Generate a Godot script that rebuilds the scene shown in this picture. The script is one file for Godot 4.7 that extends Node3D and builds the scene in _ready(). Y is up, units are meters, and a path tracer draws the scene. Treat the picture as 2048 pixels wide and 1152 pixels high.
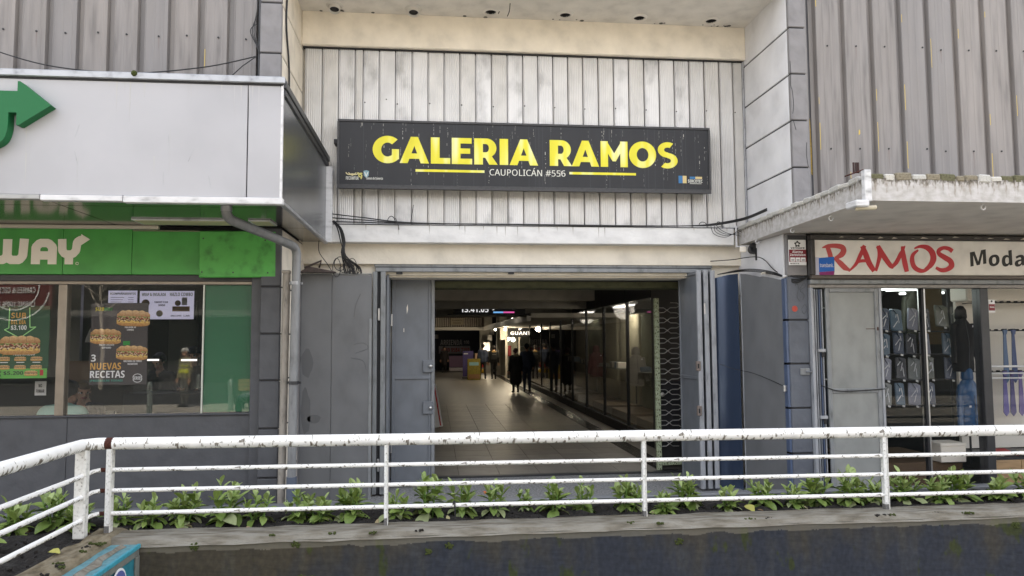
extends Node3D

var used := {}
var cache := {}
var T := {}
var K := {}
var rng := RandomNumberGenerator.new()
const ORD := ["first", "second", "third", "fourth", "fifth", "sixth", "seventh", "eighth", "ninth", "tenth", "eleventh", "twelfth", "thirteenth", "fourteenth", "fifteenth", "sixteenth", "seventeenth", "eighteenth", "nineteenth", "twentieth"]

# ---------- naming ----------
func uniq(p: Node, n: String) -> String:
	var key = str(p.get_instance_id()) + n
	var c: int = used.get(key, 0)
	used[key] = c + 1
	return n if c == 0 else "%s_%03d" % [n, c]

func tag(o: Node, label: String, cat: String, group := "") -> void:
	o.set_meta("label", label)
	o.set_meta("category", cat)
	if group:
		o.set_meta("group", group)

func thing(n: String, label: String, cat: String, pos := Vector3.ZERO, group := "") -> Node3D:
	var o := Node3D.new()
	o.name = uniq(self, n)
	add_child(o, true)
	o.position = pos
	tag(o, label, cat, group)
	return o

func part(n: String, mesh: Mesh, m: Material, p: Node = null, pos := Vector3.ZERO, rot := Vector3.ZERO) -> MeshInstance3D:
	var par: Node = p if p else self
	var o := MeshInstance3D.new()
	o.name = uniq(par, n)
	o.mesh = mesh
	o.material_override = m
	o.position = pos
	o.rotation = rot
	par.add_child(o, true)
	return o

func struct(n: String, mesh: Mesh, m: Material, pos := Vector3.ZERO) -> MeshInstance3D:
	var o = part(n, mesh, m, self, pos)
	o.set_meta("kind", "structure")
	return o

# ---------- mesh helpers ----------
func S() -> SurfaceTool:
	var st := SurfaceTool.new()
	st.begin(Mesh.PRIMITIVE_TRIANGLES)
	return st

func tri(st: SurfaceTool, a: Vector3, b: Vector3, c: Vector3, n: Vector3) -> void:
	st.set_normal(n)
	if (b - a).cross(c - a).dot(n) > 0.0:
		var t = b
		b = c
		c = t
	st.add_vertex(a)
	st.add_vertex(b)
	st.add_vertex(c)

func quad(st: SurfaceTool, a: Vector3, b: Vector3, c: Vector3, d: Vector3, n: Vector3) -> void:
	tri(st, a, b, c, n)
	tri(st, a, c, d, n)

func fquad(st: SurfaceTool, a: Vector3, b: Vector3, c: Vector3, d: Vector3, hint: Vector3) -> void:
	var n = (b - a).cross(c - a)
	if n.length() < 1e-9:
		n = (c - a).cross(d - a)
	n = n.normalized()
	if n.dot(hint) < 0.0:
		n = -n
	quad(st, a, b, c, d, n)

func add_box(st: SurfaceTool, c: Vector3, s: Vector3, bv := 0.0, basis := Basis.IDENTITY) -> void:
	var h = s / 2.0
	bv = minf(bv, minf(h.x, minf(h.y, h.z)) * 0.9)
	var i = h - Vector3(bv, bv, bv)
	for ax in 3:
		for sg in [-1.0, 1.0]:
			var u = (ax + 1) % 3
			var v = (ax + 2) % 3
			var n = Vector3.ZERO
			n[ax] = sg
			var p = []
			for q in [[-1, -1], [1, -1], [1, 1], [-1, 1]]:
				var w = Vector3.ZERO
				w[ax] = sg * h[ax]
				w[u] = q[0] * i[u]
				w[v] = q[1] * i[v]
				p.append(c + basis * w)
			quad(st, p[0], p[1], p[2], p[3], basis * n)
	if bv <= 0.0:
		return
	for ax in 3:
		var u = (ax + 1) % 3
		var v = (ax + 2) % 3
		for q in [[-1, -1], [1, -1], [1, 1], [-1, 1]]:
			var p = []
			for e in [[0, -1], [0, 1], [1, 1], [1, -1]]:
				var w = Vector3.ZERO
				w[ax] = e[1] * i[ax]
				w[u] = q[0] * (h[u] if e[0] == 0 else i[u])
				w[v] = q[1] * (i[v] if e[0] == 0 else h[v])
				p.append(c + basis * w)
			var n = Vector3.ZERO
			n[u] = q[0]
			n[v] = q[1]
			quad(st, p[0], p[1], p[2], p[3], (basis * n).normalized())
	for sx in [-1, 1]:
		for sy in [-1, 1]:
			for sz in [-1, 1]:
				tri(st, c + basis * Vector3(sx * h.x, sy * i.y, sz * i.z), c + basis * Vector3(sx * i.x, sy * h.y, sz * i.z), c + basis * Vector3(sx * i.x, sy * i.y, sz * h.z), (basis * Vector3(sx, sy, sz)).normalized())

func box(x: float, y: float, z: float, bv := 0.0) -> ArrayMesh:
	var key = "b%.4f %.4f %.4f %.4f" % [x, y, z, bv]
	if not cache.has(key):
		var st := S()
		add_box(st, Vector3.ZERO, Vector3(x, y, z), bv)
		cache[key] = st.commit()
	return cache[key]

# a box part given by its two corners
func bp(n: String, p: Node, m: Material, x0: float, x1: float, y0: float, y1: float, z0: float, z1: float, bv := 0.0) -> MeshInstance3D:
	return part(n, box(absf(x1 - x0), absf(y1 - y0), absf(z1 - z0), bv), m, p, Vector3((x0 + x1) / 2, (y0 + y1) / 2, (z0 + z1) / 2))

func add_tube(st: SurfaceTool, pts: Array, r, sides := 8, caps := true) -> void:
	var n = pts.size()
	var rings = []
	var up := Vector3.UP
	for i in n:
		var d: Vector3 = (pts[mini(i + 1, n - 1)] - pts[maxi(i - 1, 0)]).normalized()
		if absf(d.dot(up)) > 0.95:
			up = Vector3.BACK if absf(d.z) < 0.8 else Vector3.RIGHT
		var a = d.cross(up).normalized()
		var b = d.cross(a).normalized()
		up = -b if b.dot(up) < 0 else b
		b = up
		a = d.cross(b).normalized()
		var ring = []
		var rr: float = r[i] if r is Array else r
		for k in sides:
			var t = TAU * k / sides
			var o = a * cos(t) + b * sin(t)
			ring.append([pts[i] + o * rr, o])
		rings.append(ring)
	for i in n - 1:
		for k in sides:
			var k2 = (k + 1) % sides
			var q = [rings[i][k], rings[i][k2], rings[i + 1][k2], rings[i + 1][k]]
			var fn: Vector3 = q[0][1] + q[1][1]
			for t in [[0, 1, 2], [0, 2, 3]]:
				var a = q[t[0]]
				var b = q[t[1]]
				var c = q[t[2]]
				if (b[0] - a[0]).cross(c[0] - a[0]).dot(fn) > 0:
					var x = b
					b = c
					c = x
				for v in [a, b, c]:
					st.set_normal(v[1])
					st.add_vertex(v[0])
	if caps:
		for e in [0, n - 1]:
			var d: Vector3 = (pts[0] - pts[1]).normalized() if e == 0 else (pts[n - 1] - pts[n - 2]).normalized()
			for k in range(1, sides - 1):
				tri(st, rings[e][0][0], rings[e][k][0], rings[e][k + 1][0], d)

func tube(pts: Array, r, sides := 8) -> ArrayMesh:
	var st := S()
	add_tube(st, pts, r, sides)
	return st.commit()

func smooth(pts: Array, per := 6) -> Array:
	var o = []
	for i in pts.size() - 1:
		var p0 = pts[maxi(i - 1, 0)]
		var p1 = pts[i]
		var p2 = pts[i + 1]
		var p3 = pts[mini(i + 2, pts.size() - 1)]
		for k in per:
			o.append(p1.cubic_interpolate(p2, p0, p3, float(k) / per))
	o.append(pts[-1])
	return o

func add_prism(st: SurfaceTool, poly: PackedVector2Array, z0: float, z1: float, xf := Transform3D.IDENTITY) -> void:
	var idx = Geometry2D.triangulate_polygon(poly)
	var b = xf.basis
	for i in range(0, idx.size(), 3):
		for z in [z0, z1]:
			var q = []
			for k in 3:
				var v = poly[idx[i + k]]
				q.append(xf * Vector3(v.x, v.y, z))
			tri(st, q[0], q[1], q[2], (b * Vector3(0, 0, 1 if (z == maxf(z0, z1)) else -1)).normalized())
	var area := 0.0
	for i in poly.size():
		area += poly[i].cross(poly[(i + 1) % poly.size()])
	for i in poly.size():
		var p = poly[i]
		var q = poly[(i + 1) % poly.size()]
		var e = q - p
		var n2 = Vector2(e.y, -e.x) * signf(area)
		quad(st, xf * Vector3(p.x, p.y, z0), xf * Vector3(q.x, q.y, z0), xf * Vector3(q.x, q.y, z1), xf * Vector3(p.x, p.y, z1), (b * Vector3(n2.x, n2.y, 0)).normalized())

func prism(poly: Array, z0: float, z1: float) -> ArrayMesh:
	var st := S()
	add_prism(st, PackedVector2Array(poly), z0, z1)
	return st.commit()

# strokes of one width, each a step deeper than the one before
func strokes(list: Array, w: float, d: float, join := Geometry2D.JOIN_ROUND, end := Geometry2D.END_BUTT) -> ArrayMesh:
	var st := S()
	var i := 0
	for pts in list:
		for poly in Geometry2D.offset_polyline(PackedVector2Array(pts), w / 2, join, end):
			if not Geometry2D.is_polygon_clockwise(poly):
				add_prism(st, poly, 0, d + 0.0006 * i)
		i += 1
	return st.commit()

func ribbon(st: SurfaceTool, pts: Array, ws: Array, d: float) -> void:
	var l = PackedVector2Array()
	var r = PackedVector2Array()
	for i in pts.size():
		var t: Vector2 = (pts[mini(i + 1, pts.size() - 1)] - pts[maxi(i - 1, 0)]).normalized()
		var n = Vector2(-t.y, t.x) * ws[i] / 2.0
		l.append(pts[i] + n)
		r.append(pts[i] - n)
	r.reverse()
	l.append_array(r)
	add_prism(st, l, 0, d)

func arc(c: Vector2, rx: float, ry: float, a0: float, a1: float, n := 10) -> Array:
	var o = []
	for i in n + 1:
		var t = deg_to_rad(lerpf(a0, a1, float(i) / n))
		o.append(c + Vector2(cos(t) * rx, sin(t) * ry))
	return o

func disc_mesh(r: float, d: float, n := 20) -> ArrayMesh:
	return prism(arc(Vector2.ZERO, r, r, 0, 360.0 * (n - 1) / n, n - 1), 0, d)

func lathe(prof: Array, n := 16) -> ArrayMesh:
	var st := S()
	for i in prof.size() - 1:
		for k in n:
			var a0 = TAU * k / n
			var a1 = TAU * (k + 1) / n
			var p = []
			for q in [[prof[i], a0], [prof[i], a1], [prof[i + 1], a1], [prof[i + 1], a0]]:
				p.append(Vector3(q[0].x * cos(q[1]), q[0].y, q[0].x * sin(q[1])))
			var e: Vector2 = prof[i + 1] - prof[i]
			var nn = Vector2(e.y, -e.x).normalized()
			var am = (a0 + a1) / 2
			quad(st, p[0], p[1], p[2], p[3], Vector3(nn.x * cos(am), nn.y, nn.x * sin(am)).normalized())
	return st.commit()

func uvquad(w: float, h: float) -> ArrayMesh:
	var st := S()
	var c = [[-w / 2, h / 2, 0, 0], [w / 2, h / 2, 1, 0], [w / 2, -h / 2, 1, 1], [-w / 2, h / 2, 0, 0], [w / 2, -h / 2, 1, 1], [-w / 2, -h / 2, 0, 1]]
	for v in c:
		st.set_normal(Vector3.BACK)
		st.set_uv(Vector2(v[2], v[3]))
		st.add_vertex(Vector3(v[0], v[1], 0))
	return st.commit()

# lettering: lower-left corner at pos, set to height h (of the whole box of the glyphs) and width w
func text(n: String, s: String, p: Node, m: Material, pos: Vector3, w: float, h: float, font := "b", d := 0.004, rot := Vector3.ZERO) -> MeshInstance3D:
	var tm := TextMesh.new()
	tm.text = s
	var f := SystemFont.new()
	var base := font.substr(0, 1)
	f.font_names = PackedStringArray(["Droid Serif" if base == "s" else ("Droid Sans Mono" if base == "m" else "Droid Sans")])
	f.font_weight = 700 if font.contains("b") else 400
	var ff: Font = f
	if font.contains("i"):
		var fv := FontVariation.new()
		fv.base_font = f
		fv.variation_transform = Transform2D(Vector2(1, 0.0), Vector2(0.22, 1), Vector2.ZERO)
		ff = fv
	tm.font = ff
	tm.font_size = 64
	tm.pixel_size = 0.01
	tm.curve_step = 1.0
	tm.depth = 0.02
	var a = tm.get_aabb()
	var o = part(n, tm, m, p)
	var sc = Vector3(w / maxf(a.size.x, 0.001), h / maxf(a.size.y, 0.001), d / 0.02)
	var b = Basis.from_euler(rot) * Basis.from_scale(sc)
	o.transform = Transform3D(b, pos - b * Vector3(a.position.x, a.position.y, -0.01))
	return o

# ---------- materials ----------
func noise(freq: float, oct := 4, seed_ := 1, type := FastNoiseLite.TYPE_SIMPLEX_SMOOTH) -> FastNoiseLite:
	var f := FastNoiseLite.new()
	f.noise_type = type
	f.seed = seed_
	f.frequency = freq
	f.fractal_octaves = oct
	return f

func ntex(key: String, freq: float, stops: Array, oct := 4, seed_ := 1, size := 512) -> NoiseTexture2D:
	if T.has(key):
		return T[key]
	var t := NoiseTexture2D.new()
	t.width = size
	t.height = size
	t.seamless = true
	t.generate_mipmaps = false
	t.noise = noise(freq, oct, seed_)
	var g := Gradient.new()
	var off = PackedFloat32Array()
	var cols = PackedColorArray()
	for s in stops:
		off.append(s[0])
		cols.append(s[1] if s[1] is Color else Color(s[1], s[1], s[1]))
	g.offsets = off
	g.colors = cols
	t.color_ramp = g
	T[key] = t
	return t

func bumptex(key: String, freq: float, strength: float, oct := 4, seed_ := 5) -> NoiseTexture2D:
	if T.has(key):
		return T[key]
	var t := NoiseTexture2D.new()
	t.width = 512
	t.height = 512
	t.seamless = true
	t.as_normal_map = true
	t.bump_strength = strength
	t.noise = noise(freq, oct, seed_)
	T[key] = t
	return t

func lin(r: float, g: float, b: float, a := 1.0) -> Color:
	var c = Color(r, g, b).linear_to_srgb()
	c.a = a
	return c

# plain or mottled material; colour in linear values
func mat(key: String, r: float, g: float, b: float, rough := 0.7, tex: Texture2D = null, scale := Vector3.ONE, bump: Texture2D = null, bscale := 1.0, metal := 0.0) -> StandardMaterial3D:
	if K.has(key):
		return K[key]
	var m := StandardMaterial3D.new()
	m.resource_name = key
	m.albedo_color = lin(r, g, b)
	m.roughness = rough
	m.metallic = metal
	if tex:
		m.albedo_texture = tex
	if bump:
		m.normal_enabled = true
		m.normal_texture = bump
		m.normal_scale = bscale
	if tex or bump:
		m.uv1_triplanar = true
		m.uv1_world_triplanar = true
		m.uv1_scale = scale
	K[key] = m
	return m

func emis(key: String, r: float, g: float, b: float, e: float) -> StandardMaterial3D:
	if K.has(key):
		return K[key]
	var m := StandardMaterial3D.new()
	m.resource_name = key
	m.albedo_color = lin(r, g, b)
	m.emission_enabled = true
	m.emission = lin(r, g, b)
	m.emission_energy_multiplier = e
	K[key] = m
	return m

func glass(key: String, r: float, g: float, b: float, a: float, rough := 0.0) -> StandardMaterial3D:
	if K.has(key):
		return K[key]
	var m := StandardMaterial3D.new()
	m.albedo_color = lin(r, g, b, a)
	m.transparency = BaseMaterial3D.TRANSPARENCY_ALPHA
	m.roughness = rough
	m.metallic_specular = 0.42
	K[key] = m
	return m

func img_mat(key: String, im: Image, rough := 0.6, bump := 0.0) -> StandardMaterial3D:
	var m := StandardMaterial3D.new()
	m.resource_name = key
	m.albedo_texture = ImageTexture.create_from_image(im)
	m.roughness = rough
	K[key] = m
	return m

func materials() -> void:
	ntex("soft", 0.008, [[0.0, 0.87], [0.45, 0.95], [1.0, 1.0]], 5, 3)
	ntex("dirty", 0.012, [[0.0, 0.70], [0.25, 0.87], [0.5, 0.96], [1.0, 1.0]], 6, 9)
	ntex("streak", 0.02, [[0.0, 0.74], [0.3, 0.9], [0.6, 0.97], [1.0, 1.0]], 4, 17)
	ntex("grit", 0.06, [[0.0, 0.5], [0.35, 0.8], [0.7, 1.0], [1.0, 0.9]], 5, 21)
	ntex("chips", 0.028, [[0.0, Color(0.35, 0.31, 0.28)], [0.07, Color(0.5, 0.47, 0.45)], [0.15, Color(0.78, 0.77, 0.76)], [0.24, Color(0.91, 0.91, 0.9)], [0.45, Color(0.97, 0.97, 0.96)], [1.0, Color(1, 1, 1)]], 5, 31)
	ntex("rust", 0.02, [[0.0, Color(0.3, 0.14, 0.08)], [0.5, Color(0.42, 0.2, 0.12)], [1.0, Color(0.6, 0.42, 0.34)]], 4, 37)
	ntex("concrete", 0.011, [[0.0, Color(0.55, 0.52, 0.46)], [0.3, Color(0.74, 0.71, 0.65)], [0.55, Color(0.86, 0.84, 0.79)], [0.8, Color(0.93, 0.92, 0.89)], [1.0, Color(0.82, 0.82, 0.74)]], 7, 41)
	ntex("soil", 0.05, [[0.0, 0.25], [0.5, 0.6], [0.8, 0.8], [0.9, 1.0], [1.0, 1.0]], 6, 47)
	ntex("yellow_letter", 0.006, [[0.0, Color(0.86, 0.82, 0.16)], [0.55, Color(0.92, 0.88, 0.2)], [0.68, Color(0.94, 0.92, 0.5)], [0.8, Color(0.95, 0.94, 0.75)], [1.0, Color(0.96, 0.95, 0.82)]], 3, 71)
	bumptex("nfine", 0.05, 3.0)
	bumptex("ncoarse", 0.012, 6.0, 5, 8)
	bumptex("ndent", 0.004, 10.0, 3, 12)
	# masonry and paint
	mat("cream", 0.87, 0.80, 0.68, 0.85, T.soft, Vector3(0.5, 0.5, 0.5), T.ncoarse, 0.5)
	mat("cream_wall", 0.80, 0.74, 0.63, 0.85, T.soft, Vector3(0.4, 0.4, 0.4), T.ncoarse, 0.5)
	mat("soffit", 0.80, 0.77, 0.72, 0.85, T.soft, Vector3(0.6, 0.6, 0.6), T.nfine, 0.3)
	mat("white_fascia", 0.78, 0.775, 0.765, 0.8, T.soft, Vector3(0.45, 0.9, 0.45), T.ncoarse, 0.4)
	mat("white_reveal", 0.78, 0.78, 0.80, 0.8, T.soft, Vector3(0.35, 0.35, 0.35), T.ncoarse, 0.35)
	mat("pier_grey", 0.23, 0.222, 0.225, 0.75, T.soft, Vector3(0.8, 0.8, 0.8), T.ncoarse, 0.4)
	mat("pier_dark", 0.082, 0.085, 0.094, 0.6, T.soft, Vector3(0.8, 0.8, 0.8), T.ncoarse, 0.3)
	mat("pier_blue", 0.12, 0.132, 0.158, 0.6, T.soft, Vector3(0.8, 0.8, 0.8), T.ncoarse, 0.3)
	mat("blue_edge", 0.085, 0.118, 0.20, 0.35, T.soft, Vector3(0.8, 0.8, 0.8))
	mat("joint", 0.03, 0.03, 0.032, 0.9)
	# metal
	mat("cladding", 0.68, 0.67, 0.655, 0.42, T.soft, Vector3(0.5, 0.3, 0.5), T.ndent, 0.15, 0.25)
	mat("cladding_a", 0.66, 0.645, 0.62, 0.42, T.soft, Vector3(0.8, 0.5, 0.8), T.ndent, 0.2, 0.25)
	mat("cladding_b", 0.71, 0.70, 0.69, 0.4, T.dirty, Vector3(0.45, 0.3, 0.45), T.ndent, 0.2, 0.3)
	mat("sheet", 0.232, 0.214, 0.203, 0.5, T.streak, Vector3(0.9, 0.08, 0.9), T.ndent, 0.25)
	mat("sheet_a", 0.22, 0.206, 0.2, 0.5, T.soft, Vector3(1.1, 0.09, 1.1), T.ndent, 0.25)
	mat("sheet_b", 0.25, 0.228, 0.213, 0.5, T.streak, Vector3(0.6, 0.06, 0.6), T.ndent, 0.25)
	mat("channel", 0.07, 0.069, 0.075, 0.55, T.streak, Vector3(1.6, 0.16, 1.6))
	mat("yellow_chip", 0.55, 0.40, 0.08, 0.7)
	mat("box_white", 0.445, 0.445, 0.468, 0.45, T.soft, Vector3(0.11, 0.11, 0.11), T.ndent, 0.08)
	mat("box_side", 0.20, 0.21, 0.22, 0.26, T.streak, Vector3(0.8, 0.15, 0.8), null, 1.0, 0.7)
	mat("box_soffit", 0.11, 0.11, 0.11, 0.14, T.soft, Vector3(0.4, 0.4, 0.4), null, 1.0, 0.85)
	mat("trim_white", 0.68, 0.68, 0.69, 0.4, T.dirty, Vector3(0.7, 2.0, 0.7))
	mat("galv", 0.42, 0.43, 0.45, 0.4, T.dirty, Vector3(1, 1, 1), null, 1.0, 0.6)
	mat("dark_metal", 0.035, 0.036, 0.04, 0.4, T.soft, Vector3.ONE)
	mat("black", 0.012, 0.012, 0.014, 0.6)
	mat("gate", 0.175, 0.19, 0.212, 0.42, T.soft, Vector3(0.7, 0.5, 0.7), T.ndent, 0.25)
	mat("gate_frame", 0.25, 0.262, 0.27, 0.45, T.dirty, Vector3(1.2, 0.6, 1.2))
	mat("gate_light", 0.36, 0.375, 0.40, 0.4, T.dirty, Vector3(1.5, 0.5, 1.5))
	mat("panel_grey", 0.168, 0.173, 0.18, 0.5, T.soft, Vector3(0.55, 0.35, 0.55), T.ndent, 0.2)
	mat("door_grey", 0.29, 0.30, 0.29, 0.5, T.soft, Vector3(0.7, 0.5, 0.7), T.ndent, 0.2)
	mat("pipe", 0.23, 0.235, 0.24, 0.45, T.dirty, Vector3(2, 0.6, 2))
	mat("pipe_old", 0.33, 0.30, 0.26, 0.7, T.dirty, Vector3(2, 0.8, 2))
	mat("steel", 0.55, 0.55, 0.55, 0.3, null, Vector3.ONE, null, 1.0, 0.9)
	mat("rail", 0.80, 0.80, 0.79, 0.45, T.chips, Vector3(3.0, 2.2, 3.0), T.ncoarse, 0.15)
	mat("rail_old", 0.72, 0.71, 0.68, 0.6, T.chips, Vector3(1.8, 1.8, 1.0), T.ncoarse, 0.3)
	mat("rust", 0.34, 0.27, 0.245, 0.9, T.rust, Vector3(4, 4, 4), T.nfine, 1.0)
	# ground
	mat("curb_earth", 0.27, 0.235, 0.175, 1.0, T.concrete, Vector3(2.0, 2.0, 1.0), T.ncoarse, 1.5)
	mat("curb", 0.27, 0.26, 0.24, 0.9, T.concrete, Vector3(0.5, 2.6, 2.6), T.nfine, 1.2)
	mat("sidewalk", 0.33, 0.33, 0.33, 0.85, T.grit, Vector3(0.8, 0.8, 0.8), T.nfine, 0.6)
	mat("paving", 0.50, 0.47, 0.41, 0.85, T.grit, Vector3(0.6, 0.6, 0.6), T.nfine, 0.5)
	mat("asphalt", 0.04, 0.04, 0.042, 0.9, T.grit, Vector3(1, 1, 1), T.nfine, 1.0)
	mat("soil", 0.05, 0.042, 0.036, 1.0, T.soil, Vector3(2.5, 2.5, 2.5), T.ncoarse, 2.0)
	mat("teal", 0.03, 0.21, 0.27, 0.35, T.dirty, Vector3(1.2, 0.8, 1.2))
	mat("teal_top", 0.12, 0.28, 0.32, 0.5, T.dirty, Vector3(2.5, 2.5, 2.5))
	# signs
	mat("green_band", 0.07, 0.37, 0.065, 0.4, T.soft, Vector3(0.6, 0.6, 0.6))
	mat("green_patch", 0.085, 0.40, 0.07, 0.45, T.dirty, Vector3(0.9, 0.9, 0.9), T.ndent, 0.2)
	mat("green_arrow", 0.0, 0.115, 0.03, 0.6)
	mat("sign_cream", 0.88, 0.82, 0.72, 0.5)
	mat("white", 0.75, 0.75, 0.75, 0.5)
	mat("ink", 0.018, 0.017, 0.016, 0.5)
	mat("red", 0.45, 0.02, 0.025, 0.5)
	mat("cable", 0.012, 0.012, 0.013, 0.5)
	mat("wood", 0.38, 0.25, 0.13, 0.5, T.streak, Vector3(0.3, 2.5, 0.3))
	glass("pane", 0.1, 0.12, 0.11, 0.06)
	glass("pane_shop", 0.06, 0.07, 0.07, 0.05)
	K.pane_shop.metallic_specular = 0.22
	glass("pane_dark", 0.10, 0.12, 0.10, 0.14)

# ---------- camera, sky, sun ----------
func setting_light() -> void:
	var cam := Camera3D.new()
	cam.name = "camera"
	cam.fov = 42.56
	cam.near = 0.05
	cam.far = 600.0
	cam.transform = Transform3D(Basis(Vector3.UP, -deg_to_rad(6.0)) * Basis(Vector3.RIGHT, deg_to_rad(4.0)) * Basis(Vector3.BACK, -0.006), Vector3(0, 2, 0))
	add_child(cam)
	cam.current = true
	var we := WorldEnvironment.new()
	we.name = "world_environment"
	var e := Environment.new()
	e.background_mode = Environment.BG_SKY
	var sk := Sky.new()
	var pm := ProceduralSkyMaterial.new()
	pm.sky_top_color = Color(0.69, 0.71, 0.755)
	pm.sky_horizon_color = Color(0.95, 0.94, 0.92)
	pm.sky_curve = 0.2
	pm.ground_bottom_color = Color(0.3, 0.29, 0.27)
	pm.ground_horizon_color = Color(0.7, 0.7, 0.69)
	pm.sky_energy_multiplier = 1.0
	sk.sky_material = pm
	e.sky = sk
	e.tonemap_mode = Environment.TONE_MAPPER_LINEAR
	e.tonemap_exposure = EXPOSURE
	e.sdfgi_enabled = true
	e.ssao_enabled = true
	e.ssil_enabled = true
	we.environment = e
	add_child(we)
	var sun := DirectionalLight3D.new()
	sun.name = "sun"
	sun.light_energy = 1.6
	sun.light_color = Color(1.0, 0.95, 0.87)
	sun.light_angular_distance = 0.5
	sun.shadow_enabled = true
	add_child(sun)
	sun.look_at_from_position(Vector3.ZERO, Vector3(0.10, -0.785, 0.615), Vector3.UP)

const EXPOSURE := 4.3

# ---------- ground ----------
func ground() -> void:
	var st := S()
	for r in [[-250.0, -2.24, -300.0, 300.0], [14.0, 250.0, -300.0, 300.0], [-2.24, 14.0, -300.0, -6.03], [-2.24, 14.0, -1.2, 300.0]]:
		quad(st, Vector3(r[0], 0, r[2]), Vector3(r[1], 0, r[2]), Vector3(r[1], 0, r[3]), Vector3(r[0], 0, r[3]), Vector3.UP)
	struct("street", st.commit(), K.asphalt)
	st = S()
	quad(st, Vector3(-40, 0.004, -10.95), Vector3(40, 0.004, -10.95), Vector3(40, 0.004, -7.1), Vector3(-40, 0.004, -7.1), Vector3.UP)
	struct("sidewalk", st.commit(), K.sidewalk)
	st = S()
	quad(st, Vector3(-40, 0.004, -1.19), Vector3(40, 0.004, -1.19), Vector3(40, 0.004, 7.8), Vector3(-40, 0.004, 7.8), Vector3.UP)
	struct("pavement", st.commit(), K.paving)
	struct("stairwell_floor", box(16.3, 0.1, 4.9), K.paving, Vector3(5.9, -3.05, -3.6))

# stained dark paint of the stairwell wall
func stain_image() -> Image:
	var w := 2048
	var h := 256
	var im := Image.create_empty(w, h, false, Image.FORMAT_RGB8)
	var a = noise(0.006, 5, 3)
	var b = noise(0.025, 5, 5)
	var c = noise(0.11, 3, 6)
	for x in w:
		var drip = a.get_noise_2d(x * 1.6, 7.0) * 0.5 + 0.5
		for y in h:
			var v = float(y) / h
			var n = a.get_noise_2d(x, y * 1.4) * 0.5 + b.get_noise_2d(x, y * 0.6) * 0.4
			var fine = c.get_noise_2d(x * 0.7, y) * 0.09
			var slate = Color(0.165, 0.18, 0.215)
			var left = clampf(1.0 - x / 470.0, 0.0, 1.0)
			var br = clampf((0.30 + drip * 0.5 - v * 2.4) * 1.6 + n * 1.3 - 0.1, 0.0, 1.0) * 0.85
			br = clampf(br + left * 1.5 + n * 0.7 * left - 0.15, 0.0, 1.0)
			var col = slate.lerp(Color(0.235, 0.212, 0.165), br)
			var pale = clampf((b.get_noise_2d(x * 0.6, y * 0.25 + 90.0) - 0.22) * 2.0 * (1.0 - v), 0.0, 0.4)
			col = col.lerp(Color(0.30, 0.295, 0.28), pale * 0.6)
			var moss = clampf((a.get_noise_2d(x * 2.3 + 50, y * 2.3) - 0.38) * 5.0, 0.0, 0.7)
			col = col.lerp(Color(0.20, 0.23, 0.06), moss)
			col = col * (1.0 + fine * 2.0 + n * 0.12)
			if y < 5 + int(drip * 6.0):
				col = col.lerp(Color(0.44, 0.42, 0.37), 0.7)
			im.set_pixel(x, y, Color(clampf(col.r, 0, 1), clampf(col.g, 0, 1), clampf(col.b, 0, 1)))
	return im

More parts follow.
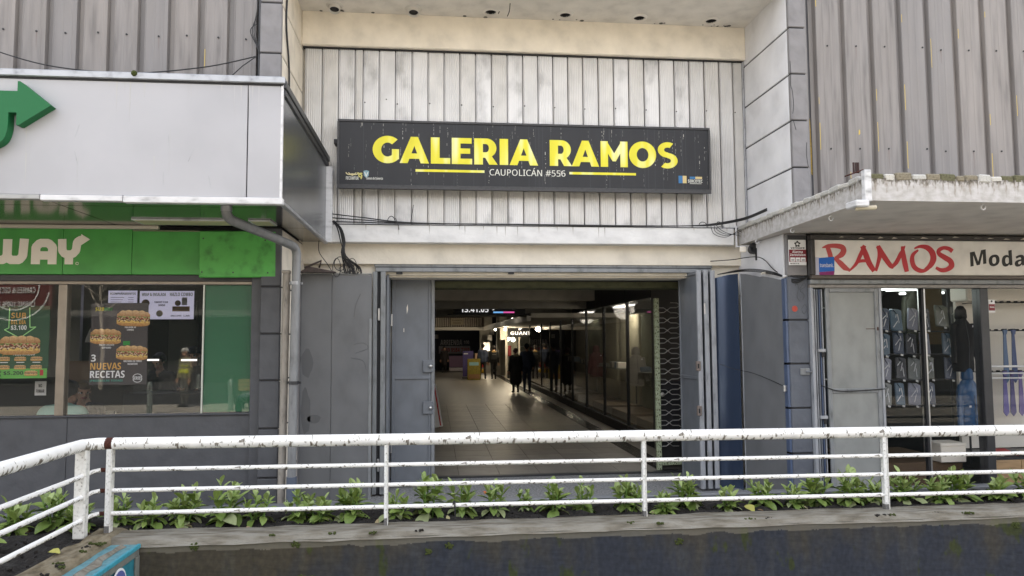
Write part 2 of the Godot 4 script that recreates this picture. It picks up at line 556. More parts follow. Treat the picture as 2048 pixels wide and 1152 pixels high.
func planter() -> void:
	var t = thing("stairwell_planter", "low planter wall of dark stained concrete in front, filled with soil", "planter")
	# face of the wall
	var m = img_mat("stained_wall", stain_image(), 0.95)
	m.normal_enabled = true
	m.normal_texture = T.nfine
	m.normal_scale = 0.4
	var st := S()
	var x0 := -2.24
	var x1 := 14.0
	for v in [[x0, 0.455, 0, 0], [x1, 0.455, 2.03, 0], [x1, -3.0, 2.03, 1.7], [x0, 0.455, 0, 0], [x1, -3.0, 2.03, 1.7], [x0, -3.0, 0, 1.7]]:
		st.set_normal(Vector3.BACK)
		st.set_uv(Vector2(v[2], v[3]))
		st.add_vertex(Vector3(v[0], v[1], -6.03))
	st.set_normal(Vector3.BACK)
	st.generate_tangents()
	m.texture_repeat = true
	part("stained_face", st.commit(), m, t)
	bp("wall_core", t, K.pier_dark, x0 + 0.01, x1, -3.0, 0.40, -6.3, -6.034)
	# worn concrete cap, uneven along its length
	for side in 2:
		st = S()
		var n := 90 if side == 0 else 36
		var nz = noise(1.7, 4, 11 + side)
		var rows = []
		for i in n + 1:
			var f = float(i) / n
			var row = []
			for k in 9:
				var g = k / 8.0
				var p: Vector3
				var prof: float = 0.0 if k > 0 and k < 8 else -0.05
				if side == 0:
					var x = lerpf(-2.46, x1, f)
					var zf = -6.018 + nz.get_noise_2d(x, 5) * 0.012
					var zb = -6.34 + nz.get_noise_2d(x, 30) * 0.03
					p = Vector3(x, 0, lerpf(zf, zb, g))
					prof = -0.06 if k == 0 else (-0.012 if k == 1 else (-0.06 if k == 8 else 0.0))
				else:
					var z = lerpf(-6.40, -1.2, f)
					var xf = -2.43 + nz.get_noise_2d(z, 5) * 0.015
					var xb = -2.70 + nz.get_noise_2d(z, 30) * 0.05
					p = Vector3(lerpf(xf, xb, g), 0, z)
					prof = -0.07 if k == 0 else (-0.015 if k == 1 else (-0.07 if k == 8 else 0.0))
				p.y = 0.5 + prof + nz.get_noise_2d(p.x * 2.5, p.z * 2.5) * (0.012 if side == 0 else 0.025) + (0.004 if side else 0.0)
				row.append(p)
			rows.append(row)
		for i in n:
			for k in 8:
				fquad(st, rows[i][k], rows[i + 1][k], rows[i + 1][k + 1], rows[i][k + 1], Vector3(0.05, 1, 0.2))
		part("worn_cap", st.commit(), K.curb if side == 0 else K.curb_earth, t)
	bp("back_curb", t, K.panel_grey, -3.75, x1, 0.0, 0.5, -7.17, -7.05, 0.012)
	bp("side_curb", t, K.panel_grey, -3.75, -3.63, 0.0, 0.5, -7.05, -1.2, 0.012)
	# moss tufts on the wall
	var ms := mat("moss", 0.055, 0.07, 0.012, 1.0, T.grit, Vector3(8, 8, 8))
	var tufts = [[-1.07, 0.42], [0.12, 0.37], [-1.02, 0.16], [-0.95, 0.145], [2.0, 0.34], [5.0, 0.38], [-1.83, 0.43], [-0.05, 0.33]]
	for q in tufts:
		st = S()
		for k in 26:
			var a = rng.randf() * TAU
			var r = rng.randf() * 0.035
			var c = Vector3(q[0] + cos(a) * r, q[1] + sin(a) * r * 0.8, -6.03)
			add_box(st, c + Vector3(0, 0, 0.004), Vector3(0.014, 0.014, 0.016), 0.003, Basis.from_euler(Vector3(rng.randf() * 3, rng.randf() * 3, rng.randf() * 3)))
		part("moss_tuft", st.commit(), ms, t)
	# soil
	st = S()
	var hs = noise(2.2, 5, 77)
	for strip in [[-3.63, x1, -7.05, -6.30, 240, 14], [-3.63, -2.68, -6.30, -1.2, 20, 80]]:
		var nx: int = strip[4]
		var nzn: int = strip[5]
		var g = []
		for i in nx + 1:
			var col = []
			for k in nzn + 1:
				var x = lerpf(strip[0], strip[1], float(i) / nx)
				var z = lerpf(strip[2], strip[3], float(k) / nzn)
				col.append(Vector3(x, 0.45 + hs.get_noise_2d(x * 2, z * 2) * 0.06 + hs.get_noise_2d(x * 9, z * 9) * 0.02, z))
			g.append(col)
		for i in nx:
			for k in nzn:
				fquad(st, g[i][k], g[i + 1][k], g[i + 1][k + 1], g[i][k + 1], Vector3.UP)
	var so = struct("soil", st.commit(), K.soil)
	so.set_meta("label", "dark crumbly soil in the planter")
	st = S()
	for i in 900:
		var x = rng.randf_range(-3.5, 9.0)
		var z = rng.randf_range(-7.0, -6.32)
		if rng.randf() < 0.15:
			x = rng.randf_range(-3.5, -2.7)
			z = rng.randf_range(-6.3, -4.0)
		var s = rng.randf_range(0.008, 0.028)
		add_box(st, Vector3(x, 0.45 + hs.get_noise_2d(x * 2, z * 2) * 0.06 + s * 0.25, z), Vector3(s, s * 0.7, s * rng.randf_range(0.7, 1.4)), s * 0.2, Basis.from_euler(Vector3(rng.randf() * 3, rng.randf() * 3, rng.randf() * 3)))
	var cl = part("soil_crumbs", st.commit(), K.soil)
	cl.set_meta("kind", "stuff")
	tag(cl, "loose crumbs of dark earth scattered over the planter bed", "soil")
	# moss and crumbs along the edge of the cap
	for i in 34:
		var q = Vector3(rng.randf_range(-2.3, 7.0), 0.485, -6.03 - rng.randf() * 0.05) if i < 20 else Vector3(-2.45 - rng.randf() * 0.08, 0.505, rng.randf_range(-6.1, -4.6))
		st = S()
		for k in 7:
			add_box(st, Vector3(rng.randf_range(-0.03, 0.03), rng.randf() * 0.008, rng.randf_range(-0.012, 0.012)), Vector3(0.02, 0.012, 0.014), 0.003, Basis.from_euler(Vector3(rng.randf() * 3, rng.randf() * 3, rng.randf() * 3)))
		part("moss_patch" if i % 3 else "dirt_patch", st.commit(), ms if i % 3 else K.soil, t, q)
	for i in 26:
		part("withered_leaf", leaf_mesh(0.07 + 0.01 * (i % 4), 0.03, 0.5, 20 + i % 5), mat("leaf_dead_%d" % (i % 3), [0.30, 0.16, 0.36][i % 3], [0.24, 0.10, 0.33][i % 3], [0.13, 0.05, 0.17][i % 3], 0.8), so, Vector3(rng.randf_range(-3.4, 6.5), 0.475, rng.randf_range(-6.6, -6.33)), Vector3(rng.randf_range(-0.3, 0.3), rng.randf() * 6.0, rng.randf_range(-0.5, 0.5)))
	# bits of litter
	var lt = part("fallen_leaf", leaf_mesh(0.12, 0.075, 0.25, 5), mat("leaf_yellow", 0.42, 0.40, 0.10, 0.6), self, Vector3(2.78, 0.485, -6.33), Vector3(0.5, 0.3, 0.2))
	tag(lt, "yellowed fallen leaf on the cap between the two right railing posts", "leaf")
	lt = part("fallen_leaf", leaf_mesh(0.1, 0.07, 0.2, 6), K.leaf_yellow, self, Vector3(-2.62, 0.52, -5.62), Vector3(0.2, 1.3, 0.1))
	tag(lt, "pale yellow fallen leaf on the worn side cap near the corner post", "leaf")
	lt = part("fallen_leaf", leaf_mesh(0.13, 0.1, 0.2, 7), K.leaf_yellow, self, Vector3(-2.72, 0.53, -5.05), Vector3(0.1, 2.3, 0.1))
	tag(lt, "large pale leaf lying under the lowest left rail", "leaf")

func stair_wall() -> void:
	var t = thing("stair_side_wall", "teal painted stairwell side wall with a round blue emblem", "wall")
	bp("wall_core", t, K.teal, -2.43, -2.243, -3.0, 0.452, -6.02, -1.2)
	var st := S()
	var nz = noise(2.0, 4, 4)
	var n := 40
	for i in n:
		var z0 = lerpf(-6.02, -1.2, float(i) / n)
		var z1 = lerpf(-6.02, -1.2, float(i + 1) / n)
		quad(st, Vector3(-2.445, 0.462, z0), Vector3(-2.236, 0.462, z0), Vector3(-2.236, 0.462, z1), Vector3(-2.445, 0.462, z1), Vector3.UP)
	part("top_sheet", st.commit(), K.teal_top, t)
	st = S()
	for i in n:
		var q = []
		for j in 2:
			var z = lerpf(-5.95, -1.2, float(i + j) / n)
			var c = -2.335 + nz.get_noise_2d(z * 2, 3) * 0.03
			var w = 0.035 + nz.get_noise_2d(z * 5, 9) * 0.03
			q.append([Vector3(c - w, 0.465, z), Vector3(c + w, 0.465, z), Vector3(c, 0.485 + nz.get_noise_2d(z * 9, 1) * 0.012, z)])
		fquad(st, q[0][0], q[1][0], q[1][2], q[0][2], Vector3.UP)
		fquad(st, q[0][2], q[1][2], q[1][1], q[0][1], Vector3.UP)
	part("broken_mortar", st.commit(), K.curb, t)
	var edge = mat("teal_edge", 0.05, 0.31, 0.40, 0.4, T.dirty, Vector3(3, 3, 3))
	bp("edge_trim", t, edge, -2.246, -2.222, 0.435, 0.468, -6.02, -1.2, 0.004)
	var stone = mat("frame_stain", 0.16, 0.17, 0.15, 0.8, T.dirty, Vector3(2, 2, 2))
	bp("frame_strip", t, stone, -2.243, -2.228, 0.385, 0.434, -6.01, -1.2, 0.003)
	bp("frame_strip", t, stone, -2.243, -2.227, -3.0, 0.383, -6.02, -5.95, 0.003)
	var em = part("emblem", disc_mesh(0.125, 0.004, 28), K.white, t, Vector3(-2.2255, 0.27, -5.64), Vector3(0, PI / 2, 0))
	part("emblem_disc", disc_mesh(0.108, 0.003, 28), mat("emblem_blue", 0.10, 0.12, 0.32, 0.4), em, Vector3(0, 0, 0.004))
	part("emblem_figure", strokes([[Vector2(-0.05, -0.08), Vector2(-0.02, 0.0), Vector2(0.0, 0.05)], [Vector2(0.0, 0.05), Vector2(0.03, 0.0), Vector2(0.06, -0.08)], [Vector2(-0.025, -0.02), Vector2(0.03, -0.02)]], 0.018, 0.003), K.white, em, Vector3(0, 0, 0.007))

# ---------- railing ----------
func rail_image(seed_: int, dirt: float) -> Image:
	# white gloss paint over steel: flecks of grime and bare patches, thicker on the underside where water hangs
	var w := 1024
	var h := 96
	var im := Image.create_empty(w, h, false, Image.FORMAT_RGB8)
	var a = noise(0.035, 4, seed_)
	var b = noise(0.012, 3, seed_ + 1)
	for x in w:
		for y in h:
			var v = (y + 0.5) / h
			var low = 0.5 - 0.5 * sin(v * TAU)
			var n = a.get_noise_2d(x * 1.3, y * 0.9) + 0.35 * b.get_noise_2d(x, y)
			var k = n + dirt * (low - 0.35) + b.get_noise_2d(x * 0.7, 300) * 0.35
			var c = Color(0.93, 0.925, 0.91)
			if k > 0.44:
				c = Color(0.72, 0.71, 0.68)
			if k > 0.55:
				c = Color(0.52, 0.50, 0.46)
			if k > 0.74:
				c = Color(0.38, 0.34, 0.30)
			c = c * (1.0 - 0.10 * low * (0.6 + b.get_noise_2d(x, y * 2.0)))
			im.set_pixel(x, y, Color(c.r, c.g, c.b))
	return im

func rail_tube(pts: Array, r: float, sides := 14) -> ArrayMesh:
	var st := S()
	var len := 0.0
	var prev = []
	for i in pts.size():
		var d: Vector3 = (pts[mini(i + 1, pts.size() - 1)] - pts[maxi(i - 1, 0)]).normalized()
		var up = (Vector3.UP - d * d.y).normalized()
		var side = d.cross(up)
		if i > 0:
			len += (pts[i] - pts[i - 1]).length()
		var ring = []
		for k in sides + 1:
			var t = TAU * k / sides
			var o = side * cos(t) + up * sin(t)
			ring.append([pts[i] + o * r, o, Vector2(len * 0.55, float(k) / sides)])
		if i > 0:
			for k in sides:
				var q = [prev[k], prev[k + 1], ring[k + 1], ring[k]]
				for tt in [[0, 1, 2], [0, 2, 3]]:
					var A = q[tt[0]]
					var B = q[tt[1]]
					var C = q[tt[2]]
					if (B[0] - A[0]).cross(C[0] - A[0]).dot(A[1] + B[1]) > 0:
						var x = B
						B = C
						C = x
					for v in [A, B, C]:
						st.set_normal(v[1])
						st.set_uv(v[2])
						st.add_vertex(v[0])
		prev = ring
	return st.commit()

func railing() -> void:
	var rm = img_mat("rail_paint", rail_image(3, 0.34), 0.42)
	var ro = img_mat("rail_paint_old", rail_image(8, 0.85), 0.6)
	var t = thing("white_railing", "white painted tube railing with chipped paint along the planter", "railing")
	var xr := 13.0
	var drop = func(x): return -0.005 * (x + 2.57)
	# handrail: front run, rounded corner and left return
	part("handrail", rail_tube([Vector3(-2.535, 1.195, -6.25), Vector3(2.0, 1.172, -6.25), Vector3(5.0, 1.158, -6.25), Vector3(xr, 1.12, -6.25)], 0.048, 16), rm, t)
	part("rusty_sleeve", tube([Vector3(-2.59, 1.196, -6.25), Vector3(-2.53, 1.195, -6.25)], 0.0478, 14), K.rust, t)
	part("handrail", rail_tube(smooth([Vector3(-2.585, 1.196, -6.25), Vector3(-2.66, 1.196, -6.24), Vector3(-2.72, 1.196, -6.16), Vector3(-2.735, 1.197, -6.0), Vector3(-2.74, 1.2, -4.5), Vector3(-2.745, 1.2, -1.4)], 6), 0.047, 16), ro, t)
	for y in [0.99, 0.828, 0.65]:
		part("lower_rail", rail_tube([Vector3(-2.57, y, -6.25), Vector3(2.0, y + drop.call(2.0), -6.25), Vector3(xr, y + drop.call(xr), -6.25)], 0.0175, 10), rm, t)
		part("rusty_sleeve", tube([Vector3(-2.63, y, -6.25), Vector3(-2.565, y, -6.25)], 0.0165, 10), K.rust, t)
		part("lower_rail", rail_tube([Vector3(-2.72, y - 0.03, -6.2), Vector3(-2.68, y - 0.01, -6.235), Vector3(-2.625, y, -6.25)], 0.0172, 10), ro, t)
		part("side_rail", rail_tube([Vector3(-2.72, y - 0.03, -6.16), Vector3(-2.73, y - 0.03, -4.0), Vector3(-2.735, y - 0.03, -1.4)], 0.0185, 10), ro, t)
	var posts = [[-2.56, 0.066], [-0.395, 0.042], [1.775, 0.042], [3.953, 0.056], [6.13, 0.05], [8.3, 0.05], [10.5, 0.05]]
	for q in posts:
		var p = part("post", box(q[1] * 0.62, 0.70, 0.05, 0.004), K.rail, t, Vector3(q[0], 0.845 + drop.call(q[0]) * 0.5, -6.25), Vector3(0, 0, 0.0))
		var pw: float = q[1]
		part("side_flange", box(0.006, 0.70, 0.062, 0.001), K.rail_old, p, Vector3(pw * 0.31 + 0.003, 0, 0))
		part("stained_foot", box(pw * 0.64, 0.09, 0.053, 0.004), mat("foot_dark", 0.18, 0.175, 0.17, 0.8, T.grit, Vector3(4, 4, 4)), p, Vector3(0, -0.33, 0))
	part("post", box(0.085, 0.72, 0.075, 0.008), K.rail_old, t, Vector3(-2.735, 0.84, -6.18))
	for z in [-4.1, -2.0]:
		part("post", box(0.045, 0.72, 0.04, 0.004), K.rail_old, t, Vector3(-2.74, 0.84, z))
	# a black cable tie left on the lowest rail
	var kt = part("cable_tie", tube(smooth([Vector3(0.155, 0.645, -6.225), Vector3(0.165, 0.675, -6.23), Vector3(0.17, 0.64, -6.222), Vector3(0.172, 0.53, -6.22)], 4), 0.006, 6), K.cable)
	tag(kt, "black cable tie hanging from the lowest front rail", "cable tie")

# ---------- plants ----------
func leaf_mesh(len: float, wid: float, bend: float, seed_: int) -> ArrayMesh:
	var st := S()
	var r := RandomNumberGenerator.new()
	r.seed = seed_
	var n := 6
	var rows = []
	var wob = r.randf_range(-0.15, 0.15)
	for i in n + 1:
		var f = float(i) / n
		var w = wid * 0.5 * (0.22 + 0.95 * pow(sin(PI * pow(f, 1.25) * 0.97 + 0.03), 0.9)) if f < 0.98 else wid * 0.06
		var ang = -bend * f * 1.8
		var y = len * (f - bend * bend * f * f * 0.3)
		var z = -len * bend * f * f * 0.9
		var c = Vector3(wob * len * f * f, z, -y)
		var cup = w * 0.35
		var rip = sin(f * 13.0 + seed_) * wid * 0.03
		rows.append([c + Vector3(-w, cup + rip, 0), c + Vector3(-w * 0.5, cup * 0.25, 0), c, c + Vector3(w * 0.5, cup * 0.25, 0), c + Vector3(w, cup - rip, 0)])
	for i in n:
		for k in 4:
			for tt in [[0, 0, 1, 0, 1, 1], [0, 0, 1, 1, 0, 1]]:
				var a = rows[i + tt[0]][k + tt[1]]
				var b = rows[i + tt[2]][k + tt[3]]
				var c = rows[i + tt[4]][k + tt[5]]
				if (b - a).cross(c - a).y > 0:
					var x = b
					b = c
					c = x
				st.add_vertex(a)
				st.add_vertex(b)
				st.add_vertex(c)
	st.generate_normals()
	return st.commit()

func plants() -> void:
	var lm = []
	for i in 3:
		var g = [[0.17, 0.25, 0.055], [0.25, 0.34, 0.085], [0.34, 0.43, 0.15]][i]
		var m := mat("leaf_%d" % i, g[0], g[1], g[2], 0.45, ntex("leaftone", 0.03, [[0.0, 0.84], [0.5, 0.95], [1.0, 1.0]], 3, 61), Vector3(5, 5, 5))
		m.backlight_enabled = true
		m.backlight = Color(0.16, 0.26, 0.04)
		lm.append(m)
	var pale := mat("leaf_pale", 0.36, 0.41, 0.20, 0.6, T.leaftone, Vector3(5, 5, 5))
	var stem := mat("stem", 0.13, 0.24, 0.05, 0.6)
	var leaves = []
	for i in 8:
		leaves.append(leaf_mesh(1.0, [0.36, 0.44, 0.5, 0.4][i % 4], [0.12, 0.3, 0.5, 0.75][i / 2], i + 3))
	# x, top of the plant, depth
	var spots = [[-3.42, 0.70, -6.55, 1.0], [-3.33, 0.66, -5.9, 1.1], [-3.18, 0.74, -6.72, 1.0], [-2.93, 0.66, -6.6, 0.9], [-2.64, 0.72, -6.68, 0.85], [-2.38, 0.70, -6.62, 0.85], [-2.13, 0.74, -6.7, 0.95], [-1.78, 0.83, -6.7, 1.05], [-1.50, 0.70, -6.66, 0.9], [-1.17, 0.70, -6.72, 0.9], [-0.97, 0.66, -6.6, 0.8], [-0.72, 0.76, -6.7, 1.0], [-0.33, 0.68, -6.62, 0.8], [-0.05, 0.83, -6.7, 1.05], [0.24, 0.74, -6.72, 0.95], [0.53, 0.74, -6.66, 0.9], [0.82, 0.64, -6.8, 0.6], [1.08, 0.72, -6.68, 0.95], [1.36, 0.74, -6.75, 0.7], [1.76, 0.76, -6.7, 0.95], [2.05, 0.62, -6.55, 0.7], [2.30, 0.76, -6.72, 1.0], [2.66, 0.62, -6.6, 0.8], [3.04, 0.70, -6.72, 0.9], [3.30, 0.64, -6.62, 0.75], [3.55, 0.72, -6.72, 0.95], [3.86, 0.74, -6.66, 1.0], [4.10, 0.66, -6.72, 0.85], [4.42, 0.74, -6.68, 0.95], [4.72, 0.70, -6.62, 0.85], [4.98, 0.74, -6.72, 1.0], [5.36, 0.64, -6.66, 0.9], [5.70, 0.68, -6.7, 1.0]]
	var behind = ["dark shop wall", "dark shop wall", "dark shop wall", "dark shop wall", "dark shop wall", "dark shop wall", "dark shop wall", "dark shop wall", "dark corner pier", "drainpipe foot", "grey steel sheet", "grey steel sheet", "folded left gate leaves", "left gate leaf", "arcade threshold", "arcade threshold", "arcade threshold", "arcade threshold", "arcade threshold", "arcade threshold", "arcade threshold", "scissor gate", "right gate leaves", "blue curved sheet", "grey curved sheet", "grooved pier foot", "grey door leaf", "grey door leaf", "clothes shop window", "clothes shop window", "clothes shop window", "wooden shop base", "wooden shop base"]
	var idx := 0
	for q in spots:
		var r := RandomNumberGenerator.new()
		r.seed = 100 + idx
		var h: float = q[1] - 0.45
		var size: String = "tall" if h > 0.3 else ("short" if h < 0.22 else "bushy")
		var lbl: String
		if idx == 1:
			lbl = "large leafy plant nearest the viewer, beneath the left side rails"
		elif idx == 0:
			lbl = "leafy plant at the far left with a red bloom, behind the left side rails"
		elif idx < 5:
			lbl = "%s leafy plant left of the corner post, %s of three from the left" % [size, ORD[idx - 2]]
		else:
			lbl = "%s green leafy plant before the %s, %s from the corner post rightwards" % [size, behind[idx], ORD[idx - 5] if idx - 5 < 20 else "twenty-" + ORD[idx - 25]]
		var t = thing("leafy_plant", lbl, "plant", Vector3(q[0], 0.45, q[2]), "leafy plants in the planter")
		t.rotation.y = r.randf() * TAU
		var st := S()
		var ns := 4 + r.randi() % 3
		var sc: float = q[3] * 1.1
		var lf := 0
		for s in ns:
			var az = TAU * s / ns + r.randf_range(-0.4, 0.4)
			var lean = r.randf_range(0.1, 0.55) if s else 0.03
			var hh = h * (r.randf_range(0.5, 0.85) if s else 0.86)
			var basep = Vector3(cos(az), 0, sin(az)) * 0.03 * sc
			var top = basep + Vector3(cos(az) * lean * hh, hh, sin(az) * lean * hh)
			add_tube(st, [Vector3(basep.x, -0.05, basep.z), basep.lerp(top, 0.5), top], [0.009, 0.007, 0.004], 5)
			var nl := 10 + r.randi() % 3
			for k in nl:
				var f = 0.1 + 0.9 * k / (nl - 1.0)
				var yaw = az + k * 2.4 + r.randf_range(-0.4, 0.4)
				var up = lerpf(-0.1, 1.2, f) + r.randf_range(-0.25, 0.25)
				var L = sc * lerpf(0.165, 0.085, f) * r.randf_range(0.65, 1.3)
				var o := MeshInstance3D.new()
				o.name = "leaf" if lf == 0 else "leaf_%03d" % lf
				lf += 1
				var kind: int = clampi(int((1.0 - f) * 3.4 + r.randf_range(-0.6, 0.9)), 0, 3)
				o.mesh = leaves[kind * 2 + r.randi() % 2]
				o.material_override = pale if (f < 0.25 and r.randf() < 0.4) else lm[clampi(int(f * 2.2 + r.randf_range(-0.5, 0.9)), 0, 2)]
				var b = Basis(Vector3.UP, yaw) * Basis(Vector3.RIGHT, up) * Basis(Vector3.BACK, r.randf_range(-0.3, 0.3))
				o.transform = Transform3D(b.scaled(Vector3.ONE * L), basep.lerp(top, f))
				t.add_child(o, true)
		part("stem", st.commit(), stem, t)
		# blooms
		var bl = {0: [0.5, 0.05, 0.03], 6: [0.75, 0.6, 0.05], 15: [0.75, 0.16, 0.03]}
		if bl.has(idx):
			var c = bl[idx]
			for k in (2 if idx == 15 else 1):
				var fl := S()
				for j in 8:
					add_box(fl, Vector3(cos(j * TAU / 8) * 0.014, 0.004 * (j % 2), sin(j * TAU / 8) * 0.014), Vector3(0.018, 0.006, 0.012), 0.002, Basis(Vector3.UP, -j * TAU / 8))
				part("bloom", fl.commit(), mat("bloom_%d" % idx, c[0], c[1], c[2], 0.6), t, Vector3(0.05 - k * 0.13, h * (1.0 - 0.3 * k), 0.04).rotated(Vector3.UP, -t.rotation.y), Vector3(0.6, 0, 0))
		idx += 1

# ---------- gallery front ----------
func trap_sheet(w: float, h: float) -> ArrayMesh:
	# one sheet of trapezoidal cladding: a flat pan with two slight stiffening ribs and a raised lap edge, channel on the left
	var prof = [[0.0, -0.055], [0.052, -0.055], [0.066, 0.0], [0.074, 0.006], [0.082, 0.0], [0.15, 0.0], [0.156, 0.003], [0.172, 0.003], [0.178, 0.0], [0.245, 0.0], [0.251, 0.003], [0.267, 0.003], [0.273, 0.0], [w - 0.012, 0.0], [w, -0.055]]
	return profile_sheet(prof, h)

func profile_sheet(prof: Array, h: float) -> ArrayMesh:
	var st := S()
	for i in prof.size() - 1:
		var a = prof[i]
		var b = prof[i + 1]
		fquad(st, Vector3(a[0], 0, a[1]), Vector3(b[0], 0, b[1]), Vector3(b[0], h, b[1]), Vector3(a[0], h, a[1]), Vector3(0, 0, 1))
	return st.commit()

func pier(t: Node3D, x0: float, x1: float, zf: float, joints: Array, front: Material, side: Material, side_x: float, zb: float) -> void:
	# grooved blocks: a grey face in front and a pale reveal behind it
	var g := 0.009
	for i in joints.size() - 1:
		var a: float = joints[i] + g
		var b: float = joints[i + 1] - g
		bp("pier_block", t, front, x0, x1, a, b, zf - 0.06, zf, 0.008)
		if side:
			bp("reveal_block", t, side, x0 + 0.003, x1 - 0.003, a, b, zb, zf - 0.062, 0.008)
	bp("joint_core", t, K.joint, x0 + 0.014, x1 - 0.014, joints[0], joints[-1], zb, zf - 0.014)

func gallery_front() -> void:
	var t = thing("gallery_facade", "recessed pale arcade front between two grooved piers", "facade")
	# piers above the canopies
	pier(t, -1.955, -1.72, -8.35, [3.3, 4.07, 4.65, 5.235, 5.82, 6.41, 7.0, 7.6, 8.2, 8.8, 9.5], K.pier_grey, K.cream, 0, -9.72)
	pier(t, 4.28, 4.49, -8.35, [3.4, 4.045, 4.62, 5.195, 5.77, 6.36, 6.95, 7.55, 8.15, 8.8, 9.5], K.pier_grey, K.white_reveal, 0, -9.72)
	# backing wall, upper beam and soffit
	bp("back_wall", t, K.cream_wall, -1.75, 4.3, 3.0, 9.5, -10.0, -9.76)
	bp("upper_beam", t, K.cream, -1.725, 4.285, 5.85, 6.31, -9.9, -9.60, 0.012)
	# soffit with holes for the downlights
	var lights = [-1.28, -0.275, 0.731, 1.72, 2.726, 3.724]
	var st := S()
	var zc := -9.41
	var rr := 0.075
	var x0 := -1.725
	for i in lights.size() + 1:
		var xa: float = x0 if i == 0 else lights[i - 1] + 0.12
		var xb: float = 4.285 if i == lights.size() else lights[i] - 0.12
		fquad(st, Vector3(xa, 6.3, -9.76), Vector3(xb, 6.3, -9.76), Vector3(xb, 6.3, -8.36), Vector3(xa, 6.3, -8.36), Vector3.DOWN)
	for x in lights:
		fquad(st, Vector3(x - 0.12, 6.3, zc + 0.12), Vector3(x + 0.12, 6.3, zc + 0.12), Vector3(x + 0.12, 6.3, -8.36), Vector3(x - 0.12, 6.3, -8.36), Vector3.DOWN)
		fquad(st, Vector3(x - 0.12, 6.3, -9.76), Vector3(x + 0.12, 6.3, -9.76), Vector3(x + 0.12, 6.3, zc - 0.12), Vector3(x - 0.12, 6.3, zc - 0.12), Vector3.DOWN)
		for k in 24:
			var a0 = TAU * k / 24
			var a1 = TAU * (k + 1) / 24
			var sq = func(a): return Vector2(cos(a), sin(a)) * (0.12 / maxf(absf(cos(a)), absf(sin(a))))
			var o0: Vector2 = sq.call(a0)
			var o1: Vector2 = sq.call(a1)
			fquad(st, Vector3(x + cos(a0) * rr, 6.3, zc + sin(a0) * rr), Vector3(x + cos(a1) * rr, 6.3, zc + sin(a1) * rr), Vector3(x + o1.x, 6.3, zc + o1.y), Vector3(x + o0.x, 6.3, zc + o0.y), Vector3.DOWN)
	var sf = part("soffit", st.commit(), K.soffit, t)
	bp("soffit_slab", t, K.soffit, -1.725, 4.285, 6.55, 6.7, -9.76, -8.36)
	var ringm = lathe([Vector2(0.072, 0.01), Vector2(0.073, -0.012), Vector2(0.092, -0.014), Vector2(0.112, -0.004), Vector2(0.112, 0.002)], 20)
	var canm = lathe([Vector2(0.072, 0.0), Vector2(0.072, 0.2), Vector2(0.001, 0.2)], 16)
	for i in lights.size():
		var dl = part("downlight", ringm, K.soffit if i > 1 else mat("ring_white", 0.62, 0.6, 0.56, 0.6), t, Vector3(lights[i], 6.298, zc))
		part("can", canm, K.black, dl)
		if i < 2:
			var co = part("tilted_collar", lathe([Vector2(0.060, 0.06), Vector2(0.062, -0.075), Vector2(0.074, -0.078), Vector2(0.078, 0.06)], 18), K.ring_white, dl, Vector3.ZERO, Vector3(-0.3, 0, 0.0))
			part("dark_lens", disc_mesh(0.061, 0.004), K.black, co, Vector3(0, -0.045, 0), Vector3(PI / 2, 0, 0))
		elif i == 2:
			part("loose_clip", tube([Vector3(0.1, -0.02, 0), Vector3(0.11, -0.004, 0.03)], 0.006, 5), K.black, dl)
	part("hanging_wire", tube(smooth([Vector3(0.96, 6.3, -9.15), Vector3(0.95, 6.2, -9.16), Vector3(0.925, 6.14, -9.18)], 4), 0.006, 5), K.cable, t)
	# metal cladding panels, each its own strip with a folded seam
	var edges = [-1.70, -1.474, -1.262, -1.049, -0.945, -0.737, -0.522, -0.306, -0.095, 0.118, 0.328, 0.54, 0.752, 0.965, 1.175, 1.381, 1.586, 1.792, 1.998, 2.21, 2.425, 2.638, 2.852, 3.065, 3.279, 3.492, 3.707, 3.922, 4.12, 4.278]
	for i in edges.size() - 1:
		var w: float = edges[i + 1] - edges[i]
		var dep: float = 0.0035 if (i < 5 or i % 3 == 0) else 0.0018
		if i > 23:
			dep = 0.006
		var prof = [[0.0, -0.05], [0.013, -0.05], [0.0135, 0.007], [0.020, 0.007], [0.0205, -0.008], [0.026, -0.008], [0.0265, 0.0]]
		var nf := 7 if w > 0.15 else 3
		for k in nf:
			var a = 0.028 + (w - 0.036) * k / nf
			var q = (w - 0.036) / nf
			prof.append_array([[a, 0.0], [a + q * 0.3, dep], [a + q * 0.6, dep], [a + q * 0.8, 0.0]])
		prof.append_array([[w - 0.003, 0.0], [w, -0.025]])
		var pm: Material = [K.cladding, K.cladding_a, K.cladding_b][(i * 7 + i / 3) % 3]
		var p = part("cladding_panel", profile_sheet(prof, 2.36), pm, t, Vector3(edges[i], 3.50, -9.70 + (i % 4) * 0.0015), Vector3(0, 0, 0))
		if i % 2 == 0 and i > 3:
			part("screw", box(0.016, 0.016, 0.012, 0.003), K.black, p, Vector3(0.03, 1.62 + 0.01 * (i % 3), 0.004))
		if i == 5:
			part("screw", box(0.014, 0.014, 0.012, 0.003), K.black, p, Vector3(0.1, 1.68, 0.004))
	bp("corner_strip", t, K.galv, 4.255, 4.279, 3.5, 5.85, -9.70, -9.66, 0.004)
	bp("dark_gap", t, K.joint, -1.715, 4.275, 5.835, 5.852, -9.74, -9.66)
	# lower beam over the entrance, thin dark line above it
	bp("lower_beam", t, K.white_fascia, -1.36, 4.05, 3.262, 3.49, -9.9, -9.60, 0.008)
	bp("beam_joint", t, K.joint, -1.36, 4.2, 3.49, 3.502, -9.72, -9.615)
	# wall between beam and gate, with jambs down to the ground
	bp("entrance_wall", t, K.cream_wall, -1.72, 4.25, 2.86, 3.262, -10.2, -9.84)
	bp("entrance_jamb", t, K.cream_wall, -1.72, -0.80, 0, 2.86, -10.2, -9.84)
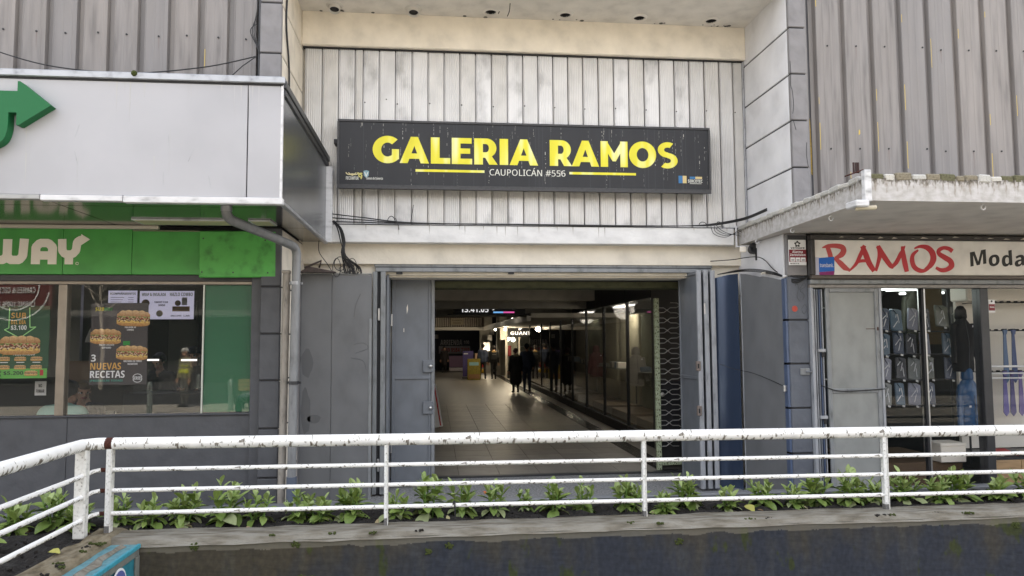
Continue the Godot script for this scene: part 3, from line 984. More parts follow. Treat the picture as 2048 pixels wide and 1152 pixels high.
	bp("entrance_jamb", t, K.cream_wall, 3.80, 4.25, 0, 2.86, -10.2, -9.84)
	bp("faint_old_letter", t, mat("ghost", 0.58, 0.50, 0.385, 0.9), 0.62, 0.64, 3.05, 3.2, -9.839, -9.838)
	# lower piers
	pier(t, -1.905, -1.69, -8.36, [0.0, 0.52, 1.05, 1.57, 2.08, 2.60, 3.255], K.pier_dark, K.cream, 0, -9.83)
	pier(t, 4.215, 4.47, -8.46, [0.0, 0.637, 1.168, 1.693, 2.215, 2.745], K.pier_blue, null, 0, -9.8)
	bp("pier_block", t, K.pier_grey, 4.215, 4.47, 2.75, 3.257, -8.52, -8.46, 0.006)
	bp("reveal_wall", t, K.white_reveal, 4.20, 4.46, 2.6, 3.259, -9.84, -8.522, 0.004)
	for yy in [[0.0, 0.625], [0.65, 1.157], [1.18, 1.68], [1.705, 2.203], [2.228, 2.72]]:
		bp("chamfer_strip", t, K.blue_edge, 4.185, 4.213, yy[0], yy[1], -8.56, -8.463, 0.006)
	for q in [[[4.283, 5.35], [4.287, 5.2], [4.281, 5.05], [4.30, 4.98], [4.31, 4.8], [4.295, 4.7]], [[4.46, 4.35], [4.452, 4.2], [4.47, 4.05]], [[4.3, 4.62], [4.33, 4.5]]]:
		var pp = []
		for v in q:
			pp.append(Vector3(v[0], v[1], -8.349))
		part("crack", tube(smooth(pp, 3), 0.0035, 4), K.joint, t)
	for i in 26:
		var x = rng.randf_range(-1.6, 4.2) if i < 14 else rng.randf_range(3.6, 4.25)
		part("mould_spot", disc_mesh(rng.randf_range(0.008, 0.03), 0.002, 7), mat("mould", 0.10, 0.095, 0.085, 0.9), t, Vector3(x, 6.2985 - 0.0, -9.585 + rng.randf() * 0.05), Vector3(PI / 2, 0, 0))
	for i in 16:
		part("rust_bleed", prism([Vector2(-0.006, 0), Vector2(0.008, 0), Vector2(0.003, -0.04 - 0.12 * rng.randf())], 0, 0.001), mat("bleed", 0.42, 0.40, 0.37, 0.8), t, Vector3(rng.randf_range(-1.2, 4.0), 3.488, -9.598))
	# main building mass above and behind
	bp("parapet", t, K.pier_grey, -1.72, 4.28, 9.0, 9.5, -9.7, -8.4)

func curved_sheets() -> void:
	# right: blue at the rounded corner, grey along the reveal
	var t = thing("curved_steel_sheet", "tall steel cover right of the gate, dark blue corner and grey face", "metal cover")
	var plan = [Vector2(3.80, -9.84)]
	plan.append_array(arc(Vector2(3.80, -9.52), 0.27, 0.27, -80, -8, 10))
	var blue = mat("blue_sheet", 0.10, 0.138, 0.225, 0.26, null, Vector3.ONE, null, 1.0, 0.6)
	var st := S()
	var hh = func(p): return lerpf(2.87, 2.70, clampf((p.y + 9.5) / 1.0, 0, 1)) - 0.05 * clampf((4.0 - p.x) / 0.2, 0, 1)
	for i in plan.size() - 1:
		var a: Vector2 = plan[i]
		var b: Vector2 = plan[i + 1]
		fquad(st, Vector3(a.x, 0, a.y), Vector3(b.x, 0, b.y), Vector3(b.x, hh.call(b), b.y), Vector3(a.x, hh.call(a), a.y), Vector3(-0.5, 0, 1))
	st.generate_normals()
	part("blue_corner", st.commit(), blue, t)
	st = S()
	var n := 14
	var nz = noise(0.9, 3, 5)
	for i in n:
		for k in 8:
			var q = []
			for e in [[0, 0], [1, 0], [1, 1], [0, 1]]:
				var f = float(i + e[0]) / n
				var p = Vector2(lerpf(4.068, 4.19, f), lerpf(-9.47, -8.56, f))
				var top: float = hh.call(p) + nz.get_noise_2d(f * 5, 2) * 0.015
				var y = top * (k + e[1]) / 8.0
				q.append(Vector3(p.x - nz.get_noise_2d(f * 2, y) * 0.012, y, p.y))
			fquad(st, q[0], q[1], q[2], q[3], Vector3(-1, 0, 0.2))
	st.generate_normals()
	part("grey_face", st.commit(), K.panel_grey, t)
	part("sheet_edge", tube([Vector3(4.066, 0, -9.47), Vector3(4.066, 2.86, -9.47)], 0.007, 6), K.gate_light, t)
	bp("edge_clip", t, K.gate_light, 3.80, 3.835, 2.18, 2.27, -9.83, -9.79)
	# left: flat sheets in front of the jamb
	t = thing("flat_steel_sheet", "tall scuffed grey steel sheets left of the gate", "metal cover")
	bp("sheet", t, K.panel_grey, -1.685, -1.30, 0.0, 2.845, -9.62, -9.60, 0.004)
	bp("sheet", t, K.panel_grey, -1.298, -0.80, 0.0, 2.84, -9.618, -9.595, 0.004)
	bp("hemmed_edge", t, K.gate_frame, -0.832, -0.795, 0.0, 2.28, -9.594, -9.585, 0.003)
	bp("top_lip", t, K.gate_frame, -1.685, -0.80, 2.846, 2.858, -9.64, -9.59, 0.003)
	bp("edge_post", t, K.pier_grey, -1.72, -1.687, 0.0, 2.845, -9.63, -9.5)
	var scuff = mat("scuff", 0.115, 0.118, 0.122, 0.7)
	for q in [[-1.60, 1.72, 0.16, 0.34], [-1.61, 1.12, 0.12, 0.55], [-1.50, 1.02, 0.16, 0.10]]:
		var poly = []
		for k in 14:
			var a = TAU * k / 14
			poly.append(Vector2(q[0] + cos(a) * q[2] * 0.5 * (1 + rng.randf_range(-0.2, 0.2)), q[1] + sin(a) * q[3] * 0.5 * (1 + rng.randf_range(-0.15, 0.15))))
		part("scuff", prism(poly, -9.5995, -9.5985), scuff, t)
	for q in [[[-1.02, 1.95], [-0.9, 1.97], [-0.84, 1.9], [-1.0, 1.84]], [[-1.05, 1.78], [-0.9, 1.74], [-0.86, 1.62]], [[-0.94, 2.6], [-1.0, 2.45], [-1.02, 2.3]]]:
		var pp = []
		for v in q:
			pp.append(Vector3(v[0], v[1], -9.594))
		part("scratch", tube(smooth(pp, 4), 0.003, 4), scuff, t)

func wings() -> void:
	# left upper wall
	var t = thing("left_metal_wall", "grey ribbed metal wall above the white canopy box", "metal wall")
	var sheet = trap_sheet(0.325, 5.2)
	for i in 16:
		var x = -2.02 - 0.325 * (i + 1)
		var p = part("ribbed_sheet", sheet, [K.sheet, K.sheet_a, K.sheet_b][(i * 5 + 1) % 3], t, Vector3(x, 4.3, -8.5))
		for y in [1.14, 3.1]:
			part("screw", disc_mesh(0.011, 0.008, 8), K.black, p, Vector3(0.2 + 0.02 * (i % 2), y + 0.01 * (i % 3), 0.001))
			if (i * 3) % 4 == 1:
				part("rust_run", prism([Vector2(-0.005, 0), Vector2(0.005, 0), Vector2(0.001, -0.16 - 0.05 * (i % 3))], 0, 0.001), mat("rust_run", 0.20, 0.165, 0.15, 0.8), p, Vector3(0.2 + 0.02 * (i % 2), y, 0.0008))
		if i in [1, 5, 6]:
			part("paint_chip", box(0.006, 0.22, 0.002), K.yellow_chip, p, Vector3(0.078, [0.25, 0.9, 0.6][i % 3], 0.008))
	bp("backing", t, K.channel, -8.0, -2.02, 4.2, 9.5, -8.75, -8.565)
	bp("dark_gap", t, K.joint, -2.02, -1.955, 3.3, 9.5, -8.72, -8.60)
	part("downpipe", tube([Vector3(-1.985, 3.4, -8.52), Vector3(-1.985, 9.4, -8.52)], 0.032, 10), K.dark_metal, t)
	# right upper wall
	t = thing("right_metal_wall", "grey ribbed metal wall with yellow paint chips above the concrete canopy", "metal wall")
	sheet = trap_sheet(0.378, 6.1)
	for i in 15:
		var x = 4.64 + 0.378 * i
		var p = part("ribbed_sheet", sheet, [K.sheet, K.sheet_b, K.sheet_a, K.sheet][(i * 3 + i / 2) % 4], t, Vector3(x, 3.4, -8.5))
		for y in [0.92, 2.22]:
			part("screw", disc_mesh(0.011, 0.008, 8), K.black, p, Vector3(0.21 if i != 3 else 0.34, y + 0.008 * (i % 4), 0.001))
			if (i * 5 + int(y)) % 3 == 1:
				part("rust_run", prism([Vector2(-0.005, 0), Vector2(0.006, 0), Vector2(0.002, -0.12 - 0.06 * (i % 3))], 0, 0.001), mat("rust_run", 0.20, 0.165, 0.15, 0.8), p, Vector3(0.21 if i != 3 else 0.34, y, 0.0008))
		for k in 4:
			if rng.randf() < 0.62:
				var hh = rng.randf_range(0.04, 0.42)
				part("paint_chip", box(rng.randf_range(0.004, 0.008), hh, 0.002), K.yellow_chip, p, Vector3(0.0755, rng.randf_range(0.3, 3.2), 0.0065))
		if i in [1, 6, 8]:
			part("paint_chip", prism([Vector2(0, 0), Vector2(0.02, 0.015), Vector2(0.018, 0.07), Vector2(0.004, 0.06)], 0, 0.002), K.yellow_chip, p, Vector3(0.2, [2.9, 1.1, 3.0][i % 3], 0.001))
	bp("edge_flat", t, K.sheet_a, 4.492, 4.585, 3.4, 9.5, -8.62, -8.50, 0.004)
	bp("backing", t, K.channel, 4.585, 10.3, 3.3, 9.5, -8.75, -8.565)
	part("yellow_stain", prism([Vector2(4.592, 4.05), Vector2(4.634, 4.0), Vector2(4.636, 4.3), Vector2(4.625, 4.72), Vector2(4.6, 4.6)], -8.562, -8.560), mat("yellow_rust", 0.28, 0.19, 0.03, 0.8, T.dirty, Vector3(3, 3, 3)), t)
	# solid mass of the building behind, so that the street lies in its shade
	t = thing("building_mass", "tall building block rising behind the shop fronts", "building")
	bp("roof", t, K.pier_grey, -30, 30, 9.52, 9.8, -26, -8.3)
	bp("parapet", t, K.pier_grey, -30, 30, 9.8, 9.85, -8.9, -8.3)
	bp("upper_wall", t, K.pier_grey, -30, -8.0, 3.4, 9.5, -8.9, -8.6)
	bp("upper_wall", t, K.pier_grey, 10.3, 30, 3.4, 9.5, -8.9, -8.6)
	bp("street_wall", t, K.pier_grey, -30, -9.0, 0, 3.4, -8.9, -8.6)
	bp("street_wall", t, K.pier_grey, 10.3, 30, 0, 3.4, -8.9, -8.6)
	bp("end_wall", t, K.pier_grey, -30.2, -30, 0, 9.5, -26, -8.6)
	bp("end_wall", t, K.pier_grey, 30, 30.2, 0, 9.5, -26, -8.6)
	bp("rear_wall", t, K.pier_grey, -30, 30, 3.6, 9.5, -26.3, -26)

# ---------- gallery sign ----------
func sign_image() -> Image:
	var w := 1024
	var h := 178
	var im := Image.create_empty(w, h, false, Image.FORMAT_RGB8)
	im.fill(Color(0.16, 0.165, 0.19))
	var nz = noise(0.01, 4, 3)
	for x in w:
		for y in h:
			var v = nz.get_noise_2d(x * 1.5, y * 0.5) * 0.025
			im.set_pixel(x, y, Color(0.10 + v, 0.105 + v, 0.125 + v))
	var r := RandomNumberGenerator.new()
	r.seed = 12
	for i in 120:
		var x = r.randi() % w
		var near = absf(x - 380.0)
		var y = int(pow(r.randf(), 1.5) * h * 0.8)
		var n = 1 + r.randi() % 5
		var c = r.randf_range(0.3, 0.72)
		var yy = y
		for k in n:
			var L = 2 + r.randi() % 9
			im.fill_rect(Rect2i(x + (r.randi() % 2), yy, 1 + (1 if r.randf() < 0.25 else 0), L), Color(c, c * 0.98, c * 0.93))
			yy += L + 1 + r.randi() % 10
	for i in 26:
		var x = r.randi() % w
		im.fill_rect(Rect2i(x, 0, 1, h), Color(0.2, 0.205, 0.225))
	return im

func gallery_sign() -> void:
	var t = thing("gallery_sign", "long black sign board with large yellow capital letters over the entrance", "sign")
	var x0 := -1.235
	var x1 := 3.69
	var y0 := 3.965
	var y1 := 4.83
	var z := -9.48
	bp("box_body", t, K.dark_metal, x0, x1, y0, y1, -9.66, z - 0.002, 0.006)
	var m = img_mat("sign_face", sign_image(), 0.5)
	part("face", uvquad(x1 - x0 - 0.05, y1 - y0 - 0.05), m, t, Vector3((x0 + x1) / 2, (y0 + y1) / 2, z + 0.001))
	var fr = mat("sign_frame", 0.05, 0.05, 0.053, 0.5, T.dirty, Vector3(3, 3, 3))
	bp("frame_rail", t, fr, x0, x1, y1 - 0.026, y1 + 0.004, z - 0.001, z + 0.014, 0.003)
	bp("frame_rail", t, fr, x0, x1, y0 - 0.03, y0 + 0.026, z - 0.001, z + 0.016, 0.003)
	bp("frame_rail", t, fr, x0 - 0.004, x0 + 0.024, y0 + 0.026, y1 - 0.026, z - 0.001, z + 0.015, 0.003)
	bp("frame_rail", t, fr, x1 - 0.024, x1 + 0.004, y0 + 0.026, y1 - 0.026, z - 0.001, z + 0.015, 0.003)
	bp("side_bolt", t, K.black, x0 - 0.05, x0 - 0.004, 4.52, 4.58, -9.66, -9.5, 0.004)
	var ym = mat("yellow_letters", 0.94, 0.94, 0.9, 0.5, T.yellow_letter, Vector3(0.9, 0.12, 0.9))
	var cap := 0.345
	# two words in heavy geometric capitals, built stroke by stroke
	heavy_word(t, "GALERIA", ym, Vector3(-0.795, 4.277, z + 0.002), 2.13, cap)
	heavy_word(t, "RAMOS", ym, Vector3(1.49, 4.277, z + 0.002), 1.74, cap)
	bp("yellow_rule", t, ym, -0.245, 0.645, 4.168, 4.200, z + 0.001, z + 0.004)
	bp("yellow_rule", t, ym, 1.765, 2.662, 4.168, 4.200, z + 0.001, z + 0.004)
	text("street_line", "CAUPOLICÁN #556", t, mat("sign_text", 0.72, 0.71, 0.64, 0.5), Vector3(0.712, 4.135, z + 0.001), 1.0, 0.108, "r", 0.003)
	# small emblems at the corners
	var pale = mat("pale_print", 0.66, 0.66, 0.6, 0.5)
	text("small_print", "FECOMTUR", t, pale, Vector3(-1.125, 4.05, z + 0.001), 0.16, 0.042, "bx", 0.002)
	part("wing_emblem", strokes([arc(Vector2(-0.03, 0.02), 0.05, 0.03, 180, 330, 6), arc(Vector2(0.03, 0.02), 0.05, 0.03, 210, 360, 6), [Vector2(-0.05, 0.015), Vector2(0, -0.02), Vector2(0.05, 0.015)]], 0.012, 0.002), mat("wing_print", 0.6, 0.52, 0.28, 0.5), t, Vector3(-1.045, 4.125, z + 0.001))
	part("shield_emblem", prism([Vector2(-0.035, 0.04), Vector2(0, 0.05), Vector2(0.035, 0.04), Vector2(0.03, -0.02), Vector2(0, -0.05), Vector2(-0.03, -0.02)], 0, 0.002), mat("shield_blue", 0.2, 0.34, 0.4, 0.5), t, Vector3(-0.87, 4.125, z + 0.001))
	part("shield_mark", strokes([[Vector2(-0.02, 0.025), Vector2(0, -0.03), Vector2(0.02, 0.025)]], 0.012, 0.001), pale, t, Vector3(-0.87, 4.125, z + 0.003))
	part("bird_emblem", strokes([arc(Vector2(0, 0), 0.03, 0.025, 60, 300, 8), [Vector2(-0.05, 0.03), Vector2(0.01, 0.0), Vector2(0.0, -0.05)]], 0.014, 0.002), mat("bird_yellow", 0.6, 0.55, 0.15, 0.5), t, Vector3(-0.935, 4.11, z + 0.001))
	text("small_print", "Cámara de Comercio", t, pale, Vector3(-0.87, 4.055, z + 0.004), 0.21, 0.034, "b", 0.002)
	bp("emblem_block", t, mat("print_blue", 0.03, 0.16, 0.36, 0.5), 3.245, 3.30, 4.075, 4.175, z + 0.001, z + 0.003)
	bp("emblem_block", t, mat("print_sand", 0.62, 0.48, 0.22, 0.5), 3.302, 3.355, 4.075, 4.175, z + 0.001, z + 0.003)
	bp("emblem_block", t, K.print_blue, 3.40, 3.475, 4.135, 4.165, z + 0.001, z + 0.003)
	bp("emblem_block", t, K.print_sand, 3.477, 3.57, 4.135, 4.165, z + 0.001, z + 0.003)
	text("small_print", "SERCOTEC", t, pale, Vector3(3.375, 4.085, z + 0.001), 0.2, 0.042, "bx", 0.002)
	bp("emblem_block", t, pale, 3.40, 3.56, 4.068, 4.074, z + 0.001, z + 0.003)

# heavy geometric capitals: every letter from a few polygons in a box one unit high
func heavy_word(t: Node3D, s: String, m: Material, pos: Vector3, w: float, cap: float) -> void:
	var adv = {"G": 0.98, "A": 1.02, "L": 0.74, "E": 0.80, "R": 0.90, "I": 0.44, "M": 1.12, "O": 1.06, "S": 0.86}
	var total := 0.0
	for c in s:
		total += adv[c]
	var k = w / (total - 0.06)
	var x := 0.0
	for c in s:
		var st := S()
		for poly in heavy(c):
			var pl = PackedVector2Array()
			for v in poly[0]:
				pl.append(Vector2(v.x * k, v.y * cap))
			add_prism(st, pl, 0, 0.003 + 0.0008 * poly[1])
		part("letter", st.commit(), m, t, pos + Vector3(x * k, 0, 0))
		x += adv[c]

func band(c: Vector2, rx: float, ry: float, ix: float, iy: float, a0: float, a1: float, n := 20) -> Array:
	var o = arc(c, rx, ry, a0, a1, n)
	var i = arc(c, ix, iy, a1, a0, n)
	o.append_array(i)
	return o

func R4(x0: float, x1: float, y0: float, y1: float) -> Array:
	return [Vector2(x0, y0), Vector2(x1, y0), Vector2(x1, y1), Vector2(x0, y1)]

func heavy(c: String) -> Array:
	match c:
		"A":
			return [[[Vector2(-0.03, 0), Vector2(0.25, 0), Vector2(0.485, 0.66), Vector2(0.485, 1.0), Vector2(0.36, 1.0)], 0], [[Vector2(1.0, 0), Vector2(0.71, 0), Vector2(0.4855, 0.66), Vector2(0.4855, 1.0), Vector2(0.61, 1.0)], 0], [R4(0.2, 0.77, 0.17, 0.37), 1]]
		"L":
			return [[[Vector2(0.045, 0), Vector2(0.73, 0), Vector2(0.73, 0.22), Vector2(0.355, 0.22), Vector2(0.355, 1), Vector2(0.045, 1)], 0]]
		"E":
			return [[[Vector2(0.045, 0), Vector2(0.77, 0), Vector2(0.77, 0.21), Vector2(0.355, 0.21), Vector2(0.355, 0.4), Vector2(0.70, 0.4), Vector2(0.70, 0.6), Vector2(0.355, 0.6), Vector2(0.355, 0.79), Vector2(0.75, 0.79), Vector2(0.75, 1), Vector2(0.045, 1)], 0]]
		"I":
			return [[R4(0.055, 0.36, 0, 1), 0]]
		"R":
			var bowl = [Vector2(0.355, 1.0), Vector2(0.48, 1.0)]
			bowl.append_array(arc(Vector2(0.48, 0.63), 0.36, 0.37, 85, -85, 14))
			bowl.append_array([Vector2(0.355, 0.26), Vector2(0.355, 0.47), Vector2(0.46, 0.47)])
			bowl.append_array(arc(Vector2(0.46, 0.63), 0.11, 0.16, -80, 80, 8))
			bowl.append(Vector2(0.355, 0.79))
			return [[R4(0.045, 0.355, 0, 1), 0], [bowl, 0], [[Vector2(0.40, 0.33), Vector2(0.58, 0), Vector2(0.88, 0), Vector2(0.66, 0.34)], 1]]
		"M":
			return [[R4(0.045, 0.325, 0, 1), 0], [R4(0.795, 1.075, 0, 1), 0], [[Vector2(0.045, 1), Vector2(0.28, 1), Vector2(0.56, 0.53), Vector2(0.84, 1), Vector2(1.06, 1), Vector2(0.62, 0.22), Vector2(0.50, 0.22)], 1]]
		"O":
			return [[band(Vector2(0.53, 0.5), 0.52, 0.52, 0.225, 0.265, 0, 180, 22), 0], [band(Vector2(0.53, 0.5), 0.52, 0.52, 0.225, 0.265, 180, 360, 22), 0]]
		"G":
			return [[band(Vector2(0.53, 0.5), 0.52, 0.52, 0.225, 0.265, 48, 318, 26), 0], [R4(0.68, 0.93, 0.14, 0.52), 1]]
		"S":
			return [[band(Vector2(0.44, 0.71), 0.38, 0.305, 0.14, 0.095, 55, 200, 14), 0], [band(Vector2(0.44, 0.71), 0.38, 0.305, 0.14, 0.095, 200, 272, 8), 0], [band(Vector2(0.42, 0.285), 0.40, 0.305, 0.14, 0.10, 20, 88, 8), 0], [band(Vector2(0.42, 0.285), 0.40, 0.305, 0.14, 0.10, -128, 20, 14), 0], [[Vector2(0.36, 0.42), Vector2(0.50, 0.385), Vector2(0.50, 0.585), Vector2(0.36, 0.62)], 1]]
	return []

# ---------- left shop ----------
func canopy_box() -> void:
	var t = thing("canopy_box", "boxed white metal canopy with a dark glossy side over the sandwich shop", "canopy")
	var xr := -1.375
	var zf := -6.78
	bp("front_panel", t, K.box_white, -4.9, -1.687, 3.29, 4.32, zf - 0.03, zf, 0.004)
	bp("front_panel", t, K.box_white, -9.0, -4.91, 3.29, 4.32, zf - 0.03, zf, 0.004)
	bp("front_panel", t, K.box_white, -1.677, xr, 3.29, 4.32, zf - 0.03, zf, 0.004)
	bp("joint_strip", t, K.joint, -1.69, -1.674, 3.29, 4.32, zf - 0.04, zf - 0.012)
	bp("corner_trim", t, K.trim_white, xr - 0.018, xr + 0.004, 3.27, 4.33, zf - 0.026, zf + 0.004, 0.003)
	bp("cap_flashing", t, K.galv, -9.0, xr + 0.02, 4.335, 4.40, -6.9, zf + 0.03, 0.008)
	bp("cap_shadow_gap", t, K.joint, -9.0, xr, 4.32, 4.336, -6.9, zf + 0.008)
	bp("roof_sheet", t, K.galv, -9.0, xr, 4.30, 4.33, -9.6, -6.85)
	# lower trim in separate pieces with open joints
	var cuts = [-9.0, -3.42, -2.73, xr + 0.02]
	for i in 3:
		bp("lower_trim", t, K.trim_white if i != 0 else mat("trim_grey", 0.4, 0.4, 0.39, 0.45, T.dirty, Vector3(0.7, 2, 0.7)), cuts[i] + 0.004, cuts[i + 1] - 0.004, 3.225 + 0.01 * (2 - i), 3.286, zf - 0.05, zf + 0.022 + 0.004 * i, 0.006)
	for i in 30:
		var hh = rng.randf_range(0.05, 0.4)
		var x = rng.randf_range(-4.8, -1.45)
		var y = 4.318 if i % 3 else rng.randf_range(3.5, 4.0)
		part("run_off_streak", prism([Vector2(-0.006, 0), Vector2(0.006, 0), Vector2(0.002, -hh)], 0, 0.0006), mat("run_off_%d" % (i % 2), 0.40 + 0.02 * (i % 2), 0.40 + 0.02 * (i % 2), 0.41, 0.6), t, Vector3(x, y, zf))
	for q in [[-3.14, 3.86, -0.3], [-3.14, 3.62, 0.25], [-2.36, 3.78, 0.1], [-2.17, 3.66, -0.35], [-2.4, 3.45, 0.0], [-2.0, 3.42, 0.2]]:
		part("scratch", box(0.004, 0.12, 0.001), K.galv, t, Vector3(q[0], q[1], zf + 0.0008), Vector3(0, 0, q[2]))
	# side, in three sheets
	var zs = [zf - 0.03, -7.25, -8.42, -9.60]
	for i in 3:
		bp("side_panel", t, K.box_side, xr - 0.03, xr - 0.002 * i, 3.27, 4.30, zs[i] - 0.003, zs[i + 1] + 0.003, 0.003)
	bp("side_cap", t, K.dark_metal, xr - 0.03, xr + 0.03, 4.30, 4.37, -9.60, zf - 0.0, 0.006)
	bp("side_cap", t, K.dark_metal, xr - 0.03, xr + 0.018, 4.24, 4.298, -9.60, zf - 0.03, 0.006)
	bp("side_foot", t, K.galv, xr - 0.03, xr + 0.015, 3.235, 3.268, -9.60, zf - 0.03, 0.004)
	bp("end_strip", t, K.trim_white, xr - 0.02, xr + 0.075, 3.25, 4.23, -9.598, -9.53, 0.006)
	# glossy soffit sheets and two recessed light panels
	for q in [[-9.0, -5.05], [-5.04, -3.43], [-3.42, -1.40]]:
		bp("soffit_sheet", t, K.box_soffit, q[0], q[1], 3.262, 3.272, -8.42, -7.16)
		bp("soffit_sheet", t, K.box_soffit, q[0], q[1], 3.2625, 3.272, -7.15, -6.83)
	bp("soffit_sheet", t, K.box_soffit, -1.68, -1.40, 3.2615, 3.272, -9.58, -8.43)
	var lp = mat("light_panel", 0.62, 0.55, 0.36, 0.5)
	for q in [[-3.09, -2.02], [-1.93, -1.70]]:
		var f = bp("light_fitting", t, K.trim_white, q[0], q[1], 3.246, 3.261, -8.19, -7.86, 0.003)
		part("diffuser", box(q[1] - q[0] - 0.05, 0.004, 0.27), lp, f, Vector3(0, -0.008, 0))
	bp("soffit_conduit", t, mat("conduit", 0.5, 0.46, 0.38, 0.6), -9.0, -2.98, 3.22, 3.26, -8.36, -8.31, 0.006)
	part("moss_tuft", box(0.05, 0.05, 0.03, 0.015), K.moss, t, Vector3(-2.66, 4.385, -6.745), Vector3(0.3, 0.4, 0.8))

func arrow_sign() -> void:
	var t = thing("arrow_sign", "thick green arrow letter standing proud of the white canopy", "sign")
	var outer = [Vector2(-3.595, 4.175), Vector2(-3.595, 4.262), Vector2(-3.575, 4.262), Vector2(-3.318, 4.055), Vector2(-3.575, 3.875), Vector2(-3.595, 3.875), Vector2(-3.595, 3.985), Vector2(-3.66, 3.985)]
	outer.append_array(smooth([Vector2(-3.662, 3.95), Vector2(-3.665, 3.84), Vector2(-3.70, 3.74), Vector2(-3.79, 3.68), Vector2(-3.92, 3.66)], 4))
	outer.append_array([Vector2(-4.1, 3.70), Vector2(-4.1, 3.45), Vector2(-4.32, 3.45), Vector2(-4.32, 3.70), Vector2(-4.45, 3.82), Vector2(-4.48, 4.175), Vector2(-4.26, 4.175), Vector2(-4.24, 3.95), Vector2(-4.1, 3.86), Vector2(-3.93, 3.90), Vector2(-3.88, 4.0), Vector2(-3.88, 4.12), Vector2(-3.84, 4.175)])
	part("arrow_body", prism(outer, -6.775, -6.68), K.green_arrow, t)

func green_fascia() -> void:
	var t = thing("green_sign_band", "bright green shop sign band with cream letters under the canopy", "sign")
	bp("band_board", t, K.green_band, -9.0, -4.002, 2.735, 3.235, -8.49, -8.42, 0.004)
	bp("band_board", t, K.green_band, -3.998, -3.29, 2.735, 3.235, -8.49, -8.42, 0.004)
	bp("band_board", t, K.green_band, -3.286, -1.72, 2.735, 3.21, -8.49, -8.42, 0.004)
	bp("top_light_strip", t, mat("band_top", 0.3, 0.34, 0.2, 0.5), -3.286, -1.75, 3.212, 3.222, -8.46, -8.415, 0.003)
	var pt = bp("patch_board", t, K.green_patch, -2.565, -1.74, 2.70, 3.215, -8.412, -8.36, 0.01)
	pt.rotation.z = 0.006
	bp("patch_side", t, mat("patch_edge", 0.07, 0.17, 0.13, 0.4), -1.742, -1.70, 2.72, 3.15, -8.42, -8.38, 0.005)
	for q in [[-2.52, 3.13], [-1.86, 3.11], [-2.53, 2.76], [-1.83, 2.75], [-2.2, 2.755]]:
		part("screw", disc_mesh(0.009, 0.004, 8), K.dark_metal, pt, Vector3(q[0] + 2.1525, q[1] - 2.9575, 0.026))
	part("white_tag", box(0.05, 0.015, 0.004), K.white, pt, Vector3(0.27, 0.19, 0.027))
	# letters with square shoulders
	var z := -8.419
	var y0 := 2.842
	var L = [
		["w", [[[0, 1], [0.01, 0.25], [0.06, 0.11], [0.16, 0.11], [0.19, 0.25], [0.19, 0.9]], [[0.19, 0.25], [0.22, 0.11], [0.31, 0.11], [0.36, 0.25], [0.36, 1]]], -4.75, 0.0],
	]
	var H := 0.275
	var w = 0.105
	var wl = [[Vector2(-4.735, y0 + H), Vector2(-4.725, y0 + 0.09), Vector2(-4.69, y0 + 0.045), Vector2(-4.60, y0 + 0.045), Vector2(-4.563, y0 + 0.09), Vector2(-4.563, y0 + H * 0.98)], [Vector2(-4.563, y0 + 0.09), Vector2(-4.535, y0 + 0.045), Vector2(-4.44, y0 + 0.045), Vector2(-4.405, y0 + 0.09), Vector2(-4.395, y0 + H)]]
	part("letter", strokes(wl, 0.09, 0.006), K.sign_cream, t, Vector3(0, 0, z))
	var al = [[Vector2(-4.275, y0), Vector2(-4.275, y0 + H - 0.09), Vector2(-4.235, y0 + H - 0.045), Vector2(-4.15, y0 + H - 0.045), Vector2(-4.105, y0 + H - 0.09), Vector2(-4.105, y0)], [Vector2(-4.26, y0 + 0.095), Vector2(-4.12, y0 + 0.095)]]
	part("letter", strokes(al, 0.09, 0.006), K.sign_cream, t, Vector3(0, 0, z))
	var yl = [[Vector2(-4.01, y0 + H), Vector2(-4.005, y0 + 0.15), Vector2(-3.975, y0 + 0.11), Vector2(-3.90, y0 + 0.11), Vector2(-3.865, y0 + 0.15), Vector2(-3.855, y0 + H - 0.03), Vector2(-3.82, y0 + H - 0.005), Vector2(-3.79, y0 + H - 0.005)], [Vector2(-3.935, y0), Vector2(-3.935, y0 + 0.09)]]
	part("letter", strokes(yl, 0.085, 0.006), K.sign_cream, t, Vector3(0, 0, z))
	part("letter_arrowhead", prism([Vector2(-3.815, y0 + H + 0.055), Vector2(-3.725, y0 + H - 0.002), Vector2(-3.815, y0 + H - 0.065)], z, z + 0.0075), K.sign_cream, t)
	var bl = [[Vector2(-5.0, y0 + 0.045), Vector2(-5.0, y0 + H - 0.045), Vector2(-4.88, y0 + H - 0.045), Vector2(-4.86, y0 + 0.2), Vector2(-4.89, y0 + 0.14), Vector2(-4.86, y0 + 0.09), Vector2(-4.89, y0 + 0.045), Vector2(-4.98, y0 + 0.045)]]
	part("letter", strokes(bl, 0.07, 0.006), K.sign_cream, t, Vector3(0, 0, z))
	part("letter", strokes([[Vector2(-5.28, y0 + H), Vector2(-5.28, y0 + 0.09), Vector2(-5.24, y0 + 0.045), Vector2(-5.16, y0 + 0.045), Vector2(-5.12, y0 + 0.09), Vector2(-5.12, y0 + H)]], 0.09, 0.006), K.sign_cream, t, Vector3(0, 0, z))
	part("letter", strokes([[Vector2(-5.38, y0 + H - 0.04), Vector2(-5.50, y0 + H - 0.04), Vector2(-5.53, y0 + 0.19), Vector2(-5.49, y0 + 0.145), Vector2(-5.41, y0 + 0.13), Vector2(-5.38, y0 + 0.08), Vector2(-5.42, y0 + 0.045), Vector2(-5.53, y0 + 0.045)]], 0.08, 0.006), K.sign_cream, t, Vector3(0, 0, z))
	part("letter_mark", strokes([arc(Vector2(-3.85, y0 + 0.01), 0.014, 0.014, 0, 340, 10)], 0.005, 0.004), K.sign_cream, t, Vector3(0, 0, z))

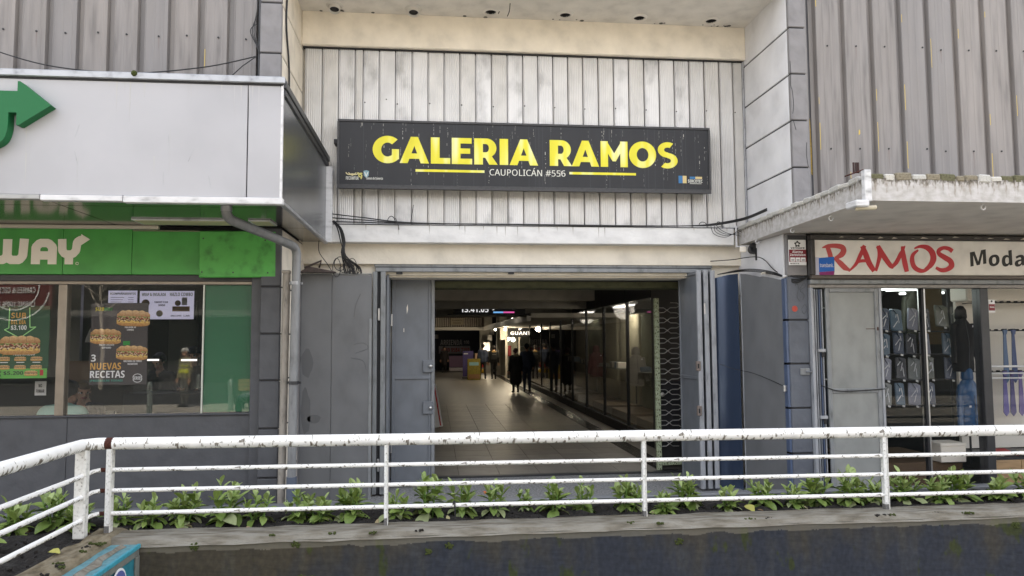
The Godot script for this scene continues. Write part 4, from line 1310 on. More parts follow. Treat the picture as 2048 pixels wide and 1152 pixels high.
func sandwich_image() -> Image:
	var w := 192
	var h := 96
	var im := Image.create_empty(w, h, false, Image.FORMAT_RGBA8)
	var nz = noise(0.07, 3, 3)
	var n2 = noise(0.09, 3, 8)
	for x in w:
		for y in h:
			var u = (x + 0.5) / w * 2.0 - 1.0
			var v = 1.0 - (y + 0.5) / h * 2.0
			var edge = pow(absf(u), 5.0)
			var col = Color(0, 0, 0, 0)
			var top = 0.92 - edge * 0.55 + 0.04 * sin(u * 16.0)
			var n = nz.get_noise_2d(x, y)
			var m = n2.get_noise_2d(x * 0.7, y)
			if absf(u) < 0.97 and v < top and v > -0.92 + edge * 0.3:
				if v > 0.22 + 0.05 * n:
					var g = clampf((v - 0.1) / 0.8, 0, 1)
					col = Color(0.62, 0.42, 0.24).lerp(Color(0.86, 0.72, 0.52), g + n * 0.3)
					if absf(sin(u * 8.0 + 0.6)) < 0.10 and v > 0.35:
						col = col.darkened(0.22)
				elif v > -0.52 + 0.09 * n:
					var lv = v + 0.10 * sin(u * 21.0) + n * 0.16
					if lv > 0.10:
						col = Color(0.42, 0.50, 0.20).lerp(Color(0.72, 0.74, 0.50), clampf(m + 0.4, 0, 1))
					elif lv > -0.08:
						col = Color(0.55, 0.20, 0.13).lerp(Color(0.80, 0.66, 0.52), clampf(m * 2.0 + 0.3, 0, 1))
					elif lv > -0.30:
						col = Color(0.42, 0.26, 0.16).lerp(Color(0.86, 0.80, 0.68), clampf(m * 2.5 + 0.25, 0, 1))
					else:
						col = Color(0.90, 0.76, 0.42)
					col = col.darkened(clampf(-m * 0.5, 0, 0.3))
				else:
					col = Color(0.80, 0.62, 0.38).lerp(Color(0.60, 0.39, 0.19), clampf(-v - 0.35 + n * 0.4, 0, 1))
				col.a = 1.0
			im.set_pixel(x, y, col)
	return im

func left_shop() -> void:
	var t = thing("sandwich_shop", "sandwich shop front with dark grey base wall and large window", "shop front")
	bp("base_wall", t, K.pier_dark, -3.93, -2.02, 0.0, 1.195, -8.62, -8.50, 0.004)
	bp("base_wall", t, K.pier_dark, -9.0, -3.934, 0.0, 1.20, -8.62, -8.50, 0.004)
	bp("window_sill", t, K.pier_dark, -9.0, -2.02, 1.196, 1.214, -8.62, -8.47, 0.004)
	bp("jamb", t, K.pier_dark, -2.018, -1.91, 0.0, 2.73, -8.72, -8.44, 0.006)
	bp("head_frame", t, K.dark_metal, -9.0, -2.02, 2.665, 2.734, -8.62, -8.46, 0.004)
	var al = mat("bronze_frame", 0.30, 0.26, 0.21, 0.4, T.soft, Vector3.ONE, null, 1.0, 0.5)
	bp("head_rail", t, al, -9.0, -2.02, 2.63, 2.664, -8.56, -8.475, 0.004)
	bp("mullion", t, al, -4.055, -3.965, 1.214, 2.63, -8.58, -8.465, 0.006)
	bp("mullion", t, al, -6.2, -6.11, 1.214, 2.63, -8.58, -8.465, 0.006)
	bp("joint_bead", t, mat("bead", 0.55, 0.56, 0.5, 0.4), -2.553, -2.537, 1.214, 2.63, -8.525, -8.50, 0.002)
	var gp = K.pane
	bp("pane", t, gp, -3.965, -2.554, 1.214, 2.63, -8.515, -8.507)
	bp("pane", t, gp, -2.536, -2.02, 1.214, 2.63, -8.515, -8.507)
	bp("pane", t, gp, -6.11, -4.055, 1.214, 2.63, -8.515, -8.507)
	bp("pane", t, gp, -9.0, -6.2, 1.214, 2.63, -8.515, -8.507)
	bp("green_film", t, mat("green_film", 0.01, 0.12, 0.05, 0.35), -2.536, -2.03, 1.225, 2.63, -8.55, -8.53)
	# the room behind
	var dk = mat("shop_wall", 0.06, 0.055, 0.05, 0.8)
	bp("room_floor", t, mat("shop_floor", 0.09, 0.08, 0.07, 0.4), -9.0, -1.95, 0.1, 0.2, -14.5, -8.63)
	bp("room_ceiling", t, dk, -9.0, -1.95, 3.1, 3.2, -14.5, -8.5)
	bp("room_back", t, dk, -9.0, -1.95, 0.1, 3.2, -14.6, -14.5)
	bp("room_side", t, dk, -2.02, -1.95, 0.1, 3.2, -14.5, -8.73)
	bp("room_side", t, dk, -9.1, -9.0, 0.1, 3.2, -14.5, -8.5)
	bp("wall_panel", t, mat("panel_pale", 0.16, 0.16, 0.14, 0.7), -5.6, -5.15, 1.5, 2.9, -11.5, -11.42)
	bp("wall_panel", t, mat("panel_brown", 0.12, 0.07, 0.04, 0.7), -5.0, -4.6, 0.2, 1.75, -10.6, -10.5)
	bp("wall_panel", t, K.panel_pale, -4.62, -4.15, 0.9, 2.7, -13.6, -13.5)
	bp("wall_panel", t, mat("panel_plum", 0.03, 0.022, 0.05, 0.6), -3.55, -3.0, 0.9, 2.3, -13.2, -13.1)
	# serving counter
	var c = thing("serving_counter", "dark serving counter with a glazed white-lit top inside the sandwich shop", "counter")
	bp("counter_body", c, mat("counter", 0.03, 0.032, 0.035, 0.3), -4.2, -2.1, 0.2, 1.30, -11.1, -10.6, 0.01)
	bp("glass_guard", c, K.pane, -4.2, -2.1, 1.30, 1.75, -10.63, -10.62)
	bp("light_edge", c, emis("tube_small", 1.0, 0.96, 0.9, 0.4), -4.05, -3.75, 1.742, 1.765, -10.62, -10.59)
	bp("light_edge", c, K.tube_small, -3.45, -3.25, 1.735, 1.76, -10.62, -10.59)
	bp("light_edge", c, K.tube_small, -2.95, -2.3, 1.745, 1.76, -10.62, -10.59)
	# screens
	var scr = emis("screen_pale", 0.50, 0.48, 0.62, 0.17)
	var q = thing("menu_screen", "wide lit menu screen above the counter, showing a combo", "screen")
	bp("screen_case", q, K.black, -4.565, -3.725, 2.335, 2.805, -12.06, -12.01, 0.006)
	bp("screen_face", q, scr, -4.55, -3.74, 2.35, 2.79, -12.008, -12.002)
	var gr = mat("menu_green", 0.10, 0.12, 0.03, 0.6)
	text("heading", "WRAP & ENSALADA", q, gr, Vector3(-4.52, 2.71, -12.0), 0.36, 0.05, "bx")
	text("heading", "HAZLO COMBO", q, gr, Vector3(-4.10, 2.71, -12.0), 0.34, 0.055, "bx")
	text("price_line", "CONVIERTE TU SUB", q, K.ink, Vector3(-4.33, 2.60, -12.0), 0.2, 0.03)
	text("price_line", "$900", q, K.ink, Vector3(-4.27, 2.55, -12.0), 0.1, 0.035)
	part("food_print", disc_mesh(0.05, 0.002), mat("wrap_print", 0.4, 0.35, 0.2, 0.7), q, Vector3(-4.25, 2.44, -12.0))
	part("food_print", disc_mesh(0.06, 0.002), mat("cookie_print", 0.14, 0.07, 0.03, 0.7), q, Vector3(-4.46, 2.60, -12.0))
	part("food_print", disc_mesh(0.045, 0.002), K.cookie_print, q, Vector3(-3.98, 2.6, -12.0))
	bp("food_print", q, mat("cup_print", 0.6, 0.6, 0.6, 0.5), -3.92, -3.84, 2.57, 2.69, -12.0, -11.998)
	bp("food_print", q, mat("bun_print", 0.38, 0.2, 0.07, 0.6), -4.06, -3.80, 2.47, 2.55, -12.0, -11.997)
	text("price_line", "INCLUYE  3.200", q, K.ink, Vector3(-4.08, 2.39, -12.0), 0.28, 0.025)
	q = thing("menu_screen", "narrow lit menu screen left of the wide one", "screen")
	bp("screen_case", q, K.black, -5.03, -4.575, 2.50, 2.81, -12.06, -12.01, 0.006)
	bp("screen_face", q, scr, -5.015, -4.59, 2.515, 2.795, -12.008, -12.002)
	text("heading", "ACOMPAÑAMIENTOS", q, gr, Vector3(-4.99, 2.73, -12.0), 0.38, 0.045, "bx")
	for i in 5:
		bp("price_line", q, K.ink, -4.98, -4.78 - 0.02 * (i % 3), 2.685 - i * 0.035, 2.692 - i * 0.035, -12.0, -11.999)
		bp("price_line", q, K.ink, -4.72, -4.64, 2.685 - i * 0.035, 2.692 - i * 0.035, -12.0, -11.999)
	var ml := AreaLight3D.new()
	ml.name = "menu_screen_light"
	ml.set("area_size", Vector2(1.2, 0.4))
	ml.set("area_range", 12.0)
	ml.light_energy = 0.08
	ml.light_color = Color(0.85, 0.84, 1.0)
	ml.shadow_enabled = true
	ml.position = Vector3(-4.3, 2.55, -11.95)
	add_child(ml)
	ml.rotation.y = PI
	# window posters
	var food := StandardMaterial3D.new()
	food.albedo_texture = ImageTexture.create_from_image(sandwich_image())
	food.transparency = BaseMaterial3D.TRANSPARENCY_ALPHA_SCISSOR
	food.roughness = 0.7
	q = thing("brown_poster", "dark brown window poster with three sandwiches and the words NUEVAS RECETAS", "poster")
	bp("sheet", q, mat("poster_brown", 0.05, 0.04, 0.04, 0.6), -3.745, -3.145, 1.535, 2.43, -8.552, -8.548)
	var z := -8.546
	var ora = mat("print_orange", 0.62, 0.34, 0.07, 0.6)
	text("print", "SUB", q, mat("print_yellow", 0.62, 0.5, 0.03, 0.6), Vector3(-3.70, 2.34, z), 0.09, 0.045, "bxi", 0.001)
	text("print", "WAY", q, mat("print_green", 0.02, 0.25, 0.03, 0.6), Vector3(-3.61, 2.34, z), 0.09, 0.045, "bxi", 0.001)
	for p in [[-3.30, 2.26, 0.36, 0.19], [-3.585, 2.06, 0.33, 0.18], [-3.305, 1.88, 0.34, 0.17]]:
		part("sandwich_print", uvquad(p[2], p[3]), food, q, Vector3(p[0] + 0.0, p[1], z + 0.001), Vector3(0, 0, -0.03))
	text("print", "TRILOGÍA DE\nCARNES", q, K.white, Vector3(-3.39, 2.125, z), 0.12, 0.05, "bx", 0.001)
	text("print", "PALTA CHICKEN\nSUPREMO", q, K.white, Vector3(-3.65, 1.93, z), 0.155, 0.05, "bx", 0.001)
	text("print", "MECHADA DE CERDO\nSIGNATURE", q, K.white, Vector3(-3.39, 1.75, z), 0.19, 0.05, "bx", 0.001)
	bp("print_tab", q, K.print_green, -3.40, -3.33, 1.965, 2.01, z, z + 0.003)
	text("print", "3", q, K.white, Vector3(-3.73, 1.79, z), 0.05, 0.075, "bx", 0.001)
	text("print", "NUEVAS", q, ora, Vector3(-3.735, 1.70, z), 0.32, 0.075, "bx", 0.001)
	text("print", "RECETAS", q, K.white, Vector3(-3.735, 1.61, z), 0.36, 0.078, "bx", 0.001)
	text("print", "¡PRUÉBALAS TODAS!", q, mat("print_teal", 0.05, 0.3, 0.22, 0.6), Vector3(-3.735, 1.565, z), 0.34, 0.032, "bx", 0.001)
	part("print_ring", strokes([arc(Vector2.ZERO, 0.05, 0.045, 20, 160, 10), arc(Vector2.ZERO, 0.05, 0.045, 200, 340, 10)], 0.006, 0.001), K.white, q, Vector3(-3.24, 1.605, z))
	text("print", "SERIES", q, K.white, Vector3(-3.29, 1.588, z), 0.1, 0.035, "bx", 0.001)
	q = thing("green_poster", "green window poster with an outlined arrow and sandwich of the day prices", "poster")
	bp("sheet", q, mat("poster_green", 0.02, 0.075, 0.03, 0.6), -5.3, -4.17, 1.70, 2.40, -8.552, -8.548)
	bp("lower_strip", q, mat("poster_lime", 0.12, 0.4, 0.06, 0.6), -5.3, -4.18, 1.615, 1.72, -8.5475, -8.5445)
	text("print", "SUB", q, ora, Vector3(-4.565, 2.265, z), 0.15, 0.06, "bx", 0.001)
	text("print", "DEL DÍA", q, ora, Vector3(-4.565, 2.20, z), 0.15, 0.055, "bx", 0.001)
	text("print", "$3.100", q, K.white, Vector3(-4.565, 2.135, z), 0.16, 0.055, "bx", 0.001)
	part("print_arrow", strokes([[Vector2(-4.585, 2.38), Vector2(-4.585, 2.16), Vector2(-4.63, 2.14), Vector2(-4.47, 2.05), Vector2(-4.31, 2.17), Vector2(-4.37, 2.165), Vector2(-4.38, 2.38)]], 0.009, 0.002), mat("print_lime", 0.35, 0.75, 0.25, 0.5), q, Vector3(0, 0, z))
	part("sandwich_print", uvquad(0.44, 0.22), food, q, Vector3(-4.47, 1.97, z + 0.004))
	text("print", "JUEVES", q, ora, Vector3(-4.64, 1.862, z), 0.1, 0.028, "bx", 0.001)
	text("print", "POLLO APANADO", q, K.white, Vector3(-4.53, 1.862, z), 0.22, 0.028, "bx", 0.001)
	for i in 6:
		part("sandwich_print", uvquad(0.125, 0.05), food, q, Vector3(-4.62 + 0.165 * (i % 3), 1.825 - 0.09 * (i / 3), z + 0.004))
		bp("print_rule", q, K.white, -4.66 + 0.165 * (i % 3), -4.58 + 0.165 * (i % 3), 1.783 - 0.09 * (i / 3), 1.791 - 0.09 * (i / 3), z, z + 0.001)
	text("print", "COMBO\nDEL DÍA", q, K.ink, Vector3(-4.80, 1.635, z + 0.002), 0.16, 0.065, "bx", 0.001)
	text("print", "$5.200", q, K.ink, Vector3(-4.62, 1.65, z + 0.002), 0.2, 0.045, "bx", 0.001)
	part("sandwich_print", uvquad(0.14, 0.06), food, q, Vector3(-4.34, 1.67, z + 0.006))
	bp("cup_print", q, K.red, -4.25, -4.215, 1.645, 1.705, z + 0.002, z + 0.004)
	# table and chairs
	q = thing("cafe_table", "small dark table between the two seated customers", "table")
	bp("table_top", q, K.counter, -4.75, -4.0, 0.90, 0.93, -10.0, -9.5, 0.008)
	part("leg", tube([Vector3(-4.38, 0.2, -9.75), Vector3(-4.38, 0.90, -9.75)], 0.035, 8), K.counter, q)
	for cc in [[-4.28, -9.25, 0.0, "chair of the customer in the pale green sweater"], [-4.52, -10.5, PI, "chair of the customer in the dark sweater"], [-3.35, -9.35, 0.3, "empty pale chair right of the seated customers"]]:
		var ch = thing("cafe_chair", cc[3], "chair", Vector3(cc[0], 0.2, cc[1]), "cafe chairs")
		ch.rotation.y = cc[2]
		var pal = mat("chair_pale", 0.5, 0.48, 0.42, 0.5)
		bp("seat", ch, pal, -0.2, 0.2, 0.42, 0.45, -0.2, 0.2, 0.01)
		bp("backrest", ch, pal, -0.2, 0.2, 0.62, 0.86, 0.19, 0.215, 0.01)
		for sx in [-0.18, 0.18]:
			part("leg", tube([Vector3(sx, 0, 0.19), Vector3(sx, 0.86, 0.2)], 0.012, 6), K.dark_metal, ch)
			part("leg", tube([Vector3(sx, 0, -0.18), Vector3(sx, 0.42, -0.18)], 0.012, 6), K.dark_metal, ch)
	q = thing("info_card", "small pale card standing on the ledge below the green poster", "card", Vector3(-4.46, 1.40, -9.0))
	bp("card", q, K.white, -0.06, 0.06, 0, 0.16, 0, 0.01)
	text("print", "NO\nFUMAR", q, K.ink, Vector3(-0.045, 0.03, 0.011), 0.09, 0.1, "b", 0.001)
	q = thing("wall_picture", "framed square picture on the wall behind the seated customers", "picture")
	bp("frame", q, K.panel_pale, -4.48, -4.18, 1.40, 1.72, -11.0, -10.97, 0.006)
	bp("sheet", q, K.black, -4.46, -4.20, 1.42, 1.70, -10.969, -10.965)
	q = thing("hanging_lamp", "round pale lamp shade hanging left of the brown poster", "lamp", Vector3(-4.35, 2.0, -10.2))
	part("shade", lathe([Vector2(0.03, 0.26), Vector2(0.10, 0.22), Vector2(0.16, 0.05), Vector2(0.17, 0.0)], 14), mat("shade", 0.25, 0.24, 0.22, 0.6), q)
	part("cord", tube([Vector3(0, 0.26, 0), Vector3(0, 1.1, 0)], 0.006, 5), K.black, q)

func drainpipe() -> void:
	var t = thing("drainpipe", "grey plastic drainpipe bending down from the canopy beside the left pier", "drainpipe")
	part("pipe", tube(smooth([Vector3(-1.945, 3.27, -7.12), Vector3(-1.945, 3.20, -7.13), Vector3(-1.925, 3.155, -7.2), Vector3(-1.86, 3.13, -7.32), Vector3(-1.60, 3.055, -8.0), Vector3(-1.52, 3.02, -8.19), Vector3(-1.50, 2.96, -8.24), Vector3(-1.50, 2.9, -8.245)], 5), 0.047, 14), K.pipe, t)
	part("pipe", tube([Vector3(-1.50, 2.9, -8.245), Vector3(-1.515, 1.5, -8.245), Vector3(-1.52, 0.52, -8.245)], 0.047, 14), K.pipe, t)
	part("collar", tube([Vector3(-1.945, 3.262, -7.12), Vector3(-1.945, 3.22, -7.12)], 0.052, 14), K.galv, t)
	part("foot_sleeve", tube([Vector3(-1.52, 0.55, -8.245), Vector3(-1.52, 0.05, -8.245)], 0.055, 14), mat("sleeve_blue", 0.09, 0.11, 0.15, 0.5), t)
	for y in [2.63, 1.55]:
		part("bracket", lathe([Vector2(0.05, -0.018), Vector2(0.053, -0.018), Vector2(0.053, 0.018), Vector2(0.05, 0.018)], 16), K.galv if y > 2 else K.dark_metal, t, Vector3(-1.512, y, -8.245))
		bp("bracket_arm", t, K.galv if y > 2 else K.dark_metal, -1.59, -1.44, y - 0.012, y + 0.012, -8.30, -8.285, 0.003)
	t = thing("old_pipe", "weathered beige pipe boxed in behind the drainpipe", "pipe")
	part("pipe", tube([Vector3(-1.615, 2.74, -8.31), Vector3(-1.64, 0.02, -8.31)], 0.042, 10), K.pipe_old, t)
	bp("cap_stub", t, K.pipe_old, -1.66, -1.575, 2.74, 2.775, -8.35, -8.27, 0.006)

func cables() -> void:
	var t = thing("cable_bundle", "tangle of black cables dropping beside the dark canopy side", "cables")
	var r := RandomNumberGenerator.new()
	r.seed = 4
	for i in 16:
		var x0 = -1.27 + r.randf() * 0.07
		var pts = [Vector3(-1.30 + r.randf() * 0.03, 3.50 + r.randf() * 0.03, -9.55), Vector3(x0 + 0.02, 3.43, -9.53 + r.randf() * 0.03), Vector3(x0 + 0.05 + r.randf() * 0.02, 3.25, -9.52), Vector3(-1.17 + r.randf() * 0.05, 3.08, -9.54 + r.randf() * 0.03), Vector3(-1.17 + i * 0.013 + r.randf() * 0.03, 2.95, -9.57), Vector3(-1.17 + i * 0.014 + r.randf() * 0.05, 2.845 + r.randf() * 0.02, -9.58)]
		part("cable", tube(smooth(pts, 4), 0.0045 + r.randf() * 0.004, 6), K.cable, t)
	for q in [[-1.20, 2.95, 0.07, 0.09], [-1.05, 2.92, 0.06, 0.10], [-1.12, 2.88, 0.09, 0.05], [-1.24, 2.90, 0.05, 0.12], [-1.0, 2.88, 0.05, 0.06]]:
		var pts = []
		for k in 15:
			var a = TAU * k / 14 + q[0] * 9
			pts.append(Vector3(q[0] + cos(a) * q[2], q[1] + sin(a) * q[3] + 0.03, -9.56 + sin(a * 2) * 0.015))
		part("cable_loop", tube(pts, 0.0045, 6), K.cable, t)
	part("loose_wire", tube(smooth([Vector3(-1.44, 3.25, -9.4), Vector3(-1.45, 3.12, -9.5), Vector3(-1.36, 2.98, -9.57), Vector3(-1.30, 2.88, -9.59)], 5), 0.005, 6), K.cable, t)
	t = thing("overhead_cables", "black cables running along the top of the lower beam to the right canopy", "cables")
	for i in 3:
		var pts = [Vector3(-1.31, 3.62 - 0.05 * i, -9.56), Vector3(-0.9, 3.575 - 0.03 * i, -9.56), Vector3(-0.3, 3.52 - 0.006 * i, -9.58), Vector3(1.0, 3.508 + 0.003 * i, -9.585), Vector3(2.6, 3.505 + 0.003 * i, -9.585), Vector3(3.4, 3.515, -9.57), Vector3(3.75, 3.525 + 0.01 * i, -9.55), Vector3(4.02, 3.545 + 0.012 * i, -9.2), Vector3(4.05, 3.56 + 0.012 * i, -8.6)]
		part("cable", tube(smooth(pts, 6), 0.008, 6), K.cable, t)
	for q in [[-0.55, 0.05, 0.07], [3.58, 0.07, 0.045], [3.80, 0.05, 0.05]]:
		var pts = []
		for k in 9:
			var a = PI * k / 8
			pts.append(Vector3(q[0] + cos(a) * q[1], 3.50 + sin(a) * q[2] * 1.3, -9.55 + 0.01 * k))
		part("cable_loop", tube(pts, 0.005, 6), K.cable, t)
	part("loose_wire", tube(smooth([Vector3(-0.50, 3.57, -9.54), Vector3(-0.47, 3.5, -9.53), Vector3(-0.455, 3.42, -9.54)], 3), 0.005, 5), K.cable, t)
	part("upright_wire", tube([Vector3(-0.31, 3.50, -9.56), Vector3(-0.29, 3.65, -9.6), Vector3(-0.275, 3.76, -9.62)], 0.0045, 5), K.cable, t)
	for i in 4:
		part("dropped_wire", tube(smooth([Vector3(3.70 + 0.05 * i, 3.51, -9.54), Vector3(3.74 + 0.02 * i, 3.40 + 0.03 * i, -9.53), Vector3(3.9, 3.36 + 0.02 * i, -9.52), Vector3(4.03, 3.44 - 0.03 * i, -9.35)], 5), 0.004, 5), K.cable, t)
	t = thing("sagging_cable", "thin black cable sagging across the left metal wall above the white canopy", "cable")
	part("cable", tube(smooth([Vector3(-5.4, 5.40, -8.38), Vector3(-4.71, 5.155, -8.38), Vector3(-4.19, 5.02, -8.38), Vector3(-3.6, 4.965, -8.38), Vector3(-3.14, 4.978, -8.38), Vector3(-2.5, 5.07, -8.38), Vector3(-2.0, 5.21, -8.40)], 6), 0.007, 6), K.cable, t)
	part("cable", tube([Vector3(-2.0, 5.21, -8.40), Vector3(-2.14, 5.08, -8.36), Vector3(-2.28, 4.90, -8.3)], 0.006, 6), K.cable, t)
	for i in 4:
		part("cable", tube(smooth([Vector3(-2.0, 5.9 - 0.1 * i, -8.42), Vector3(-2.02 - 0.02 * i, 5.5, -8.42), Vector3(-1.97, 5.2, -8.41), Vector3(-2.0 + 0.01 * i, 4.5, -8.42)], 5), 0.005, 5), K.cable, t)
	part("cable", tube(smooth([Vector3(-1.70, 6.2, -8.6), Vector3(-1.71, 5.7, -8.55), Vector3(-1.70, 5.2, -8.7), Vector3(-1.705, 4.7, -8.75)], 5), 0.012, 5), K.cable, t)
	# old floodlight bracket on the left sheet
	t = thing("old_floodlight", "rusty brown floodlight lying on top of the left steel sheets", "lamp")
	part("lamp_hood", prism([Vector2(-1.68, 2.86), Vector2(-1.56, 2.93), Vector2(-1.24, 2.868), Vector2(-1.26, 2.858), Vector2(-1.5, 2.86)], -9.58, -9.42), mat("brown_metal", 0.075, 0.055, 0.05, 0.6, T.dirty, Vector3(3, 3, 3)), t)
	part("bracket", tube([Vector3(-1.63, 2.92, -9.5), Vector3(-1.42, 3.01, -9.5), Vector3(-1.45, 2.92, -9.5)], 0.014, 6), K.brown_metal, t)

# ---------- gate ----------
func gate() -> void:
	var t = thing("folding_gate", "grey steel folding gate standing open at the arcade entrance", "gate")
	bp("top_rail", t, K.gate_frame, -0.785, 3.80, 2.965, 3.018, -9.86, -9.78, 0.005)
	bp("top_rail", t, K.gate_frame, -0.77, 3.785, 2.90, 2.955, -9.86, -9.765, 0.005)
	bp("rail_gap", t, K.joint, -0.77, 3.785, 2.955, 2.966, -9.86, -9.80)
	for x in [[-0.80, -0.745], [-0.70, -0.635]]:
		bp("frame_post", t, K.gate_frame, x[0], x[1], 0.03, 2.90, -9.84, -9.76, 0.006)
	bp("frame_post", t, K.gate_frame, 3.735, 3.79, 0.03, 2.90, -9.86, -9.80, 0.006)
	bp("post_gap", t, K.joint, -0.745, -0.70, 0.03, 2.9, -9.84, -9.80)
	for y in [2.34, 0.40]:
		bp("hinge", t, K.steel, -0.735, -0.705, y - 0.08, y + 0.08, -9.79, -9.75, 0.006)
		bp("hinge", t, K.steel, 3.56, 3.585, y - 0.02, y + 0.13, -9.52, -9.49, 0.006)
	# inner left leaf, edge on, then the leaf that faces the street
	bp("edge_leaf", t, K.gate, -0.63, -0.595, 0.04, 2.88, -10.28, -9.84, 0.005)
	var lf = part("left_leaf", box(0.585, 2.86, 0.03, 0.004), K.gate, t, Vector3(-0.288, 1.48, -10.31), Vector3(0, -0.03, 0))
	for x in [-0.272, 0.268]:
		part("stile", box(0.045, 2.86, 0.02, 0.005), K.gate_frame if x > 0 else K.gate, lf, Vector3(x, 0, 0.026))
	part("stile", box(0.03, 2.86, 0.016, 0.004), K.gate, lf, Vector3(0.222, 0, 0.023))
	for y in [1.40, 0.01, -1.40]:
		part("cross_rail", box(0.5, 0.045, 0.022, 0.005), K.gate_frame if y > 1 else K.gate, lf, Vector3(-0.01, y, 0.026))
	for y in [0.165, -0.40]:
		var pl = part("lock_plate", box(0.145, 0.17, 0.02, 0.006), K.gate, lf, Vector3(0.205, y, 0.045))
		part("knob", lathe([Vector2(0.001, 0.05), Vector2(0.018, 0.045), Vector2(0.027, 0.02), Vector2(0.022, 0.0)], 12), K.steel, pl, Vector3(0.035, 0, 0.01), Vector3(PI / 2, 0, 0))
	for y in [0.72, -1.0]:
		part("hinge", tube([Vector3(0, 0, 0), Vector3(0, 0.16, 0)], 0.014, 8), K.steel, lf, Vector3(-0.295, y, 0.05))
	part("paint_scrape", prism([Vector2(0, 0), Vector2(0.015, 0.06), Vector2(0.012, 0.14), Vector2(-0.005, 0.09)], 0, 0.001), K.sign_cream, lf, Vector3(-0.09, 0.88, 0.0155))
	part("paint_scrape", box(0.008, 0.05, 0.001), K.sign_cream, lf, Vector3(-0.13, 0.66, 0.0155))
	# right: three leaves folded together, seen from their edges
	for i in 3:
		var x = [3.475, 3.58, 3.685][i]
		var rl = part("folded_leaf", box(0.03, 2.85, 0.66, 0.004), K.gate, t, Vector3(x + 0.01, 1.475, -9.84 - 0.01 * i), Vector3(0, 0.035 - 0.02 * i, 0.0))
		part("edge_stile", box(0.062, 2.87, 0.045, 0.006), K.gate_light, rl, Vector3(0, 0, 0.335))
		part("edge_stile", box(0.05, 2.86, 0.04, 0.006), K.gate, rl, Vector3(0, 0, -0.335))
		for y in [1.40, 0.0, -1.4]:
			part("cross_rail", box(0.045, 0.045, 0.62, 0.005), K.gate, rl, Vector3(-0.008, y, 0))
		if i == 0:
			for y in [0.165, -0.42]:
				part("lock_box", box(0.06, 0.13, 0.05, 0.008), mat("lock_brown", 0.22, 0.18, 0.16, 0.5, T.dirty, Vector3(6, 6, 6)), rl, Vector3(-0.035, y, 0.345))
				part("lock_slot", box(0.022, 0.06, 0.004), K.black, rl, Vector3(-0.042, y, 0.371))
	bp("top_latch", t, K.dark_metal, 0.98, 1.06, 2.875, 2.90, -9.84, -9.79, 0.006)
	bp("top_latch", t, K.dark_metal, -0.50, -0.42, 2.87, 2.90, -9.84, -9.79, 0.006)
	# thin wire from the right leaves to the pier
	var w = thing("tie_wire", "thin wire strung from the gate across the curved sheet to the pier", "wire")
	part("wire", tube(smooth([Vector3(3.76, 1.66, -9.5), Vector3(3.9, 1.60, -9.35), Vector3(4.05, 1.56, -9.2), Vector3(4.12, 1.50, -8.9), Vector3(4.17, 1.42, -8.52)], 5), 0.004, 5), K.cable, w)
	bp("padlock", w, K.steel, 4.15, 4.185, 1.36, 1.44, -8.53, -8.50, 0.006)

